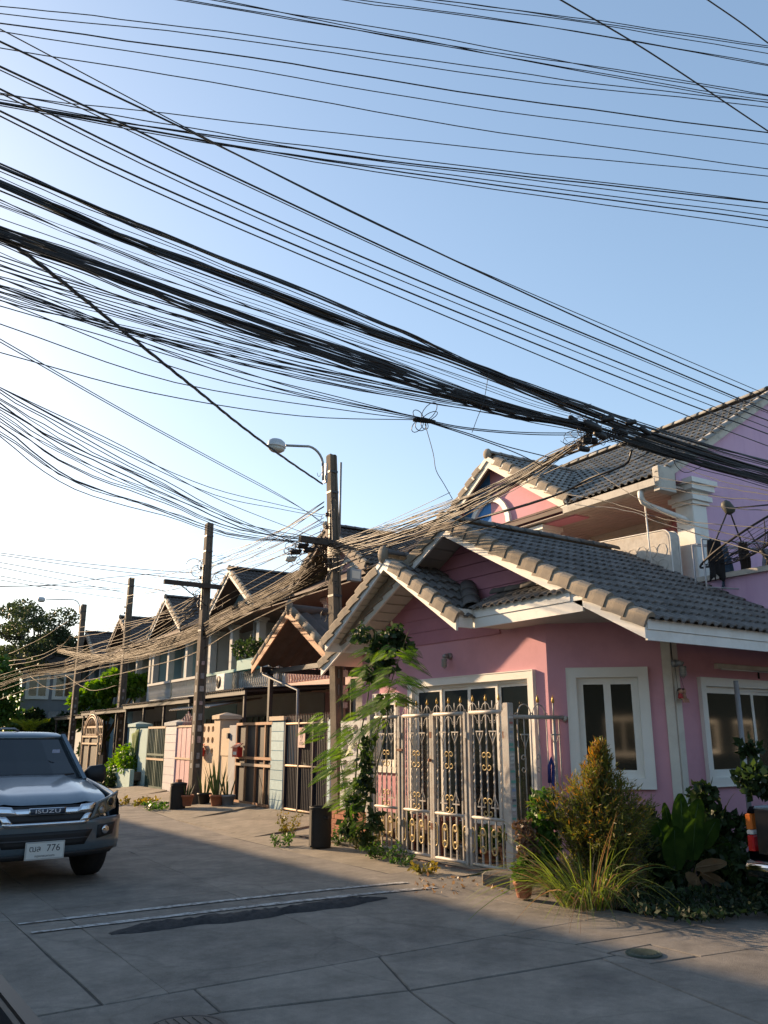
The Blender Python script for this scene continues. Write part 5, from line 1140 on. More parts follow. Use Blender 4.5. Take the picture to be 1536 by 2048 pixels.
# ================================================================== street poles
m_pole = M('old_concrete_pole', (0.12,0.098,0.075), 0.9, 0.25, 4, 0.5, 40, dirt=(0.06,0.05,0.042), dirtamt=0.8, dscale=2.5, streak=True)
m_poledk = M('tarred_pole_foot', (0.05,0.045,0.042), 0.8, 0.25, 5)
m_ceram = M('brown_insulator', (0.05,0.022,0.014), 0.3, 0.1, 8)
m_armwood = M('weathered_arm', (0.055,0.045,0.037), 0.9, 0.25, 6)
def pole(x, y, h, label, w0=0.23, w1=0.16, arm=None, rack=True, racksides=(-1,), stickers=True, rz=0.0, lean=(0,0)):
    x0_, y0_ = x, y; t = thing('utility_pole', (x, y, 0), label, 'utility pole', 'street poles')
    b = MB(); rings = []
    for z in (0, h*0.5, h-0.03, h):                              # H-section: grooved on two faces
        w = (w0+(w1-w0)*z/h)/2*(0.8 if z == h else 1); g = w*0.55; k = w*0.28; lx, ly = lean[0]*z/h, lean[1]*z/h
        pts = [(-w,-w),(-g,-w),(-g*.8,-w+k),(g*.8,-w+k),(g,-w),(w,-w),(w,w),(g,w),(g*.8,w-k),(-g*.8,w-k),(-g,w),(-w,w)]
        rings.append([(x+lx+px_*math.cos(rz)-py_*math.sin(rz), y+ly+px_*math.sin(rz)+py_*math.cos(rz), z) for px_, py_ in pts])
    b.loft(rings, True, True, False); b.build('shaft', m_pole, t)
    if stickers:
        r = random.Random(int(x*99)); 
        for i in range(9):
            z = 0.9+i*0.30+r.uniform(-.05,.05); w = (w0+(w1-w0)*z/h)/2; b = MB(); ww = r.uniform(0.03,0.055); hh = r.uniform(0.05,0.10); b.box(x-w-0.003, x-w-0.001, y-ww, y+ww, z-hh, z+hh); b.build('sticker', M('pole_sticker%d' % (i % 3), [(0.35,0.33,0.3),(0.22,0.22,0.22),(0.4,0.3,0.28)][i % 3], 0.8, 0.4, 40), t)
            b = MB(); b.box(x-ww, x+ww, y-w-0.003, y-w-0.001, z-hh*.8, z+hh*.8); b.build('sticker', MATS['pole_sticker%d' % (i % 3)], t)
    if rack:
        for s in racksides:
            zz = h-1.2; x, y = x0_+lean[0]*0.75, y0_+lean[1]*0.75; b = MB(); b.box(x+s*(w1/2+0.02)-0.008, x+s*(w1/2+0.02)+0.008, y-0.03, y+0.03, zz-1.05, zz+0.1); b.build('rack', m_dkmetal, t)
            for i in range(5):
                b = MB(); b.lathe([(0.022,-0.035),(0.040,-0.03),(0.036,-0.012),(0.022,0),(0.036,0.012),(0.040,0.03),(0.022,0.035)], (x+s*(w1/2+0.07), y, zz-i*0.24), 10); b.build('insulator', m_ceram, t)
    if arm:
        z, xa, xb = arm; x, y = x0_+lean[0]*z/h, y0_+lean[1]*z/h; b = MB(); b.box(x+xa, x+xb, y-0.155-0.05, y-0.155+0.04, z-0.05, z+0.06); b.build('crossarm', m_armwood, t)
        for s in (xa, xb):
            if abs(s) > 0.4: b = MB(); b.bar((x+s*0.62,y-0.15,z-0.04),(x,y-0.14,z-0.5),0.04,0.012); b.build('brace', m_dkmetal, t)
    for zz in (h-0.35, h-0.75, h*0.6):
        x, y = x0_+lean[0]*zz/h, y0_+lean[1]*zz/h; b = MB(); w = (w0+(w1-w0)*zz/h)/2+0.006; b.box(x-w, x+w, y-w, y+w, zz-0.02, zz+0.02); b.build('band', m_dkmetal, t)
    return t
def street_lamp(x, y, z, dx, dy, label, parts=None):
    """curved arm lamp bolted to a pole; dx, dy reach of the arm"""
    t = thing('street_lamp', (x, y, z), label, 'street lamp', 'street lamps on the poles'); L = math.hypot(dx, dy); ux, uy = dx/L, dy/L
    b = MB(); pts = [(x+ux*0.1,y+uy*0.1,z-0.38),(x+ux*0.11,y+uy*0.11,z-0.1)]
    for i in range(8): a = i/7*PI/2; pts.append((x+ux*(0.11+0.32*(1-math.cos(a))), y+uy*(0.11+0.32*(1-math.cos(a))), z-0.1+0.32*math.sin(a)))
    pts.append((x+ux*(L-0.05), y+uy*(L-0.05), z+0.13)); b.tube(pts, 0.024, 8); b.build('arm', m_steel, t)
    b = MB(); b.box(x-0.02+ux*0.05, x+0.02+ux*0.05, y-0.05, y+0.05, z-0.42, z-0.05); b.build('bracket', m_steel, t)
    hx, hy = x+ux*(L+0.14), y+uy*(L+0.14); zc = z+0.10
    def ringp(k, zz): return [(hx+ux*0.18*k*math.cos(q)-uy*0.12*k*math.sin(q), hy+uy*0.18*k*math.cos(q)+ux*0.12*k*math.sin(q), zz) for q in [2*PI*i/18 for i in range(18)]]
    b = MB(); b.loft([ringp(1.0, zc-0.05), ringp(1.0, zc-0.02), ringp(0.9, zc+0.06), ringp(0.6, zc+0.10)], True, True, True); b.build('housing', M('lamp_housing', (0.45,0.46,0.47), 0.4, 0.06, 4, metal=0.3), t)
    b = MB(); b.loft([ringp(0.95, zc-0.052), ringp(0.85, zc-0.10), ringp(0.55, zc-0.135)], True, True, True); b.build('lens', M('lamp_lens', (0.42,0.42,0.38), 0.2, 0.1, 12), t)
    return t
P1 = (7.86, 12.78); pole(P1[0], P1[1], 6.78, 'tall weathered pole with street lamp beside the climbing plant', 0.215, 0.15, arm=(5.0, -0.80, 0.45), rack=True, lean=(-0.22,0.15))
street_lamp(P1[0]-0.30, P1[1]+0.14, 6.62, -0.98, -0.05, 'grey curved-arm street lamp high on the nearest pole')
P2 = (8.02, 19.7); pole(P2[0], P2[1], 6.92, 'dark pole standing before the pink gate', 0.24, 0.17, arm=(5.25, -1.15, 0.35))
P3 = (10.25, 33.0); pole(P3[0], P3[1], 7.78, 'slim dark pole beside the pale green planter', 0.27, 0.20, arm=None)
P4 = (10.55, 41.0); pole(P4[0], P4[1], 7.75, 'far pole with a street lamp before the big tree', 0.27, 0.22, rack=False)
street_lamp(P4[0]-0.1, P4[1], 7.7, -1.75, -0.1, 'small far street lamp in front of the tree crown')
b = MB(); p = atY(682, 925, 13.05); q = atY(679, 1068, 13.0); b.cyl(p, q, 0.022, n=8); tag(b.build('conduit_pipe', m_steel), 'thin grey conduit pipe fixed behind the nearest pole', 'pipe')
t = thing('meter_box', (7.84,12.65,4.45), 'small grey meter box on the nearest pole below its crossarm', 'meter box'); b = MB(); b.bbox(7.86,8.10,12.55,12.69,4.33,4.55,0.01); b.build('case', m_steel, t); b = MB(); b.box(7.89,8.06,12.544,12.549,4.37,4.51); b.build('cover', m_cream, t)
# ================================================================== rubbish bins made of old tyres
def bin_(x, y, h, r, label, lid):
    t = thing('rubbish_bin', (x, y, 0.02), label, 'bin', 'black bins at the roadside'); b = MB()
    b.lathe([(r*0.93,0.0),(r*0.97,0.02),(r*0.95,h*0.3),(r*0.985,h*0.33),(r*0.97,h*0.66),(r*1.0,h*0.69),(r*1.0,h-0.03),(r*1.05,h-0.02),(r*1.05,h),(r*0.97,h),(r*0.93,h*0.6),(r*0.9,0.03)], (x,y,0.02), 24); b.build('drum', m_black, t)
    b = MB(); b.box(x-r-0.012, x-r+0.02, y-0.03, y+0.03, 0.05, h-0.03); b.build('seam', M('worn_rubber', (0.10,0.09,0.075), 0.8), t)
    for s in (-1, 1): b = MB(); b.tube([(x-0.3*r, y+s*r*0.98, h*0.8), (x, y+s*r*1.16, h*0.74), (x+0.3*r, y+s*r*0.98, h*0.8)], 0.014, 6); b.build('handle', m_black, t)
    if lid: b = MB(); b.lathe([(r*1.07,0),(r*1.07,0.025),(r*0.4,0.05),(0.03,0.05)], (x,y,h+0.022), 24); b.build('lid', m_black, t); b = MB(); b.bbox(x-0.05,x+0.05,y-0.06,y+0.06,h+0.07,h+0.13,0.008); b.build('lid_weight', m_brick, t)
bin_(6.66, 11.40, 0.57, 0.165, 'black rubber bin at the foot of the nearest pole', False)
bin_(7.28, 18.80, 0.54, 0.175, 'black lidded bin beside the second pole', True)
# ================================================================== vehicles
m_tyre = M('tyre', (0.015,0.015,0.016), 0.85, 0.2, 12, 0.3, 60)
m_chrome = M('chrome', (0.62,0.63,0.65), 0.12, 0.03, 3, metal=1.0)
m_blackpl = M('black_plastic', (0.012,0.012,0.013), 0.55, 0.15, 8)
m_rim = M('alloy_rim', (0.32,0.32,0.33), 0.35, 0.08, 6, metal=0.7)
m_wscr = glassmat('windscreen', (0.010,0.014,0.016), 0.03)
m_lens = M('headlamp_lens', (0.10,0.09,0.07), 0.08, 0.1, 9, spec=0.7, coat=0.6)
m_under = M('underbody', (0.01,0.01,0.01), 0.9)
def car_paint(name, c):
    m = M(name, c, 0.32, 0.06, 30, metal=0.55, coat=0.9, dirt=tuple(x*0.8+0.03 for x in c), dirtamt=0.35, dscale=3); return m
def yfront(x, z):
    ax = abs(x)/0.92; y = 0.30*ax**3.2
    if z > 0.70: y += (z-0.70)*0.30
    if z < 0.45: y += (0.45-z)*0.35
    return y
def pickup(name, label, paint, loc, rz, scale=1.0, cat='pickup truck', badge=None, plate=None, rear=False, canopy=False):
    """local frame: front at y = 0 facing -y, x to the right seen from the front, z up"""
    t = bpy.data.objects.new(name, None); COL.objects.link(t); tag(t, label, cat, 'parked vehicles')
    def P(nm, b, mat, par=None, fix=False): return b.build(nm, mat, par or t, fix=fix)
    def patch(nm, corners, off, mat, par=None, nu=10, nv=4, f=yfront, back=0.03):
        """curved panel on the front face; corners (x,z): bl, br, tr, tl"""
        b = MB(); bl, br, tr, tl = corners; vs = []
        for o in (off, -back):
            for j in range(nv+1):
                for i in range(nu+1):
                    s, q = i/nu, j/nv; x = (bl[0]*(1-s)+br[0]*s)*(1-q)+(tl[0]*(1-s)+tr[0]*s)*q; z = (bl[1]*(1-s)+br[1]*s)*(1-q)+(tl[1]*(1-s)+tr[1]*s)*q
                    vs.append((x, f(x, z)-o, z))
        n = (nu+1)*(nv+1); fs = []
        for j in range(nv):
            for i in range(nu): k = j*(nu+1)+i; fs += [(k,k+1,k+nu+2,k+nu+1), (n+k,n+k+nu+1,n+k+nu+2,n+k+1)]
        for i in range(nu): fs += [(i, n+i, n+i+1, i+1), (nv*(nu+1)+i, nv*(nu+1)+i+1, n+nv*(nu+1)+i+1, n+nv*(nu+1)+i)]
        for j in range(nv): k = j*(nu+1); k2 = k+nu; fs += [(k, k+nu+1, n+k+nu+1, n+k), (k2, n+k2, n+k2+nu+1, k2+nu+1)]
        b.add(vs, fs, True); return P(nm, b, mat, par)
    # ---- lower body: rings along the length, wheel arches cut by raising the sill
    L = 5.1; W_ = 0.92; yf_, yr_ = 0.95, 4.05
    def sill(y):
        z = 0.36
        for c in (yf_, yr_):
            d = abs(y-c)
            if d < 0.47: z = max(z, 0.36+math.sqrt(max(0, 0.47**2-d*d))*1.0)
        return min(z, 0.80)
    def top(y):                                                  # shoulder height, centre height
        if y < 1.25: k = y/1.25; return 0.86+0.22*k**0.7, 0.90+0.26*k**0.75
        if y < 3.2: return 1.09, 1.10
        return 1.06, 1.02
    ys_ = [0.30,0.36,0.44,0.5,0.58,0.68,0.8,0.95,1.1,1.22,1.32,1.40,1.48,1.7,2.2,2.8,3.2,3.45,3.58,3.66,3.78,3.92,4.05,4.18,4.32,4.44,4.52,4.7,5.0,5.08]
    for s in (-1, 1):
        b = MB(); rings = []
        for y in ys_:
            zs = sill(y); sh, ce = top(y); w = W_-0.10*max(0, (0.55-y)/0.55)**2-0.03*max(0, (y-4.7)/0.4); bulge = 0.02
            fl = 0.025 if (abs(y-yf_) < 0.55 or abs(y-yr_) < 0.55) else 0
            rings.append([(s*(w-0.05), y, zs), (s*(w+fl), y, zs+0.02), (s*(w+0.012+fl*.6), y, 0.5*(zs+0.86)), (s*(w), y, max(zs+0.05, 0.84)), (s*(w-0.012), y, sh-0.05), (s*(w-0.045), y, sh), (s*(w-0.10), y, sh+0.01), (s*(w-0.105), y, sh-0.06)])
        b.loft(rings, False, False, True)
        fs = [f if s > 0 else tuple(reversed(f)) for f in b.f]; b.f = fs; P('side_panel', b, paint)
    # hood
    b = MB(); vs = []; nu, nv = 16, 10
    for j in range(nv+1):
        q = j/nv; y0 = 0.075+1.225*q
        for i in range(nu+1):
            x = (i/nu*2-1); w = (0.70+0.12*q); X = x*w; y = y0+(0.10*abs(x)**2.5)*(1-q); sh, ce = top(y)
            crease = 0.022*math.exp(-((abs(x)-0.62)/0.12)**2); z = ce+(sh-ce)*abs(x)**2.4+crease-0.02*(1-q)*0
            if j == 0: z -= 0.05
            vs.append((X, y, z))
    b.add(vs, [(j*(nu+1)+i, j*(nu+1)+i+1, (j+1)*(nu+1)+i+1, (j+1)*(nu+1)+i) for j in range(nv) for i in range(nu)], True); P('bonnet', b, paint)
    # front face: bumper
    patch('front_bumper', [(-0.915,0.36),(0.915,0.36),(0.92,0.72),(-0.92,0.72)], 0.0, paint, nu=26, nv=8, back=0.10)
    patch('bumper_top', [(-0.60,0.72),(0.60,0.72),(0.66,0.87),(-0.66,0.87)], -0.015, m_blackpl, nu=20, nv=4, back=0.06)
    patch('lower_intake', [(-0.43,0.455),(0.43,0.455),(0.52,0.605),(-0.52,0.605)], 0.006, m_blackpl, nu=14)
    patch('intake_slat', [(-0.46,0.515),(0.46,0.515),(0.475,0.533),(-0.475,0.533)], 0.014, M('dark_grey_plastic', (0.035,0.035,0.037), 0.5), nu=14, nv=1, back=-0.003)
    patch('skid', [(-0.80,0.33),(0.80,0.33),(0.86,0.385),(-0.86,0.385)], 0.004, m_blackpl, nu=18, nv=2)
    if not rear:
        g = part('grille', t)
        patch('grille_back', [(-0.40,0.70),(0.40,0.70),(0.52,0.865),(-0.52,0.865)], 0.004, m_blackpl, g, nu=14)
        patch('chrome_bar', [(-0.47,0.785),(0.47,0.785),(0.49,0.845),(-0.49,0.845)], 0.022, m_chrome, g, nu=16, nv=3, back=-0.004)
        for s in (-1, 1):
            a = [(s*0.31,0.79),(s*0.50,0.80),(s*0.545,0.885),(s*0.37,0.872)]; a = a if s > 0 else [a[1],a[0],a[3],a[2]]; patch('chrome_wing', a, 0.028, m_chrome, g, nu=5, nv=3, back=-0.004)
            a = [(s*0.35,0.70),(s*0.45,0.705),(s*0.50,0.785),(s*0.42,0.785)]; a = a if s > 0 else [a[1],a[0],a[3],a[2]]; patch('chrome_end', a, 0.02, m_chrome, g, nu=4, nv=3, back=-0.004)
        patch('chrome_lip', [(-0.43,0.672),(0.43,0.672),(0.46,0.705),(-0.46,0.705)], 0.026, m_chrome, g, nu=16, nv=2, back=-0.004)
        if badge:
            patch('badge_plate', [(-0.19,0.783),(0.19,0.783),(0.195,0.853),(-0.195,0.853)], 0.036, m_chrome, g, nu=6, nv=1, back=-0.01)
            patch('badge_field', [(-0.182,0.790),(0.182,0.790),(0.187,0.846),(-0.187,0.846)], 0.0375, M('badge_dark', (0.03,0.04,0.06), 0.4), g, nu=6, nv=1, back=-0.03)
            me = text_mesh('badge_lettering', badge, 0.064, 0.003, M('badge_silver', (0.75,0.77,0.8), 0.35, metal=0.2)); o = bpy.data.objects.new('badge_lettering', me); COL.objects.link(o); o.parent = g
            o.matrix_local = Matrix.Translation((0, yfront(0,0.818)-0.041, 0.818)) @ Matrix.Rotation(PI/2-0.28*0, 4, 'X') @ Matrix.Diagonal((1.55,0.86,1,1))
        for s in (-1, 1):
            h = part('headlight', t)
            c4 = [(s*0.47,0.70),(s*0.83,0.80),(s*0.90,0.985),(s*0.575,0.885)]; c4 = c4 if s > 0 else [c4[1],c4[0],c4[3],c4[2]]
            patch('lamp_glass', c4, 0.012, m_lens, h, nu=8, nv=5)
            for (x, z, r, mm) in ((s*0.755,0.872,0.052,m_blackpl),(s*0.625,0.795,0.050,m_rim)):
                y = yfront(x,z)-0.010; b = MB()
                ring = lambda rr, yy: [(x+rr*math.cos(a)*0.92, y+yy+abs(0.0)+s*rr*math.cos(a)*0.45, z+rr*math.sin(a)) for a in [2*PI*i/20 for i in range(20)]]
                b.loft([ring(r,-0.016), ring(r*1.12,-0.012), ring(r*1.02,-0.022), ring(r*0.8,-0.018)], True, False, True); P('lamp_ring', b, M('lamp_ring_bronze', (0.34,0.27,0.16), 0.25, metal=0.8), h)
                b = MB(); b.loft([ring(r*0.86,-0.013), ring(r*0.6,-0.02), ring(r*0.25,-0.028)], True, True, True); P('lamp_bowl', b, mm, h)
            fgl = part('fog_lamp', t); c4 = [(s*0.58,0.50),(s*0.80,0.53),(s*0.84,0.655),(s*0.58,0.64)]; c4 = c4 if s > 0 else [c4[1],c4[0],c4[3],c4[2]]
            patch('recess', c4, 0.006, m_blackpl, fgl, nu=5, nv=3)
            x, z = s*0.685, 0.585; y = yfront(x,z)-0.012; b = MB(); b.loft([[(x+q*math.cos(a), y+o_+s*q*math.cos(a)*0.4, z+q*math.sin(a)) for a in [2*PI*i/16 for i in range(16)]] for q, o_ in ((0.046,0),(0.046,-0.008),(0.034,-0.012),(0.012,-0.016))], True, True, True); P('fog_glass', b, m_chrome, fgl)
        if plate:
            n_ = part('number_plate', t); y = yfront(0,0.43)-0.035; b = MB(); b.bbox(-0.205,0.205,y,y+0.012,0.335,0.515,0.003); P('plate_frame', b, M('plate_frame', (0.42,0.42,0.40), 0.4), n_)
            b = MB(); b.box(-0.19,0.19,y-0.002,y,0.35,0.50); P('plate_field', b, M('plate_white', (0.62,0.62,0.58), 0.45, 0.04, 6), n_)
            for s_, sz, xx, zz in plate:
                me = text_mesh('plate_lettering', s_, sz, 0.0005, m_ink); o = bpy.data.objects.new('plate_lettering', me); COL.objects.link(o); o.parent = n_; o.matrix_local = Matrix.Translation((xx, y-0.003, zz)) @ Matrix.Rotation(PI/2, 4, 'X')
    # ---- cabin
    def cab(z, q):                                               # outline of the greenhouse at height z
        k = max(0.0, (z-1.08)/(1.66-1.08)); y0 = 1.22+0.72*k**0.92; y1 = 3.16-0.12*k; w = 0.84-0.15*k; c = 0.16*(1-0.3*k)
        return [(-w+c*.4,y0+0.03,z),(-w*0.5,y0-0.05,z),(0,y0-0.07,z),(w*0.5,y0-0.05,z),(w-c*.4,y0+0.03,z),(w,y0+c,z),(w,y1-c,z),(w-c,y1,z),(-w+c,y1,z),(-w,y1-c,z),(-w,y0+c,z)]
    b = MB(); b.loft([cab(z,0) for z in (1.05,1.16,1.3,1.45,1.585)], True, False, False); P('glazing', b, m_wscr)
    rings = [cab(1.57,0)]; 
    def rf(z, k): return [(x*k+0, 2.55+(y-2.55)*k, z) for x, y, _ in cab(1.60,0)]
    b = MB(); b.loft([[(x*1.012, 2.55+(y-2.55)*1.012, 1.572) for x, y, _ in cab(1.572,0)], rf(1.615,0.985), rf(1.645,0.90), rf(1.66,0.70), rf(1.665,0.3)], True, True, True); P('roof', b, paint)
    lo, hi = cab(1.06,0), cab(1.60,0)
    for i in (0, 4, 6, 7, 8, 9):
        b = MB(); c = Vector((0,2.3,0)); p = Vector(lo[i]); q_ = Vector(hi[i]); e = Vector((p.x, p.y-2.3, 0)).normalized()*0.012
        b.bar(p+e, q_+e, 0.085 if i in (0,4) else 0.07, 0.05, up=(1 if i in (0,4,7,8) else 0,0 if i in (0,4,7,8) else 1,0)); P('pillar', b, paint if i in (0,4) else m_blackpl)
    for i in (5, 10):
        b = MB(); p = (Vector(lo[i])+Vector(lo[6 if i == 5 else 9]))/2; q_ = (Vector(hi[i])+Vector(hi[6 if i == 5 else 9]))/2; b.bar(p, q_, 0.03, 0.07, up=(0,1,0)); P('pillar', b, m_blackpl)
    b = MB(); b.tube([(-0.80,1.30,1.075),(-0.4,1.19,1.10),(0,1.16,1.105),(0.4,1.19,1.10),(0.80,1.30,1.075)], 0.03, 6); P('cowl', b, m_blackpl)
    for x0, x1 in ((-0.50,0.05),(0.15,0.66)):
        b = MB(); b.tube([(x0,1.20,1.115),((x0+x1)/2,1.215,1.135),(x1,1.27,1.15)], 0.009, 5); P('wiper', b, m_blackpl)
    b = MB(); b.bbox(-0.14,0.10,1.80,1.83,1.44,1.50,0.01); P('rear_view_mirror', b, m_blackpl)
    b = MB(); b.box(0.44,0.53,1.665,1.668,1.40,1.44); o = P('windscreen_sticker', b, M('tax_sticker', (0.35,0.38,0.5), 0.6, 0.3, 60)); o.location = (0,-0.165,0); 
    b = MB(); b.tube([(-0.12,2.1,1.672),(-0.05,2.08,1.70),(0.1,2.08,1.70),(0.16,2.1,1.672)], 0.014, 6); P('roof_bar', b, m_steel)
    for s in (-1, 1):
        b = MB(); b.loft([[(s*(0.86+0.26*k), 1.46+0.05*dy*kk, 1.12+0.0*k+dz*kk) for dy, dz in ((-1,-.08),(1,-.08),(1.4,0.06),(1,0.11),(-1,0.11),(-1.4,0.0))] for k, kk in ((0,0.4),(0.25,1),(0.85,1.15),(1,0.8))], True, True, True); P('wing_mirror', b, m_blackpl)
    # ---- bed
    b = MB(); b.box(-0.80,0.80,3.25,5.0,0.62,0.66); b.box(-0.82,0.82,3.20,3.25,0.62,1.04); P('bed_floor', b, m_blackpl)
    tg = part('tailgate', t); b = MB(); b.bbox(-0.80,0.80,5.02,5.08,0.60,1.04,0.01); P('tailgate_panel', b, paint, tg); b = MB(); b.bbox(-0.16,0.16,5.08,5.10,0.88,0.96,0.008); P('tailgate_handle', b, m_chrome if rear else m_blackpl, tg); b = MB(); b.box(-0.80,0.80,5.03,5.075,1.041,1.055); P('top_strip', b, m_chrome if rear else m_blackpl, tg)
    for s in (-1, 1):
        tl_ = part('tail_light', t)
        for (z0, z1, c, nm) in ((0.62,0.78,(0.40,0.01,0.01),'brake_lens'),(0.785,0.83,(0.5,0.48,0.45),'reverse_lens'),(0.835,0.99,(0.50,0.13,0.02),'indicator_lens')):
            b = MB(); b.bbox(min(s*0.83,s*0.905),max(s*0.83,s*0.905),4.98,5.095,z0,z1,0.014); P(nm, b, M(nm, c, 0.15, 0.08, 10, coat=0.5), tl_)
    rb = MB(); rb.loft([[(x, 5.02+yo+(py_-0.0)*k_, 0.46+pz_*k2) for py_, pz_ in ((0,-.085),(.10,-.09),(.19,-.07),(.225,-.02),(.225,.03),(.20,.07),(.12,.085),(0,.085))] for x, yo, k_, k2 in ((-0.93,-0.14,0.7,0.8),(-0.91,-0.06,0.85,0.95),(-0.86,-0.01,0.97,1),(-0.6,0.01,1,1),(0,0.02,1,1),(0.6,0.01,1,1),(0.86,-0.01,0.97,1),(0.91,-0.06,0.85,0.95),(0.93,-0.14,0.7,0.8))], True, True, True); P('rear_bumper', rb, m_chrome if rear else m_blackpl)
    # ---- wheels
    for (x, y) in ((-0.80,yf_),(0.80,yf_),(-0.80,yr_),(0.80,yr_)):
        wh = part('wheel', t); s = 1 if x > 0 else -1; R_ = 0.365
        def ringx(r, xx, n=28): return [(x+s*xx, y+r*math.cos(a), R_+r*math.sin(a)) for a in [2*PI*i/n for i in range(n)]]
        b = MB(); b.loft([ringx(0.22,-0.12), ringx(0.33,-0.125), ringx(0.358,-0.105), ringx(0.365,-0.05), ringx(0.365,0.05), ringx(0.358,0.105), ringx(0.33,0.125), ringx(0.235,0.115), ringx(0.22,0.08)], True, True, True); P('tyre', b, m_tyre, wh)
        b = MB(); b.loft([ringx(0.232,0.10), ringx(0.225,0.118), ringx(0.20,0.10), ringx(0.07,0.085), ringx(0.05,0.10)], True, True, True)
        P('rim', b, m_rim, wh)
        for k in range(6):
            a = 2*PI*k/6; b = MB(); b.bar((x+s*0.112,y+0.05*math.cos(a),R_+0.05*math.sin(a)),(x+s*0.112,y+0.215*math.cos(a),R_+0.215*math.sin(a)),0.05,0.018,up=(1,0,0)); P('spoke', b, m_rim, wh)
    b = MB(); b.box(-0.76,0.76,0.45,4.9,0.32,0.60); P('underbody', b, m_under)
    b = MB(); b.box(-0.74,0.74,1.35,3.1,0.6,1.05); b.box(-0.66,-0.1,2.0,2.2,1.05,1.42); b.box(0.1,0.66,2.0,2.2,1.05,1.42); P('cabin_interior', b, m_under)
    t.location = loc; t.rotation_euler = (0,0,rz); t.scale = (scale,)*3
    return t
pickup('pickup_truck', 'grey-blue pickup truck facing the camera at the left edge', car_paint('paint_slate', (0.105,0.145,0.175)), (2.38, 9.92, 0), math.radians(3.5), badge='ISUZU', plate=[('ฒล', 0.085, -0.105, 0.445), ('776', 0.098, 0.085, 0.445), ('กรุงเทพมหานคร', 0.032, 0.0, 0.372)])
pickup('pickup_truck', 'black pickup truck cut by the right edge, tail light and chrome bumper showing', car_paint('paint_black', (0.012,0.012,0.014)), (7.63+5.06*0.90, 5.0-0.905*0.90, 0), math.radians(90), scale=0.90, rear=True)
pickup('pickup_truck', 'dark grey pickup truck, only its corner showing at bottom left', car_paint('paint_grey', (0.10,0.10,0.105)), (0.615-5.06*0.85, 3.78-0.905*0.85-0.06, 0), math.radians(-90), scale=0.85)
# ================================================================== plants
def quads(name, V, mat, parent=None, smooth=False, n=4):
    """V: (k, n, 3) array of separate n-gons in world coordinates"""
    k = len(V); me = bpy.data.meshes.new(name); o_ = org(parent) if parent else Vector((0,0,0)); V = np.asarray(V, dtype=np.float32).reshape(-1, 3)-np.array(o_, dtype=np.float32)
    me.vertices.add(k*n); me.vertices.foreach_set('co', V.ravel()); me.loops.add(k*n); me.loops.foreach_set('vertex_index', np.arange(k*n, dtype=np.int32))
    me.polygons.add(k); me.polygons.foreach_set('loop_start', np.arange(0, k*n, n, dtype=np.int32)); me.polygons.foreach_set('loop_total', np.full(k, n, dtype=np.int32))
    me.materials.append(mat); me.update(calc_edges=True); me.validate()
    o = bpy.data.objects.new(name, me); COL.objects.link(o)
    if parent: o.parent = parent
    return o
def leaves(centers, size, asp, g, up=0.3, dirs=None, droop=0.0):
    """pointed leaf quads (kite shape) at centers; dirs optional growth directions"""
    k = len(centers); c = np.asarray(centers)
    d = g.normal(size=(k, 3)) if dirs is None else np.asarray(dirs)+g.normal(size=(k, 3))*0.35
    d[:, 2] += up if dirs is None else 0; d /= np.linalg.norm(d, axis=1)[:, None]+1e-9
    r = g.normal(size=(k, 3)); w = np.cross(d, r); w /= np.linalg.norm(w, axis=1)[:, None]+1e-9
    s = size*g.uniform(0.6, 1.35, size=(k, 1)); tip = c+d*s; tip[:, 2] -= droop*s[:, 0]
    mid = c+d*s*0.45; return np.stack([c, mid+w*s*asp, tip, mid-w*s*asp], axis=1)
def clump_points(g, n, blobs):
    """points spread through several ellipsoid clumps, denser at the surface"""
    pts = []; wts = np.array([b[2]*b[3]*b[4] for b in [(0,0)+tuple(q[1]) for q in blobs]]) if False else np.array([q[1][0]*q[1][1]*q[1][2] for q in blobs]); wts = wts**0.75; wts /= wts.sum()
    for (c, r), w in zip(blobs, wts):
        m = int(n*w); d = g.normal(size=(m, 3)); d /= np.linalg.norm(d, axis=1)[:, None]; rr = g.uniform(0.35, 1.0, size=(m, 1))**0.5
        pts.append(np.array(c)+d*rr*np.array(r))
    return np.concatenate(pts)
G = np.random.default_rng(5)
m_bark = M('bark', (0.09,0.07,0.05), 0.95, 0.3, 8, 0.7, 30)
L_dark = leafmat('leaf_dark', (0.016,0.032,0.012), (0.045,0.075,0.022))
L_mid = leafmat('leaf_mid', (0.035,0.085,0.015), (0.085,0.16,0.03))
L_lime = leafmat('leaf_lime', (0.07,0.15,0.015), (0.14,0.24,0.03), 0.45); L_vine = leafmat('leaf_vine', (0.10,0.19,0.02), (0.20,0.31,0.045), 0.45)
L_gold = leafmat('leaf_gold', (0.09,0.10,0.02), (0.26,0.19,0.04), 0.35)
L_dry = leafmat('leaf_dry', (0.16,0.09,0.045), (0.30,0.20,0.11), 0.3)
L_tree = leafmat('leaf_tree', (0.022,0.034,0.014), (0.055,0.075,0.03), 0.4)
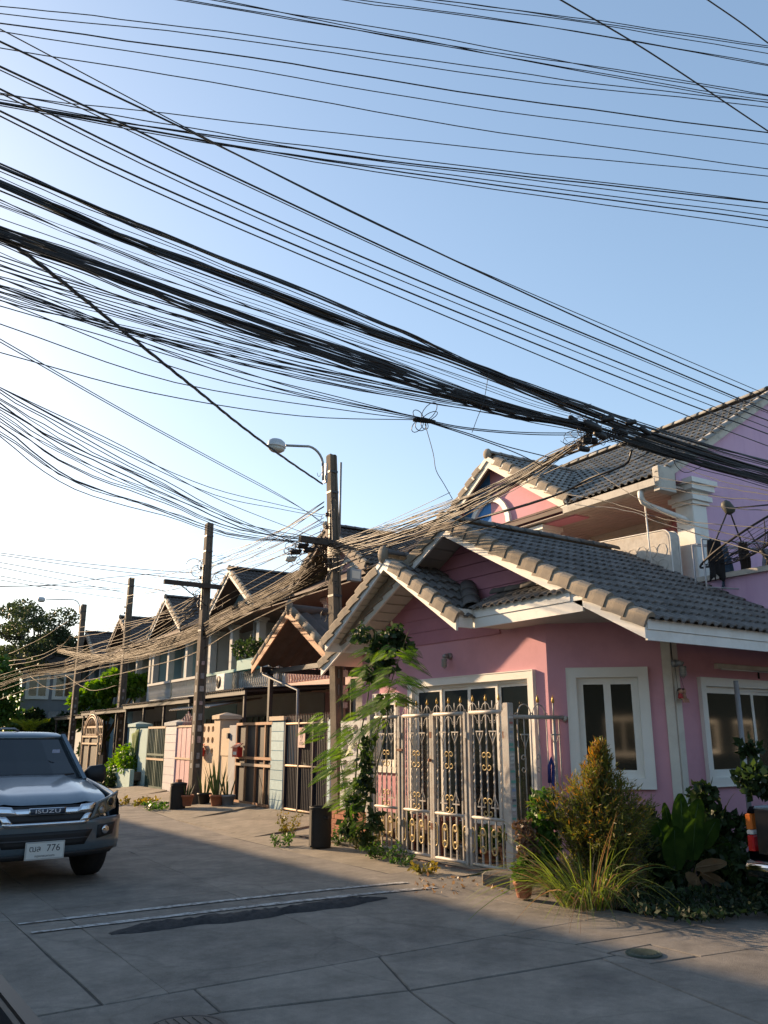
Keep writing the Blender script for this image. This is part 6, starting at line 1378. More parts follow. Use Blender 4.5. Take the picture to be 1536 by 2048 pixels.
def tree(name, label, base, blobs, n, size, mat, trunk_r, cat='tree', group=None, asp=0.32, limbs=7, seed=1, up=0.1, kind=None):
    g = np.random.default_rng(seed); t = thing(name, base, label, cat, group); base = Vector(base)
    cen = Vector(np.mean([b[0] for b in blobs], axis=0)); b = MB()
    top = Vector((cen.x, cen.y, cen.z)); fork = base+(top-base)*(0.45 if len(blobs) < 20 else 0.80)
    b.tube([base, base+(fork-base)*0.5+Vector((trunk_r*.4,0,0)), fork, fork+(top-fork)*0.8], [trunk_r, trunk_r*0.8, trunk_r*0.66, trunk_r*0.25], 8)
    for i, (c, r) in enumerate(blobs[:limbs*2]):
        c = Vector(c); m = fork.lerp(c, 0.5)+Vector((0,0,r[2]*0.15)); b.tube([fork, m, c, c+(c-fork)*0.2], [trunk_r*0.45, trunk_r*0.28, trunk_r*0.14, trunk_r*0.05], 6)
        for k in range(3):
            q = c+Vector(g.normal(size=3)*np.array(r)*0.5); b.tube([m, c.lerp(q, 0.5), q], [trunk_r*0.18, trunk_r*0.1, trunk_r*0.03], 5)
    b.build('trunk', m_bark, t); pts = clump_points(g, n, blobs); quads('crown', leaves(pts, size, asp, g, up=up), mat, t); return t
# big tree against the bright sky, far left
bl = []
tc_ = Vector((*atD(70, 1290, 50)[:2], 0)); rng = np.random.default_rng(21)
for i in range(44):
    a_ = rng.uniform(0, 2*PI); q_ = math.sqrt(rng.uniform(0.03, 1)); x = 72+98*q_*math.cos(a_); yy = 1282-74*q_*math.sin(a_)
    p = atD(x, yy, 50+rng.uniform(-3, 3)); s = rng.uniform(0.45, 0.82); bl.append((tuple(p), (s*1.25, s*1.2, s*0.8)))
tree('shade_tree', 'large leafy tree against the bright sky at far left', (tc_.x, tc_.y, 0), bl, 19000, 0.17, L_tree, 0.13, seed=4, limbs=13)
# second darker tree lower left
bl = [(tuple(atD(x, y, 46)), (0.9, 0.9, 0.8)) for x, y in ((-25,1380),(-15,1335),(-40,1430),(0,1425),(15,1440),(12,1385),(5,1360))]
tree('garden_tree', 'low dark garden tree behind the pickup roof', (*atD(10,1450,46)[:2],0), bl, 3800, 0.26, L_mid, 0.16, seed=8)
bl = [(tuple(atD(x, y, 40)), (s,s,s*.8)) for x, y, s in ((195,1385,0.7),(232,1365,0.75),(268,1372,0.7),(205,1420,0.6),(160,1400,0.55),(285,1362,0.4),(170,1440,0.6),(195,1470,0.5),(178,1500,0.5))]
tree('leafy_bush', 'bright green bushy tree between the third and fourth poles', (*atD(215,1450,40)[:2],0), bl, 5200, 0.24, L_lime, 0.12, seed=9, group='greenery at the far end')
bl = [(tuple(atD(x, y, 47)), (s,s,s*.8)) for x, y, s in ((70,1432,0.5),(55,1440,0.5),(130,1445,0.6),(100,1455,0.6),(75,1465,0.5),(35,1455,0.5))]
tree('leafy_bush', 'dark bush under the small awning behind the pickup', (*atD(90,1460,47)[:2],0), bl, 3600, 0.24, L_dark, 0.12, seed=10, group='greenery at the far end')
# small palm behind the pickup
t = thing('young_palm', (*gz(60,1530)[:2],0), 'small yellow-green palm behind the pickup roof', 'plant'); c0 = Vector(atD(58,1462,44)); V = []
for i in range(16):
    a = 2*PI*i/16; d = Vector((math.cos(a)*0.9, math.sin(a)*0.9, 0.9)).normalized(); 
    for k in range(7):
        s = k/7; p = c0+d*(s*1.3)+Vector((0,0,-0.5*s*s)); e = Vector((-math.sin(a), math.cos(a), 0.2))
        for sg in (-1, 1): q = p+(e*sg+d*0.8)*0.34; V.append([p, p+(q-p)*0.5+Vector((0,0,0.03)), q, p+(q-p)*0.5-Vector((0,0,0.03))])
quads('fronds', V, leafmat('leaf_palm', (0.12,0.17,0.015), (0.2,0.24,0.03), 0.45), t); b = MB(); b.cyl((c0.x,c0.y,0), c0, 0.07, 0.05, 8); b.build('stem', m_bark, t)
# ---- climbing plant with feathery fronds by the gate
CL = thing('climbing_plant', (7.02, 11.3, 0), 'tall feathery-leaved bright green plant climbing between bin and gate', 'plant')
g = np.random.default_rng(12); V = []; VD = []; stems = MB()
def frond(p, d, L, wid, out, droop=0.35, n=20):
    p = Vector(p); d = Vector(d).normalized(); sd = d.cross(Vector((0,0,1)))
    if sd.length < 0.1: sd = Vector((1,0,0))
    sd.normalize(); ro_ = g.uniform(0.5,1.25); up_ = sd.cross(d); sd = (sd*math.cos(ro_)+up_*math.sin(ro_)).normalized(); pts = []
    for k in range(n+1):
        s = k/n; q = p+d*(L*s)+Vector((0,0,-droop*L*s*s)); pts.append(q)
        if k > 1:
            w = wid*math.sin(PI*min(1, 0.12+0.88*s)**0.8)*1.0
            for sg in (-1, 1):
                tip = q+sd*(sg*w)+d*(w*0.45)+Vector((0,0,-0.15*w)); m = (q+tip)/2; e = d*(L/n*0.95)
                out.append([q, m+e*0.5, tip, m-e*0.5])
    stems.tube([pts[0], pts[n//2], pts[-1]], [0.004, 0.003, 0.001], 4)
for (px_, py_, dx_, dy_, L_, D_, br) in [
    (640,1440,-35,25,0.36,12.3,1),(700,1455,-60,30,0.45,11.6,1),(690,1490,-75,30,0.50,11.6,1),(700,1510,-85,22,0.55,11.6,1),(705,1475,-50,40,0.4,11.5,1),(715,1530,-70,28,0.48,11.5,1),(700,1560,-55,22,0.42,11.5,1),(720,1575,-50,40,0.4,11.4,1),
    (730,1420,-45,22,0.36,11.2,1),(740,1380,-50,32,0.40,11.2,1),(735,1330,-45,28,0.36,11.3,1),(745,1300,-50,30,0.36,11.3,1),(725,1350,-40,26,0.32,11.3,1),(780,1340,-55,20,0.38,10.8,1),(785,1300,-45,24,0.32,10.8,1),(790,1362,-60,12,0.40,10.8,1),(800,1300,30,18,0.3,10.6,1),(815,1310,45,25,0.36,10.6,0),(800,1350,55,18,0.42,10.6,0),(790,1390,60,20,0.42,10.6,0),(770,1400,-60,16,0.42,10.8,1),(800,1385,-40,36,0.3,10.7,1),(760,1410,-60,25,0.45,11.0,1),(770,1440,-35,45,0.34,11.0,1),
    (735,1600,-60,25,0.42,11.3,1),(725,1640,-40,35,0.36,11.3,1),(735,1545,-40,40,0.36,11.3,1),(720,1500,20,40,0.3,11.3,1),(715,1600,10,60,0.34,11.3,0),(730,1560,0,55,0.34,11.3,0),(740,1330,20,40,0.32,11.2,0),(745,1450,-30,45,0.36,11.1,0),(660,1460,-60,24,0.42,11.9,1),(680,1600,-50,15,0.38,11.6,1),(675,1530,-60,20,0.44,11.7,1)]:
    for rep in range(5):
        jx, jy = g.uniform(-14, 14), g.uniform(-12, 12)
        p0 = atD(px_+jx, py_+jy, D_+g.uniform(-.2,.2)); p1 = atD(px_+jx+dx_+g.uniform(-10,10), py_+jy+dy_*0.4+g.uniform(-8,8), D_+g.uniform(-.25,.25))
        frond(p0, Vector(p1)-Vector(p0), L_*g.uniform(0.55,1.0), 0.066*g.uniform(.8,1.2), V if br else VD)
for (pts, r) in (([(712,1690),(708,1600),(715,1500),(735,1400),(748,1300),(752,1262)],0.014),([(722,1690),(735,1560),(760,1440),(790,1340),(815,1268),(820,1258)],0.010),([(700,1690),(690,1580),(678,1500)],0.010),([(735,1690),(742,1580),(768,1480),(780,1400)],0.010)):
    stems.tube([atD(x, y, 11.6-(x-700)*0.0075) for x, y in pts], [r*(1-0.12*i) for i in range(len(pts))], 6)
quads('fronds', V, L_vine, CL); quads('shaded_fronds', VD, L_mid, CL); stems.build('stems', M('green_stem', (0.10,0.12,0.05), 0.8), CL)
pts = clump_points(g, 1300, [(tuple(atD(x+g.uniform(-14,14), y, D)), (s*.8,s*.8,s*1.2)) for x, y, D, s in ((715,1610,11.3,0.15),(728,1570,11.2,0.14),(702,1650,11.4,0.13),(735,1265,11.3,0.12),(748,1290,11.3,0.15),(770,1280,11.2,0.16),(790,1275,11.2,0.13),(762,1320,11.2,0.15),(785,1325,11.1,0.12),(800,1300,11.1,0.10),(740,1350,11.2,0.10),(722,1520,11.3,0.11),(740,1480,11.2,0.09),(745,1640,11.1,0.12),(720,1670,11.3,0.12),(758,1400,11.1,0.09))])
quads('small_leaves', leaves(pts, 0.10, 0.36, g, up=-0.3), L_dark, CL)
# ---- weeds
def weed(p, n, h, label, mat, spread=0.14, grp='roadside weeds', seed=1, size=0.035):
    g = np.random.default_rng(seed); t = thing('weed_tuft', p, label, 'weed', grp); p = np.array(p); st = MB(); pts = []; dr = []
    for i in range(n):
        a = g.uniform(0, 2*PI); d = np.array([math.cos(a)*spread*g.uniform(.3,1), math.sin(a)*spread*g.uniform(.3,1), 0]); hh = h*g.uniform(.5,1); tip = p+d*1.6+np.array([0,0,hh]); b0 = p+d*0.5
        st.tube([b0, (b0+tip)/2+d*0.2, tip], [0.003,0.002,0.001], 4)
        for k in range(9): s = g.uniform(0.15,1); pts.append(b0+(tip-b0)*s+g.normal(size=3)*0.02); dr.append(d*2+np.array([0,0,0.3])+g.normal(size=3))
    st.build('stalks', MATS['green_stem'], t); quads('leaves', leaves(pts, size, 0.3, g, dirs=np.array(dr)), mat, t)
for i, (x, y, n, h, sp, mt_, lb) in enumerate(((578,1672,26,0.42,0.16,L_gold,'dry flowering weed tuft left of the near bin'),(560,1690,18,0.16,0.16,L_mid,'low green weed tuft at the edge of the ramp'),(690,1690,34,0.24,0.22,L_mid,'green weeds at the foot of the nearest pole'),(760,1715,34,0.22,0.22,L_mid,'green weeds at the left gate post'),(730,1700,30,0.24,0.2,L_gold,'yellowish weeds between bin and gate'),(845,1745,20,0.09,0.16,L_gold,'small weed tuft at the gate threshold'),(268,1608,26,0.12,0.45,L_gold,'dry grass along the gutter by the far ramp'),(312,1618,20,0.14,0.35,L_mid,'green grass tuft beside the lidded bin'),(800,1728,18,0.14,0.16,L_mid,'low weeds under the gate leaves'))):
    weed(tuple(gz(x, y, 0.02)), n, h, lb, mt_, sp, seed=i+40, size=0.05 if y > 1650 else 0.09)
# ---- potted snake plants before the cream wall
def pot(par, x, y, z, r, h, mat=None):
    b = MB(); b.lathe([(r*0.68,0),(r*0.72,0.01),(r*0.95,h-0.04),(r*1.06,h-0.04),(r*1.06,h),(r*0.92,h),(r*0.9,h-0.05)], (x,y,z), 16); b.build('pot', mat or m_term, par)
def blade(out, p, d, L, w, bend=0.0, n=5):
    p = Vector(p); d = Vector(d).normalized(); sd = d.cross(Vector((0,0,1))); sd = Vector((1,0,0)) if sd.length < 0.05 else sd.normalized(); sd = (sd+Vector(G.normal(size=3)*0.5)).normalized()
    h = Vector((d.x, d.y, 0)); prev = None
    for k in range(n):
        a, c = k/n, (k+1)/n
        pa = p+d*(L*a)+(h*0.6-Vector((0,0,1)))*(bend*L*a*a); pc = p+d*(L*c)+(h*0.6-Vector((0,0,1)))*(bend*L*c*c)
        wa, wc = w*(0.55+0.6*a if a < 0.4 else (1-a)*1.3), w*(0.55+0.6*c if c < 0.4 else (1-c)*1.3)
        out.append([pa-sd*wa, pa+sd*wa, pc+sd*wc, pc-sd*wc])
for i, (x, y, n, h, lb, pm) in enumerate(((433,1612,18,0.85,'tall snake plant in a pot before the cream wall',m_term),(455,1612,9,0.55,'snake plant in a grey pot beside the orange-brown gate',m_steel),(408,1608,9,0.6,'snake plant in a dark pot beside the second pole',m_blackpl),(372,1612,7,0.35,'small potted plant between bin and second pole',m_term))):
    p = gz(x, y, 0.1); t = thing('snake_plant', tuple(p), lb, 'potted plant', 'potted snake plants'); pot(t, p[0], p[1], p[2], 0.16, 0.24, pm); V = []
    for k in range(n): a = G.uniform(0,2*PI); blade(V, (p[0]+0.07*math.cos(a), p[1]+0.07*math.sin(a), p[2]+0.2), (math.cos(a)*G.uniform(.1,.5), math.sin(a)*G.uniform(.1,.5), 1), h*G.uniform(.7,1.1), 0.032)
    quads('blades', V, leafmat('snake_leaf', (0.03,0.055,0.022), (0.07,0.10,0.035), 0.1), t)
# flowering bush in the pale green planter
p = R3(AF-0.1, uF(258), 0.5); tree('planter_bush', 'bright green bush growing in the pale green planter', tuple(p), [((p.x,p.y,p.z+0.45),(0.4,0.5,0.4)),((p.x-0.1,p.y-0.5,p.z+0.25),(0.35,0.4,0.3)),((p.x-0.2,p.y+0.6,p.z+0.1),(0.3,0.4,0.35))], 1500, 0.11, L_lime, 0.03, cat='bush', seed=31)
p = R3(AF-0.45, uF(250), 0.0); tree('ground_shrub', 'dark low shrub at the foot of the pale green planter', tuple(p), [((p.x,p.y,p.z+0.25),(0.28,0.5,0.25)),((p.x-0.05,p.y+0.4,p.z+0.2),(0.25,0.3,0.2))], 900, 0.10, L_dark, 0.02, cat='bush', seed=32)
# ---- conical golden bush at the corner: fine needle foliage
CB = thing('conical_bush', (7.05, 6.55, 0), 'fine-leaved conical bush with orange tips at the house corner', 'bush'); g = np.random.default_rng(77)
def Dp(x, y, D): return np.array(atD(x, y, D))
axis_top, axis_bot = Dp(1200,1478,8.6), Dp(1200,1790,8.55)
prof = [(1478,5),(1505,14),(1535,26),(1555,34),(1568,56),(1605,80),(1640,78),(1662,62),(1692,70),(1735,80),(1775,72),(1800,52)]
ky = np.array([q[0] for q in prof]); kw = np.array([q[1] for q in prof]); sc = 8.6/1660; nb_, nd_ = [], []; tipf = []; b = MB()
for i in range(760):
    yt = g.choice([g.uniform(1478,1560), g.uniform(1540,1660), g.uniform(1600,1805)], p=[0.16,0.44,0.40]); th = g.uniform(0,2*PI); w_ = np.interp(yt, ky, kw)*(1.12 if yt < 1555 else 1.3)*g.uniform(0.62,1.18)*(1+0.18*math.sin(th*3+yt*0.05))
    tip = np.array(atD(1199+w_*math.cos(th), yt, 8.6))+_fw*(w_*math.sin(th)*sc); ya = min(1795, yt+g.uniform(45,110)); root = np.array(atD(1199+w_*0.15*math.cos(th), ya, 8.6)); mid_ = (root+tip)/2+np.array([0,0,-0.03])
    b.tube([root, mid_, tip], [0.005,0.0035,0.001], 4)
    for k in range(34):
        s_ = 0.30+0.70*k/33+g.uniform(-.02,.02); s_ = min(1, s_); p = root*(1-s_)**2+2*mid_*s_*(1-s_)+tip*s_*s_; d_ = (tip-root)/np.linalg.norm(tip-root); nb_.append(p+g.normal(size=3)*0.012); nd_.append(d_*1.1+g.normal(size=3)*0.55); tipf.append((s_ > 0.72) and (g.uniform() < np.interp(yt, [1478,1540,1620,1700],[0.55,0.32,0.18,0.03])*(1.25 if math.cos(th) < 0 else 0.55)))
b.build('sprigs', m_bark, CB); lv = leaves(np.array(nb_), 0.062, 0.085, g, dirs=np.array(nd_)); top_m = np.array(tipf)
quads('foliage', lv[~top_m], leafmat('needle_olive', (0.06,0.085,0.018), (0.17,0.165,0.035), 0.4), CB); quads('orange_tips', lv[top_m], leafmat('needle_orange', (0.20,0.13,0.03), (0.36,0.18,0.05), 0.35), CB)
b = MB(); b.tube([axis_bot-np.array([0,0,0.3]), axis_bot, (axis_bot+axis_top)/2, axis_top], [0.035,0.03,0.02,0.004], 6)
for i in range(40):
    s = g.uniform(0.05,0.85); p = axis_bot+(axis_top-axis_bot)*s; a = g.uniform(0,2*PI); L_ = 0.34*(1-0.7*s); q = p+(math.cos(a)*_rt+math.sin(a)*_fw)*L_+np.array([0,0,L_*0.9]); b.tube([p, (p+q)/2+np.array([0,0,-0.02]), q], [0.008,0.005,0.002], 5)
b.build('branches', m_bark, CB)
# ---- lemongrass clump
def grass_clump(name, base, n, L, label, mat, mat2, seed, lean=(0,0), spread=0.16):
    g = np.random.default_rng(seed); t = thing(name, tuple(base), label, 'grass clump'); V = []; V2 = []
    for i in range(n):
        a = g.uniform(0,2*PI); r = spread*math.sqrt(g.uniform()); p = Vector((base[0]+r*math.cos(a), base[1]+r*math.sin(a), base[2])); ll = L*g.uniform(.55,1.15)
        d = Vector((math.cos(a)*g.uniform(.15,.85)+lean[0], math.sin(a)*g.uniform(.15,.85)+lean[1], 1)); blade(V if g.uniform() > 0.25 else V2, p, d, ll, 0.0075, bend=g.uniform(0.2,1.05), n=9)
    o = quads('blades', V, mat, t); quads('dry_blades', V2, mat2, t); return t
L_lemon = leafmat('lemongrass', (0.10,0.15,0.025), (0.22,0.27,0.06), 0.4)
bs = gz(1170, 1814, 0.02); grass_clump('long_grass', bs, 300, 1.30, 'long arching lemongrass clump before the conical bush', L_lemon, L_dry, 61, lean=(-0.16,0.14), spread=0.24)
bs = gz(1215, 1815, 0.02); grass_clump('long_grass', bs, 80, 0.75, 'drooping grass clump with pale dry stems at the right of the lemongrass', leafmat('grass_shade', (0.06,0.085,0.03), (0.13,0.15,0.06), 0.3), L_dry, 62, spread=0.16)
# ---- pots and shrubs at the gate post
def shrub_pot(x, y, z, r, h, blobs, n, size, mat, label, seed, pm=None):
    p = gz(x, y, z); t = thing('potted_shrub', tuple(p), label, 'potted plant', 'potted plants by the gate post'); pot(t, p[0], p[1], p[2], r, h, pm); g = np.random.default_rng(seed)
    pts = clump_points(g, n, [((p[0]+a, p[1]+c, p[2]+h+e), (s,s,s)) for a, c, e, s in blobs]); quads('foliage', leaves(pts, size, 0.34, g, up=0.2), mat, t)
    b = MB(); 
    for k in range(7): q = pts[g.integers(len(pts))]; b.tube([(p[0],p[1],p[2]+h-0.05), ((p[0]+q[0])/2+0.02,(p[1]+q[1])/2,(p[2]+h+q[2])/2), q], [0.008,0.005,0.002], 5)
    b.build('stems', m_bark, t)
shrub_pot(1062,1768,0.14,0.11,0.20,[(0,0,0.12,0.13),(-0.03,0.03,0.3,0.12)],700,0.05,leafmat('leaf_brown', (0.09,0.055,0.035), (0.16,0.10,0.06), 0.25),'brownish dry shrub in a clay pot beside the stickered post',71)
shrub_pot(1092,1765,0.14,0.12,0.22,[(0,0,0.15,0.15),(0.03,0.02,0.38,0.17),(0,0,0.58,0.13),(-0.05,-0.05,0.05,0.12)],1000,0.075,L_mid,'glossy green shrub in a clay pot left of the lemongrass',72)
shrub_pot(1048,1795,0.02,0.10,0.16,[(0,0,0.08,0.12),(0.06,0,0.14,0.1)],420,0.055,L_mid,'small green plant in a clay pot on the kerb',73)
# ---- broad-leaved plants before the side wall
BLF = thing('broad_leaf_plant', (8.25, 6.15, 0), 'big dark plant with paddle leaves before the side wall', 'plant'); g = np.random.default_rng(81)
m_big = leafmat('paddle_leaf', (0.022,0.055,0.012), (0.06,0.11,0.022), 0.25, 0.35); m_bigdry = leafmat('paddle_leaf_dry', (0.20,0.12,0.06), (0.30,0.21,0.12), 0.2, 0.8)
def paddle(par, p0, p1, tip, w, mat, curl=0.12, nm='leaf'):
    """one large leaf: stalk p0-p1, blade p1-tip"""
    p0, p1, tip = map(Vector, (p0, p1, tip)); d = tip-p1; L = d.length; d.normalize(); sd = d.cross(Vector(_fw)); sd.normalize(); nn = sd.cross(d); b = MB(); n = 9; vs = []
    for i in range(n+1):
        s = i/n; ww = w*math.sin(PI*min(0.98, 0.10+0.86*s))**0.7; c = p1+d*(L*s)+nn*(0.10*L*math.sin(s*2.5))
        for j in (-1, -0.5, 0, 0.5, 1): vs.append(c+sd*(ww*j*(1+0.05*math.sin(i*2.3+j*3)))+nn*(-curl*ww*abs(j)))
    b.add(vs, [(i*5+j, i*5+j+1, (i+1)*5+j+1, (i+1)*5+j) for i in range(n) for j in range(4)], True); b.tube([p0, (p0+p1)/2, p1, p1+d*(L*0.9)+nn*0.02], [0.016,0.012,0.009,0.003], 5); b.build(nm, mat, par)
for (x0, y0, x1, y1, xt, yt, w, dd, dry) in ((1360,1790,1350,1720,1312,1640,0.13,0,0),(1355,1790,1352,1740,1350,1655,0.14,-.15,0),(1365,1790,1368,1690,1362,1590,0.11,.1,0),(1370,1790,1380,1680,1400,1600,0.12,.15,0),(1362,1790,1345,1680,1330,1608,0.06,.2,0),(1375,1790,1400,1700,1435,1640,0.12,.1,0),(1368,1790,1385,1720,1392,1640,0.13,-.1,0),(1372,1790,1410,1740,1460,1690,0.11,.1,0),(1385,1785,1392,1750,1378,1765,0.1,-.2,1),(1385,1780,1392,1735,1455,1728,0.075,-.2,1),(1385,1780,1402,1745,1460,1778,0.06,-.15,1),(1350,1790,1345,1745,1318,1730,0.03,-.1,1),(1380,1760,1392,1760,1388,1795,0.085,-.2,1)):
    D0 = 8.9+dd; paddle(BLF, atD(x0,y0,D0+.1), atD(x1,y1,D0), atD(xt,yt,D0-0.1+(0.1 if dry else 0)), w*0.95, m_bigdry if dry else m_big)
pts = clump_points(g, 4200, [(tuple(atD(x,y,D)), (s,s,s*.8)) for x,y,D,s in ((1405,1590,9.4,0.16),(1425,1640,9.3,0.2),(1300,1700,9.0,0.25),(1330,1740,8.9,0.24),(1440,1720,9.1,0.3),(1480,1740,8.9,0.28),(1290,1640,9.2,0.16),(1470,1660,9.3,0.18),(1510,1560,9.2,0.22),(1500,1500,9.6,0.12),(1330,1800,8.45,0.16),(1400,1810,8.4,0.18),(1470,1800,8.5,0.18),(1280,1790,8.5,0.14),(1520,1800,8.7,0.2))])
t = thing('undergrowth', (8.6, 6.0, 0), 'dense dark leafy undergrowth at the foot of the side wall', 'undergrowth'); o = quads('leaf_mass', leaves(pts, 0.10, 0.34, g, up=0.2), L_dark, t); o['kind'] = 'stuff'
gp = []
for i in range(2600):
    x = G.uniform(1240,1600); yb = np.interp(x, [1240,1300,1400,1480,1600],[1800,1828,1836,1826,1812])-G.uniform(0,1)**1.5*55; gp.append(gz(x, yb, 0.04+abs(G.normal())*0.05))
o = quads('ground_cover', leaves(np.array(gp), 0.06, 0.26, g, up=0.6), leafmat('leaf_shade', (0.008,0.018,0.006), (0.02,0.04,0.012), 0.2, 0.7), t); o['kind'] = 'stuff'  # leaf colour darkened to hold the deep shade of the bushes
V = []
for i in range(40): a = G.uniform(0,2*PI); q = atD(G.uniform(1370,1460), G.uniform(1560,1680), 9.3); blade(V, (q[0],q[1],q[2]-0.4), (math.cos(a)*.4, math.sin(a)*.4, 1), G.uniform(.3,.6), 0.006, 0.3, 5)
quads('thin_sprigs', V, L_gold, t)
# low stacked-brick edge and grey block behind the plants
t = thing('brick_edge', (8.3, 6.5, 0), 'low reddish brick edging half hidden by the plants', 'brick edging')
for j in range(5):
    for i in range(9): b = MB(); x = 7.5+i*0.21+(0.1 if j % 2 else 0); b.box(x, x+0.198, 6.52-0.015*(i % 3), 6.62, 0.03+j*0.082, 0.10+j*0.082); b.build('brick', M('mauve_brick', (0.22,0.13,0.14), 0.9, 0.2, 8, 0.4, 50, rand=0.2), t)
b = MB(); b.bbox(7.55,7.86,6.28,6.42,0.02,0.46,0.015); tag(b.build('concrete_block', M('mossy_block', (0.16,0.14,0.11), 0.95, 0.25, 6, 0.6, 40)), 'grey concrete block standing right of the long grass', 'concrete block')
# fallen leaves and litter along the kerb
g = np.random.default_rng(90); pts = np.array([gz(x, y, 0.03) for x, y in zip(g.uniform(830,1010,70), g.uniform(1752,1784,70))]); pts = pts[(pts[:,0] < 7.0)]
o = quads('fallen_leaves', leaves(pts, 0.05, 0.3, g, up=0), L_dry); tag(o, 'scattered dry leaves along the kerb before the gate', 'fallen leaves', kind='stuff')
# planter on the second house's balcony, air conditioner, tank
p = R3(0.50, 14.6-1.3, 3.9); t = thing('balcony_planter', tuple(p), 'teal planter box with a bushy plant on the white balcony', 'planter'); b = MB(TR); b.bbox(0.20,0.62,14.6-2.0,14.6-0.6,3.75,4.10,0.02); b.build('trough', m_teal, t)
g = np.random.default_rng(33); pts = clump_points(g, 900, [(tuple(R3(0.4,14.6-1.7+i*0.45,4.4+0.12*(i % 2))), (0.32,0.34,0.32)) for i in range(4)]); quads('foliage', leaves(pts, 0.12, 0.3, g), L_dark, t)
def aircon(a, u, z, label):
    t = thing('air_conditioner', tuple(R3(a,u,z)), label, 'air conditioner'); b = MB(TR); b.bbox(a-0.15,a+0.15,u-0.40,u+0.40,z,z+0.55,0.015); b.build('case', m_white, t)
    b = MB(TR); 
    for r in (0.06,0.11,0.16,0.21): b.tube([(a-0.158,u+0.12+r*math.cos(q),z+0.275+r*math.sin(q)) for q in [2*PI*i/16 for i in range(17)]], 0.006, 4)
    b.build('fan_guard', m_dkmetal, t); b = MB(TR); b.cyl((a-0.151,u+0.12,z+0.275),(a-0.155,u+0.12,z+0.275),0.22,n=20); b.build('fan_recess', m_blackpl, t)
aircon(0.15, 14.6+0.35, 3.15, 'white air conditioner unit beside the balcony balusters')
# far white house closing the street
c = atD(92, 1473, 48); FT = Matrix.Translation((c[0],c[1],0)) @ Matrix.Rotation(-math.atan2(c[0],c[1]),4,'Z'); w, h = 3.2, 5.7
t = thing('far_house', (c[0], c[1], 0), 'white far house with dark windows and a striped awning left of the fourth pole', 'house')
b = MB(FT); b.box(-w/2,w/2,0,4,0,h); b.build('wall', M('far_wall', (0.24,0.25,0.26), 0.9, 0.1, 1), t)
b = MB(FT); b.prism([(-w/2-.5,-0.7,h-0.1),(w/2+.5,-0.7,h-0.1),(w/2+.5,2,h+1.0),(-w/2-.5,2,h+1.0)], (0,0,0.12)); b.prism([(-w/2-.5,4.6,h-0.1),(w/2+.5,4.6,h-0.1),(w/2+.5,2,h+1.0),(-w/2-.5,2,h+1.0)], (0,0,0.12)); b.build('roof', m_tile_dk, t, fix=True)
for k in range(2):
    P_ = FT @ Vector((-w/2+0.25+k*1.45,0,0)); dd = FT.to_3x3() @ Vector((1,0,0)); nn = FT.to_3x3() @ Vector((0,-1,0)); window(t, tuple(P_[:2]), tuple(dd[:2]), tuple(nn[:2]), 0, 1.25, 3.7, 5.2, nl=2, arch=0.08, curtain=False, push=0.08)
b = MB(FT); n_ = 14; vs = []
for k in range(n_+1):
    for q in range(7): s = q/6; vs.append((0.0+1.5*k/n_, -0.1-1.1*math.sin(s*PI/2), 3.0-0.9*s*s+0.03*(k % 2)-(0.06 if q == 6 and k % 2 else 0)))
b.add(vs, [(k*7+q, (k+1)*7+q, (k+1)*7+q+1, k*7+q+1) for k in range(n_) for q in range(6)]); b.build('awning', m_sheetlt, t)
# pots and boxes kept in the narrow yard behind the gate
for i, (y, r, h, mt_, lb) in enumerate(((8.15,0.13,0.24,m_term,'clay pot behind the gate nearest the stickered post'),(8.55,0.10,0.18,m_term,'small clay pot behind the second gate leaf'),(8.95,0.12,0.2,m_steel,'grey pot behind the gate'),(10.35,0.14,0.26,m_cream,'cream tub behind the far gate leaf'))):
    t = thing('flower_pot', (7.45,y,0.04), lb, 'pot', 'pots in the yard'); pot(t, 7.45, y, 0.04, r, h, mt_)
    g = np.random.default_rng(300+i); pts = clump_points(g, 260, [((7.45,y,0.04+h+0.12),(0.12,0.12,0.14))]); quads('foliage', leaves(pts, 0.07, 0.3, g), L_mid if i % 2 else L_dark, t)
t = thing('yard_bench', (7.5,9.7,0.115), 'low reddish bench with a tray behind the gate', 'bench'); b = MB(); b.bbox(7.35,7.68,9.35,10.1,0.50,0.54,0.006); b.build('top', M('red_bench', (0.22,0.07,0.05), 0.6), t)
for (x_, y_) in ((7.38,9.4),(7.65,9.4),(7.38,10.05),(7.65,10.05)): b = MB(); b.box(x_-0.02,x_+0.02,y_-0.02,y_+0.02,0.04,0.50); b.build('leg', MATS['red_bench'], t)
b = MB(); b.bbox(7.4,7.6,9.5,9.85,0.541,0.60,0.01); b.build('tray', m_cream, t)
# ================================================================== overhead cables (each cable its own object)
m_cab = M('black_cable', (0.012,0.012,0.013), 0.5, 0.2, 10, spec=0.5)
m_cabd = M('dusty_sunlit_cable', (0.060,0.036,0.014), 0.6, 0.35, 14, spec=0.12)  # dusty black cable; golden backlight put into the brown base colour
m_cabm = M('grey_cable', (0.035,0.032,0.028), 0.5, 0.3, 14, spec=0.5)
gc = np.random.default_rng(123)
def smooth(pts, n):
    """Catmull-Rom through 3-D points"""
    P = [Vector(p) for p in pts]; P = [P[0]*2-P[1]]+P+[P[-1]*2-P[-2]]; out = []
    for i in range(1, len(P)-2):
        a, b, c, d = P[i-1], P[i], P[i+1], P[i+2]
        for k in range(n):
            t = k/n; out.append(0.5*((2*b)+(c-a)*t+(2*a-5*b+4*c-d)*t*t+(3*b-a-3*c+d)*t**3))
    out.append(P[-2]); return out
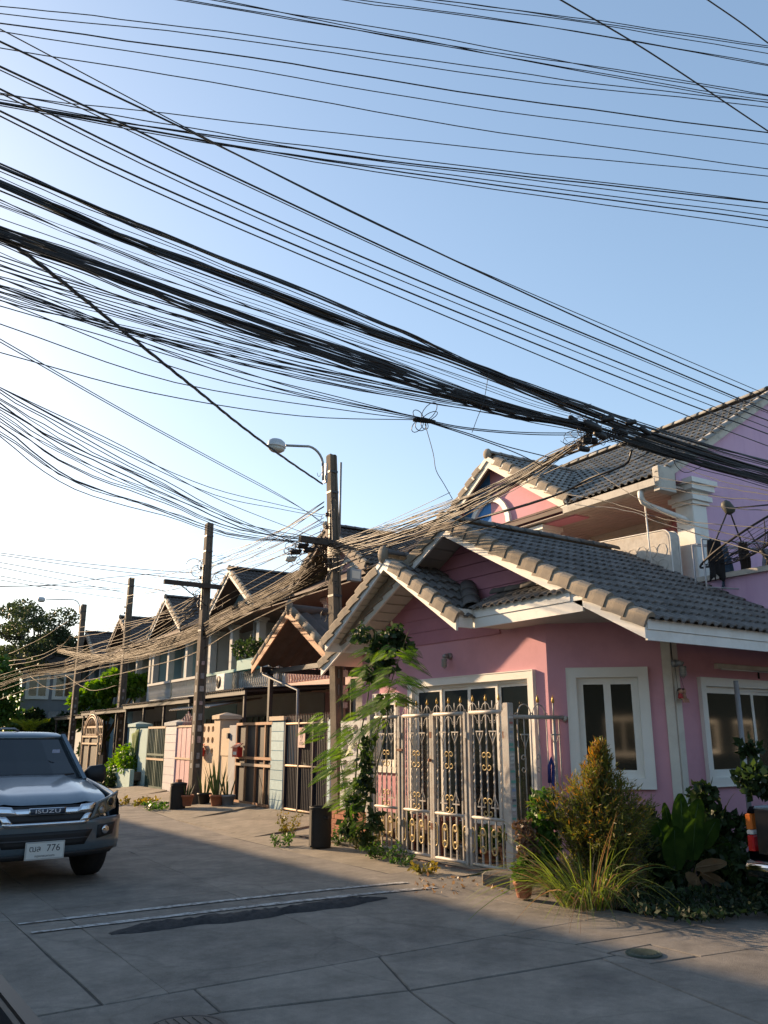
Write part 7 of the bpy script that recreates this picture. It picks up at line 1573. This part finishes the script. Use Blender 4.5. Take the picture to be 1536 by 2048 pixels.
def cable(pts, r, label, group, mat=None, n=5, ns=5, ext0=0.0, ext1=0.0, name='cable', wob=0.0, cat='cable'):
    pts = [Vector(p) for p in pts]; q = smooth(pts, ns)
    if wob:
        ph = gc.uniform(0, 6, 3); fr = gc.uniform(0.8, 2.2, 2)
        for i, p in enumerate(q): s = i/len(q)*2*PI; p.z += wob*(math.sin(fr[0]*s*2+ph[0])+0.6*math.sin(fr[1]*s*5+ph[1])); p.y += wob*0.8*math.sin(fr[0]*s*3+ph[2])
    if ext0: d = (q[0]-q[1]).normalized(); q = [q[0]+d*ext0+Vector((0,0,-0.0)), q[0]+d*(ext0*0.5)]+q
    if ext1: d = (q[-1]-q[-2]).normalized(); q = q+[q[-1]+d*(ext1*0.5), q[-1]+d*ext1]
    b = MB(); b.tube(q, r, n); o = b.build(name, mat or m_cab); return tag(o, label, cat, group)
def yplane(px, Y, **kw): return [atY(x, y, Y) for x, y in px]
def jitpath(px, amp, f=0.004):
    a = gc.uniform(-amp, amp); c = gc.uniform(-amp*0.5, amp*0.5); ph = gc.uniform(0, 6); return [(x, y+a+c*math.sin(x*f+ph)) for x, y in px]
A1 = [(0,331),(191,414),(328,469),(497,537),(700,621),(833,677),(973,740),(1091,783),(1188,816),(1300,856),(1420,892),(1536,925)]
A2 = [(0,368),(182,450),(319,505),(501,573),(700,650),(895,716),(1051,779),(1188,832),(1300,873),(1420,912),(1536,945)]
A3 = [(0,460),(160,514),(273,553),(456,619),(700,701),(895,771),(1051,822),(1169,849),(1300,888),(1420,926),(1536,958)]
A4 = [(0,480),(160,537),(319,596),(456,646),(700,727),(895,790),(1012,824),(1150,853),(1300,898),(1420,934),(1536,968)]
lab = ['thick cable strand at the top of the main black bundle over the roof','strand of the thickest band of the main black bundle over the roof','strand of the third band of the main black bundle over the roof','strand of the lowest dark band of the main cable bundle']
for k, (A_, cnt, amp, rs_) in enumerate(((A1,5,3,(0.005,0.010)),(A2,13,8,(0.005,0.011)),(A3,10,7,(0.004,0.010)),(A4,11,10,(0.004,0.009)))):
    for i in range(cnt): cable(yplane(jitpath(A_, amp), 5.4+gc.uniform(-.12,.12)), gc.uniform(*rs_), lab[k], 'main cable bundle band %s' % 'ABCD'[k], ext0=5, ext1=5, wob=0.008, ns=6)
allA = [A1, A2, A3, A4]
def yat(A_, x): return float(np.interp(x, [p[0] for p in A_], [p[1] for p in A_]))
for i in range(22):                                            # thin strands between the bands
    k = gc.integers(0, 3); s0, s1 = gc.uniform(0,1), gc.uniform(0,1); A_, B_ = allA[k], allA[k+1]; lo = gc.uniform(-10, 10)
    px = [(x, (yat(A_,x)*(1-s)+yat(B_,x)*s)+lo*max(0, 1-x/1150)) for x, s in ((x, s0+(s1-s0)*min(1,x/1100)) for x in (0,150,300,450,600,750,900,1050,1180,1300,1420,1536))]
    cable(yplane(px, 5.4+gc.uniform(-.15,.15)), gc.uniform(0.002,0.004), 'thin strand running between the bands of the main black bundle', 'thin strands of the main bundle', ext0=4, ext1=4, wob=0.006)
for i in range(20):                                            # loose thin lines sagging below the bundle
    y0 = gc.uniform(490, 600); sag = gc.uniform(-8, 34); px = [(x, y0+(851-y0)*(x/1170)**0.93+sag*math.sin(PI*x/1170)) for x in (0,200,400,600,800,1000,1170)]
    cable(yplane(px, 5.45+gc.uniform(-.15,.15)), gc.uniform(0.0028,0.005), 'loose thin line hanging just below the main black bundle', 'loose lines under the main bundle', ext0=4, wob=0.006)
B = [[(0,58),(480,312),(760,452),(1000,560),(1300,689),(1536,790)],[(0,83),(390,268),(700,421),(993,560),(1300,700),(1536,800)],[(0,133),(240,245),(460,350),(913,560),(1300,722),(1536,822)],[(0,178),(400,372),(839,562),(1300,750),(1536,841)],[(0,186),(380,374),(800,560),(1300,763),(1536,855)],[(0,222),(300,365),(760,561),(1300,779),(1536,868)],[(0,232),(280,370),(720,560),(1300,802),(1536,892)],[(0,140),(460,356),(905,561),(1300,727),(1536,826)]]
OR = ['topmost','second','third','fourth','fifth','sixth','seventh','eighth','ninth']
for i, px in enumerate(B): cable(yplane(px, 5.7+0.03*i), (0.005,0.0085,0.009,0.0085,0.0055,0.0085,0.0065,0.005)[i], OR[{0:0,1:1,2:2,7:3,3:4,4:5,5:6,6:7}[i]]+' from above of the parallel power lines over the main bundle', 'parallel power lines', ext0=5, ext1=6, ns=4)
Cc = [([(0,12),(300,45),(770,108),(1200,168),(1536,204)],7.9),([(0,27),(500,82),(1000,155),(1536,214)],7.9),([(0,47),(500,115),(1000,195),(1536,265)],7.6),([(0,62),(500,140),(1000,222),(1536,288)],7.6),([(0,95),(500,178),(1000,265),(1536,337)],7.2),([(0,190),(400,235),(850,285),(1536,352)],7.2),
      ([(0,186),(430,265),(850,322),(1536,404)],6.7),([(0,205),(400,268),(850,330),(1536,406)],6.7),([(0,200),(450,278),(900,340),(1536,418)],6.7),([(0,210),(430,288),(900,350),(1536,432)],6.6),([(0,206),(430,284),(900,358),(1536,441)],6.6),([(30,212),(500,300),(900,366),(1536,455)],6.6),
      ([(360,0),(800,75),(1300,150),(1536,190)],8.4),([(380,0),(850,85),(1250,155),(1536,201)],8.4),([(420,0),(900,80),(1300,155),(1536,192)],8.4),([(440,0),(900,92),(1300,168),(1536,206)],8.4),
      ([(680,0),(1100,55),(1536,131)],8.9),([(730,0),(1150,62),(1536,129)],8.9),([(830,0),(1200,50),(1536,107)],9.1),([(870,0),(1200,42),(1536,92)],9.1),([(900,2),(1200,46),(1536,96)],9.1)]
for i, (px, z) in enumerate(Cc): cable([gz(x, y, z) for x, y in px], 0.0065 if i in (7,10,2) else 0.0048, (OR[i]+' from above of the thin lines crossing the top of the sky' if i < 6 else OR[i-6]+' from above of the loose sheaf of lines crossing the upper sky' if i < 12 else OR[20-i]+' from above of the thin lines near the upper right corner'), ('high lines' if i < 6 else 'sheaf of upper lines' if i < 12 else 'corner lines'), ext0=8, ext1=8, ns=6, wob=0.004)
for px, w_ in (([(1122,0),(1300,105),(1536,262)],'long thick black line slanting down to the right edge near the top'),([(1416,0),(1480,44),(1536,86)],'short thick black line cutting the upper right corner')): cable(yplane(px, 5.0), 0.010, w_, 'slanting corner lines', ext0=6, ext1=8, ns=6)
# ---- towards the nearest pole
P1T = Vector((P1[0]-0.2, P1[1]+0.1, 0)); DP1 = float(np.dot(np.array([P1T.x, P1T.y, 5.0])-_C, _fw))
def dpath(px, D0, D1): 
    x0, x1 = px[0][0], px[-1][0]; return [atD(x, y, 1/((1/D0)+(1/D1-1/D0)*(x-x0)/(x1-x0))) for x, y in px]
for i in range(15):
    y0 = 780+i*6.6+gc.uniform(-3,3); ye = 1078+gc.uniform(-6,16); sag = gc.uniform(0.0,1.0); m1 = (150, y0+ (905-783)*0.62+18*sag+ i*1.2), (330, 950+i*4.8+22*sag), (480, 1032+i*2.6+14*sag)
    cable(dpath([(0,y0),*m1,(604+gc.uniform(-8,10),ye)], 7.0, DP1), gc.uniform(0.004,0.007), 'thin cable of the sagging fan from the left edge to the nearest pole', 'sagging fan of cables', ext0=5, wob=0.008)
for px in ([(0,678),(250,822),(430,920),(560,990),(648,1046)],[(0,684),(260,832),(450,935),(600,1015),(648,1050)],[(0,560),(240,905),(420,985),(560,1022),(648,1040)][:0]):
    if px: cable(dpath(px, 7.0, DP1), 0.005, 'single thin line from the left edge down to the nearest pole', 'single lines to the nearest pole', ext0=5)
for px in ([(225,890),(420,975),(560,1010),(645,1030)],[(235,900),(430,990),(560,1018),(645,1034)],[(250,895),(440,1000),(640,1078)]):
    cable(dpath([(0,775),*px], 7.0, DP1), 0.005, 'single thin line from the left edge down to the nearest pole', 'single lines to the nearest pole', ext0=5)
for s in (0, 1, 2):
    px = [(0,470),(120,560),(300,705),(400,785),(480,850),(570,917),(645,968)]; q = dpath(px, 6.0, DP1); q = smooth(q, 10)
    for i, p in enumerate(q): a = i*0.8+s*2.1; p.z += 0.011*math.sin(a); p.y += 0.011*math.cos(a)
    cable(q, 0.009, 'strand of the twisted black service cable running to the pole top', 'twisted service cable', ext0=4, ns=1)
# fan to the knot and on to the junction
for px in ([(0,585),(400,722),(700,800),(845,838)],[(0,556),(300,680),(620,785),(845,836)],[(0,612),(320,705),(600,790),(845,839)],[(0,575),(200,650),(500,762),(845,837)],[(0,648),(350,765),(700,822),(845,840)],[(0,705),(300,785),(600,832),(845,840)],[(0,600),(380,745),(720,815),(845,839)]):
    cable(yplane(px, 5.75), 0.0042, 'thin wire of the fan gathered in a knot below the main bundle', 'wires gathered in the knot', ext0=4)
for px in ([(845,838),(930,855),(1050,865),(1180,866)],[(845,840),(930,858),(1060,869),(1180,870)],[(845,841),(940,872),(1030,905),(1085,932)],[(845,841),(930,865),(1010,892),(1100,915)]):
    cable(yplane(px, 5.75), 0.0055, 'wire running from the knot towards the dark junction', 'wires from the knot to the junction')
KN = thing('wire_knot', tuple(atY(845,840,5.75)), 'coiled knot of black wire hanging in the sky below the bundle', 'wire coil'); kc = Vector(atY(845,840,5.75)); rt3 = Vector(_rt); up3 = Vector(_up)
for k, (a, L_, w) in enumerate(((0.9,0.20,0.05),(2.3,0.12,0.035),(4.0,0.14,0.04),(4.4,0.10,0.05),(0.5,0.16,0.03),(5.2,0.09,0.03))):
    d = rt3*math.cos(a)+up3*math.sin(a); e = rt3*-math.sin(a)+up3*math.cos(a); b = MB(); b.tube([kc+d*(L_*0.5*(1-math.cos(t)))+e*(w*math.sin(t))+Vector(_fw)*0.01*k for t in [2*PI*i/14 for i in range(15)]], 0.004, 5); b.build('loop', m_cab, KN)
b = MB(); b.tube([kc-rt3*0.09, kc, kc+rt3*0.12-up3*0.02], [0.016,0.03,0.018], 8); b.build('binding', m_cab, KN)
cable(yplane([(850,848),(866,905),(872,940),(888,968),(905,998)], 5.75), 0.0035, 'broken wire dangling from the knot', 'dangling wires', ns=4)
cable(yplane([(978,742),(968,800),(955,835),(944,865)], 5.3), 0.003, 'thin loose wire hanging across the main bundle', 'dangling wires', ns=4)
# dark junction with splices
JC = thing('cable_junction', tuple(atY(1190,858,5.4)), 'dark tangled cable junction with splice boxes over the pink roof', 'cable junction')
for (x, y, l, r) in ((1150,842,0.16,0.03),(1185,852,0.2,0.045),(1215,838,0.14,0.035),(1240,862,0.18,0.04),(1262,845,0.12,0.03),(1180,882,0.16,0.04),(1168,898,0.12,0.032),(1290,862,0.14,0.03),(1200,870,0.14,0.04)):
    c = Vector(atY(x, y, 5.3+gc.uniform(-.1,.1))); d = (rt3*gc.uniform(.6,1)+up3*gc.uniform(-.7,.3)).normalized(); b = MB(); b.tube([c-d*l*.5, c-d*l*.38, c, c+d*l*.38, c+d*l*.5], [r*.4,r*.9,r,r*.9,r*.4], 8); b.build('splice', m_cab, JC)
for k in range(34):
    c = Vector(atY(gc.uniform(1140,1300), gc.uniform(825,905), 5.35+gc.uniform(-.15,.15))); r = gc.uniform(0.03,0.13); a0 = gc.uniform(0,6); el = gc.uniform(.4,1); b = MB(); b.tube([c+rt3*(r*math.cos(a0+t))+up3*(r*el*math.sin(a0+t))+Vector(_fw)*(0.04*math.sin(t*2)) for t in np.linspace(0, gc.uniform(3,6.3), 12)], 0.0032, 4); b.build('loose_loop', m_cab, JC)
# junction to the nearest pole: sheaf
DJ = float(np.dot(np.array(atY(1180,865,5.4))-_C, _fw))
G1 = [(1185,866),(1080,932),(950,1003),(850,1044),(740,1080),(655,1102)]
for i in range(22):
    s = gc.normal()*0.75; px = [(x, y+s*w+gc.uniform(-2,2)) for (x, y), w in zip(G1, (5,9,13,15,14,10))]
    if i < 8: px[0] = (1185+gc.uniform(-20,60), 866+gc.uniform(-10,20))
    cable(dpath(px, DJ, DP1-0.2), gc.uniform(0.004,0.008), 'cable of the sheaf from the dark junction down to the nearest pole', 'sheaf to the nearest pole', m_cabd if i % 5 == 0 else (m_cabm if i % 2 else m_cab), wob=0.012)
for px, r in (([(1264,900),(1250,928),(1179,958),(1085,1000),(923,1048),(760,1100),(660,1140)],0.013),([(1300,905),(1150,975),(960,1035),(760,1095),(660,1128)],0.006),([(1340,915),(1180,990),(1000,1050),(820,1090),(670,1145)],0.005),([(1220,890),(1060,960),(900,1035),(720,1105)],0.006)):
    cable(dpath(px, DJ, DP1-0.2), r, 'heavier cable sagging below the sheaf towards the nearest pole', 'heavier drops to the nearest pole', wob=0.005)
for px in ([(905,998),(820,1030),(700,1078)],[(900,985),(760,1050),(660,1088)],[(1000,975),(900,1002),(780,1052),(660,1085)]): cable(dpath(px, DJ+2, DP1), 0.004, 'lone wire above the sheaf near the nearest pole', 'lone wires', m_cabm)
# along the row, pole to pole, lit by the low sun
H1p = [(655,1102),(600,1142),(520,1190),(450,1226),(380,1262),(300,1295),(240,1310),(180,1311),(114,1299)]; H2p = [(655,1146),(560,1192),(460,1240),(380,1284),(280,1312),(200,1328),(120,1346),(60,1354),(0,1373)]
Dr = [DP1, 15.8, 18.5, 21.0, 24.0, 29.0, 33.0, 37.0, 41.5]; Dr2 = [DP1, 16.5, 19, 21.5, 25, 28, 31, 33, 35]
for i in range(22):
    s = gc.normal()*0.95; px = [(x, y+s*w+gc.uniform(-1.5,1.5)) for (x, y), w in zip(H1p, (10,13,14,13,11,9,7,5,3))]
    cable([atD(x, y, d) for (x, y), d in zip(px, Dr)], gc.uniform(0.004,0.009), 'sunlit cable of the golden bundle sagging along the row of houses', 'golden row bundle', m_cabd, wob=0.009)
for i in range(18):
    s = gc.normal()*0.9; px = [(x, y+s*w+gc.uniform(-2,2)) for (x, y), w in zip(H2p, (10,11,12,13,13,13,12,11,12))]
    cable([atD(x, y, d) for (x, y), d in zip(px, Dr2)], gc.uniform(0.005,0.009), 'lower sunlit cable sagging along the row to the left edge', 'lower row cables', m_cabd, ext1=5, wob=0.010)
for i in range(14):                                             # fan from pole one down to pole two and beyond
    y0 = gc.uniform(985,1092); xe = gc.uniform(225,400); ye = 1108+(400-xe)*0.42+gc.uniform(-8,40); sg = gc.uniform(4,30)
    px = [(648,y0),(648*.66+xe*.34,y0*.66+ye*.34+sg),(648*.33+xe*.67,y0*.33+ye*.67+sg),(xe,ye)]; cable(dpath(px, DP1, 22+(400-xe)*0.06), gc.uniform(0.005,0.008), 'thin service wire fanning from the nearest pole along the row', 'fan along the row', m_cabd if i % 2 else m_cabm, wob=0.012)
for i, px in enumerate(([(0,1106),(150,1125),(300,1140),(392,1146)],[(0,1110),(150,1132),(300,1150),(392,1160)],[(0,1125),(200,1160),(330,1182)],[(0,1135),(150,1165),(250,1186)],[(0,1152),(120,1172),(246,1182)],[(0,1160),(120,1180),(246,1198)],[(0,1172),(100,1170),(220,1155),(330,1146)],[(0,1173),(150,1172),(246,1178)])):
    cable(dpath(px, 17, 27 if px[-1][0] < 300 else 22.5), 0.008, 'thin line across the pale sky above the far poles', 'lines above the far poles', m_cabm, ext0=6)
for i, px in enumerate(([(18,1322),(60,1316),(110,1298),(150,1270)],[(18,1330),(70,1322),(120,1296),(148,1262)],[(18,1308),(80,1278),(146,1236)],[(148,1255),(200,1252),(260,1244),(395,1212)],[(148,1264),(190,1262),(250,1250),(395,1220)],[(148,1275),(195,1268),(260,1252),(395,1228)],[(60,1352),(100,1378),(150,1370),(240,1300)],[(130,1350),(180,1380),(240,1370)],[(120,1300),(180,1290),(240,1270),(330,1222),(395,1196)],[(246,1262),(300,1240),(395,1190)])):
    cable(dpath(px, 38, 30) if px[-1][0] < 300 else dpath(px, 38, 23), 0.012, 'loose sunlit wire looping between the far poles', 'loose far wires', m_cabd, wob=0.01)
for i in range(6): px = [(395+gc.uniform(-5,5),1190+i*6),(330,1235+i*7),(262,1272+i*6),(190,1290+i*8),(130,1320+i*5)]; cable(dpath(px, 23.5, 36), 0.011, 'cable sagging from the second pole towards the far end', 'cables beyond the second pole', m_cabd, wob=0.01)
# tangles on the poles
TG = thing('cable_tangle', tuple(atD(600,1098,DP1-.2)), 'black tangled splices at the left end of the nearest crossarm', 'cable tangle')
for k in range(26):
    c = Vector(atD(gc.uniform(575,650), gc.uniform(1082,1128), DP1-0.2+gc.uniform(-.2,.2))); r = gc.uniform(0.04,0.14); a0 = gc.uniform(0,6); b = MB(); b.tube([c+rt3*(r*math.cos(a0+t))+up3*(r*.7*math.sin(a0+t)) for t in np.linspace(0, 5, 10)], 0.006, 4); b.build('loose_loop', m_cab if k % 3 else m_cabd, TG)
for (x, y) in ((606,1092),(592,1104),(582,1118),(618,1100)):
    c = Vector(atD(x, y, DP1-0.25)); b = MB(); b.tube([c-rt3*0.10-up3*0.03, c-rt3*0.06, c+rt3*0.06, c+rt3*0.1+up3*0.04], [0.02,0.055,0.05,0.02], 8); b.build('splice', m_cab if x != 582 else m_cream, TG)
TG2 = thing('cable_coil', tuple(atD(657,1160,DP1-.2)), 'wires wrapped and dangling down the shaft of the nearest pole', 'wire coil')
for k in range(30):
    yk = gc.uniform(930,1240); xk = 650+(yk-905)*0.03+gc.uniform(-14,16); c = Vector(atD(xk, yk, DP1-0.25)); r = gc.uniform(0.03,0.10); a0 = gc.uniform(0,6); el = gc.uniform(.8,1.8); b = MB(); b.tube([c+rt3*(r*0.6*math.cos(a0+t))+up3*(r*el*math.sin(a0+t)) for t in np.linspace(0, gc.uniform(2.5,5.5), 10)], 0.005, 4); b.build('loose_loop', m_cab, TG2)
b = MB(); b.tube([atD(664,1000,DP1-.2), atD(668,1200,DP1-.2), atD(664,1400,DP1-.25), atD(668,1640,DP1-.3)], 0.012, 6); b.build('riser', m_cab, TG2)
TG3 = thing('cable_coil', tuple(atD(395,1200,23)), 'coiled wires on the second pole below its crossarm', 'wire coil')
for k in range(16):
    c = Vector(atD(gc.uniform(385,440), gc.uniform(1130,1260), 22.4)); r = gc.uniform(0.08,0.25); a0 = gc.uniform(0,6); b = MB(); b.tube([c+rt3*(r*math.cos(a0+t))+up3*(r*.9*math.sin(a0+t)) for t in np.linspace(0, gc.uniform(3,6), 12)], 0.008, 4); b.build('loose_loop', m_cabm, TG3)
# service drops across the end house
for px in ([(1305,953),(1420,972),(1536,988)],[(1309,972),(1420,992),(1536,1002)],[(1351,1004),(1440,1014),(1536,1021)],[(1180,935),(1290,1005),(1370,1040),(1536,1058)],[(1060,975),(1220,1005),(1300,1030),(1380,1050)],[(1360,930),(1420,955),(1536,982)],[(1150,1010),(1250,1020),(1330,1050)]):
    cable(dpath(px, 13.2, 9.5), 0.0055, 'thin service wire crossing the front of the end house', 'service drops on the end house', ext1=3, wob=0.006)
for px in ([(1345,915),(1355,935),(1375,945),(1410,930)],[(1440,930),(1470,952),(1536,962)]): cable(yplane(px, 5.5), 0.004, 'short slack loop hanging under the main bundle', 'slack loops')
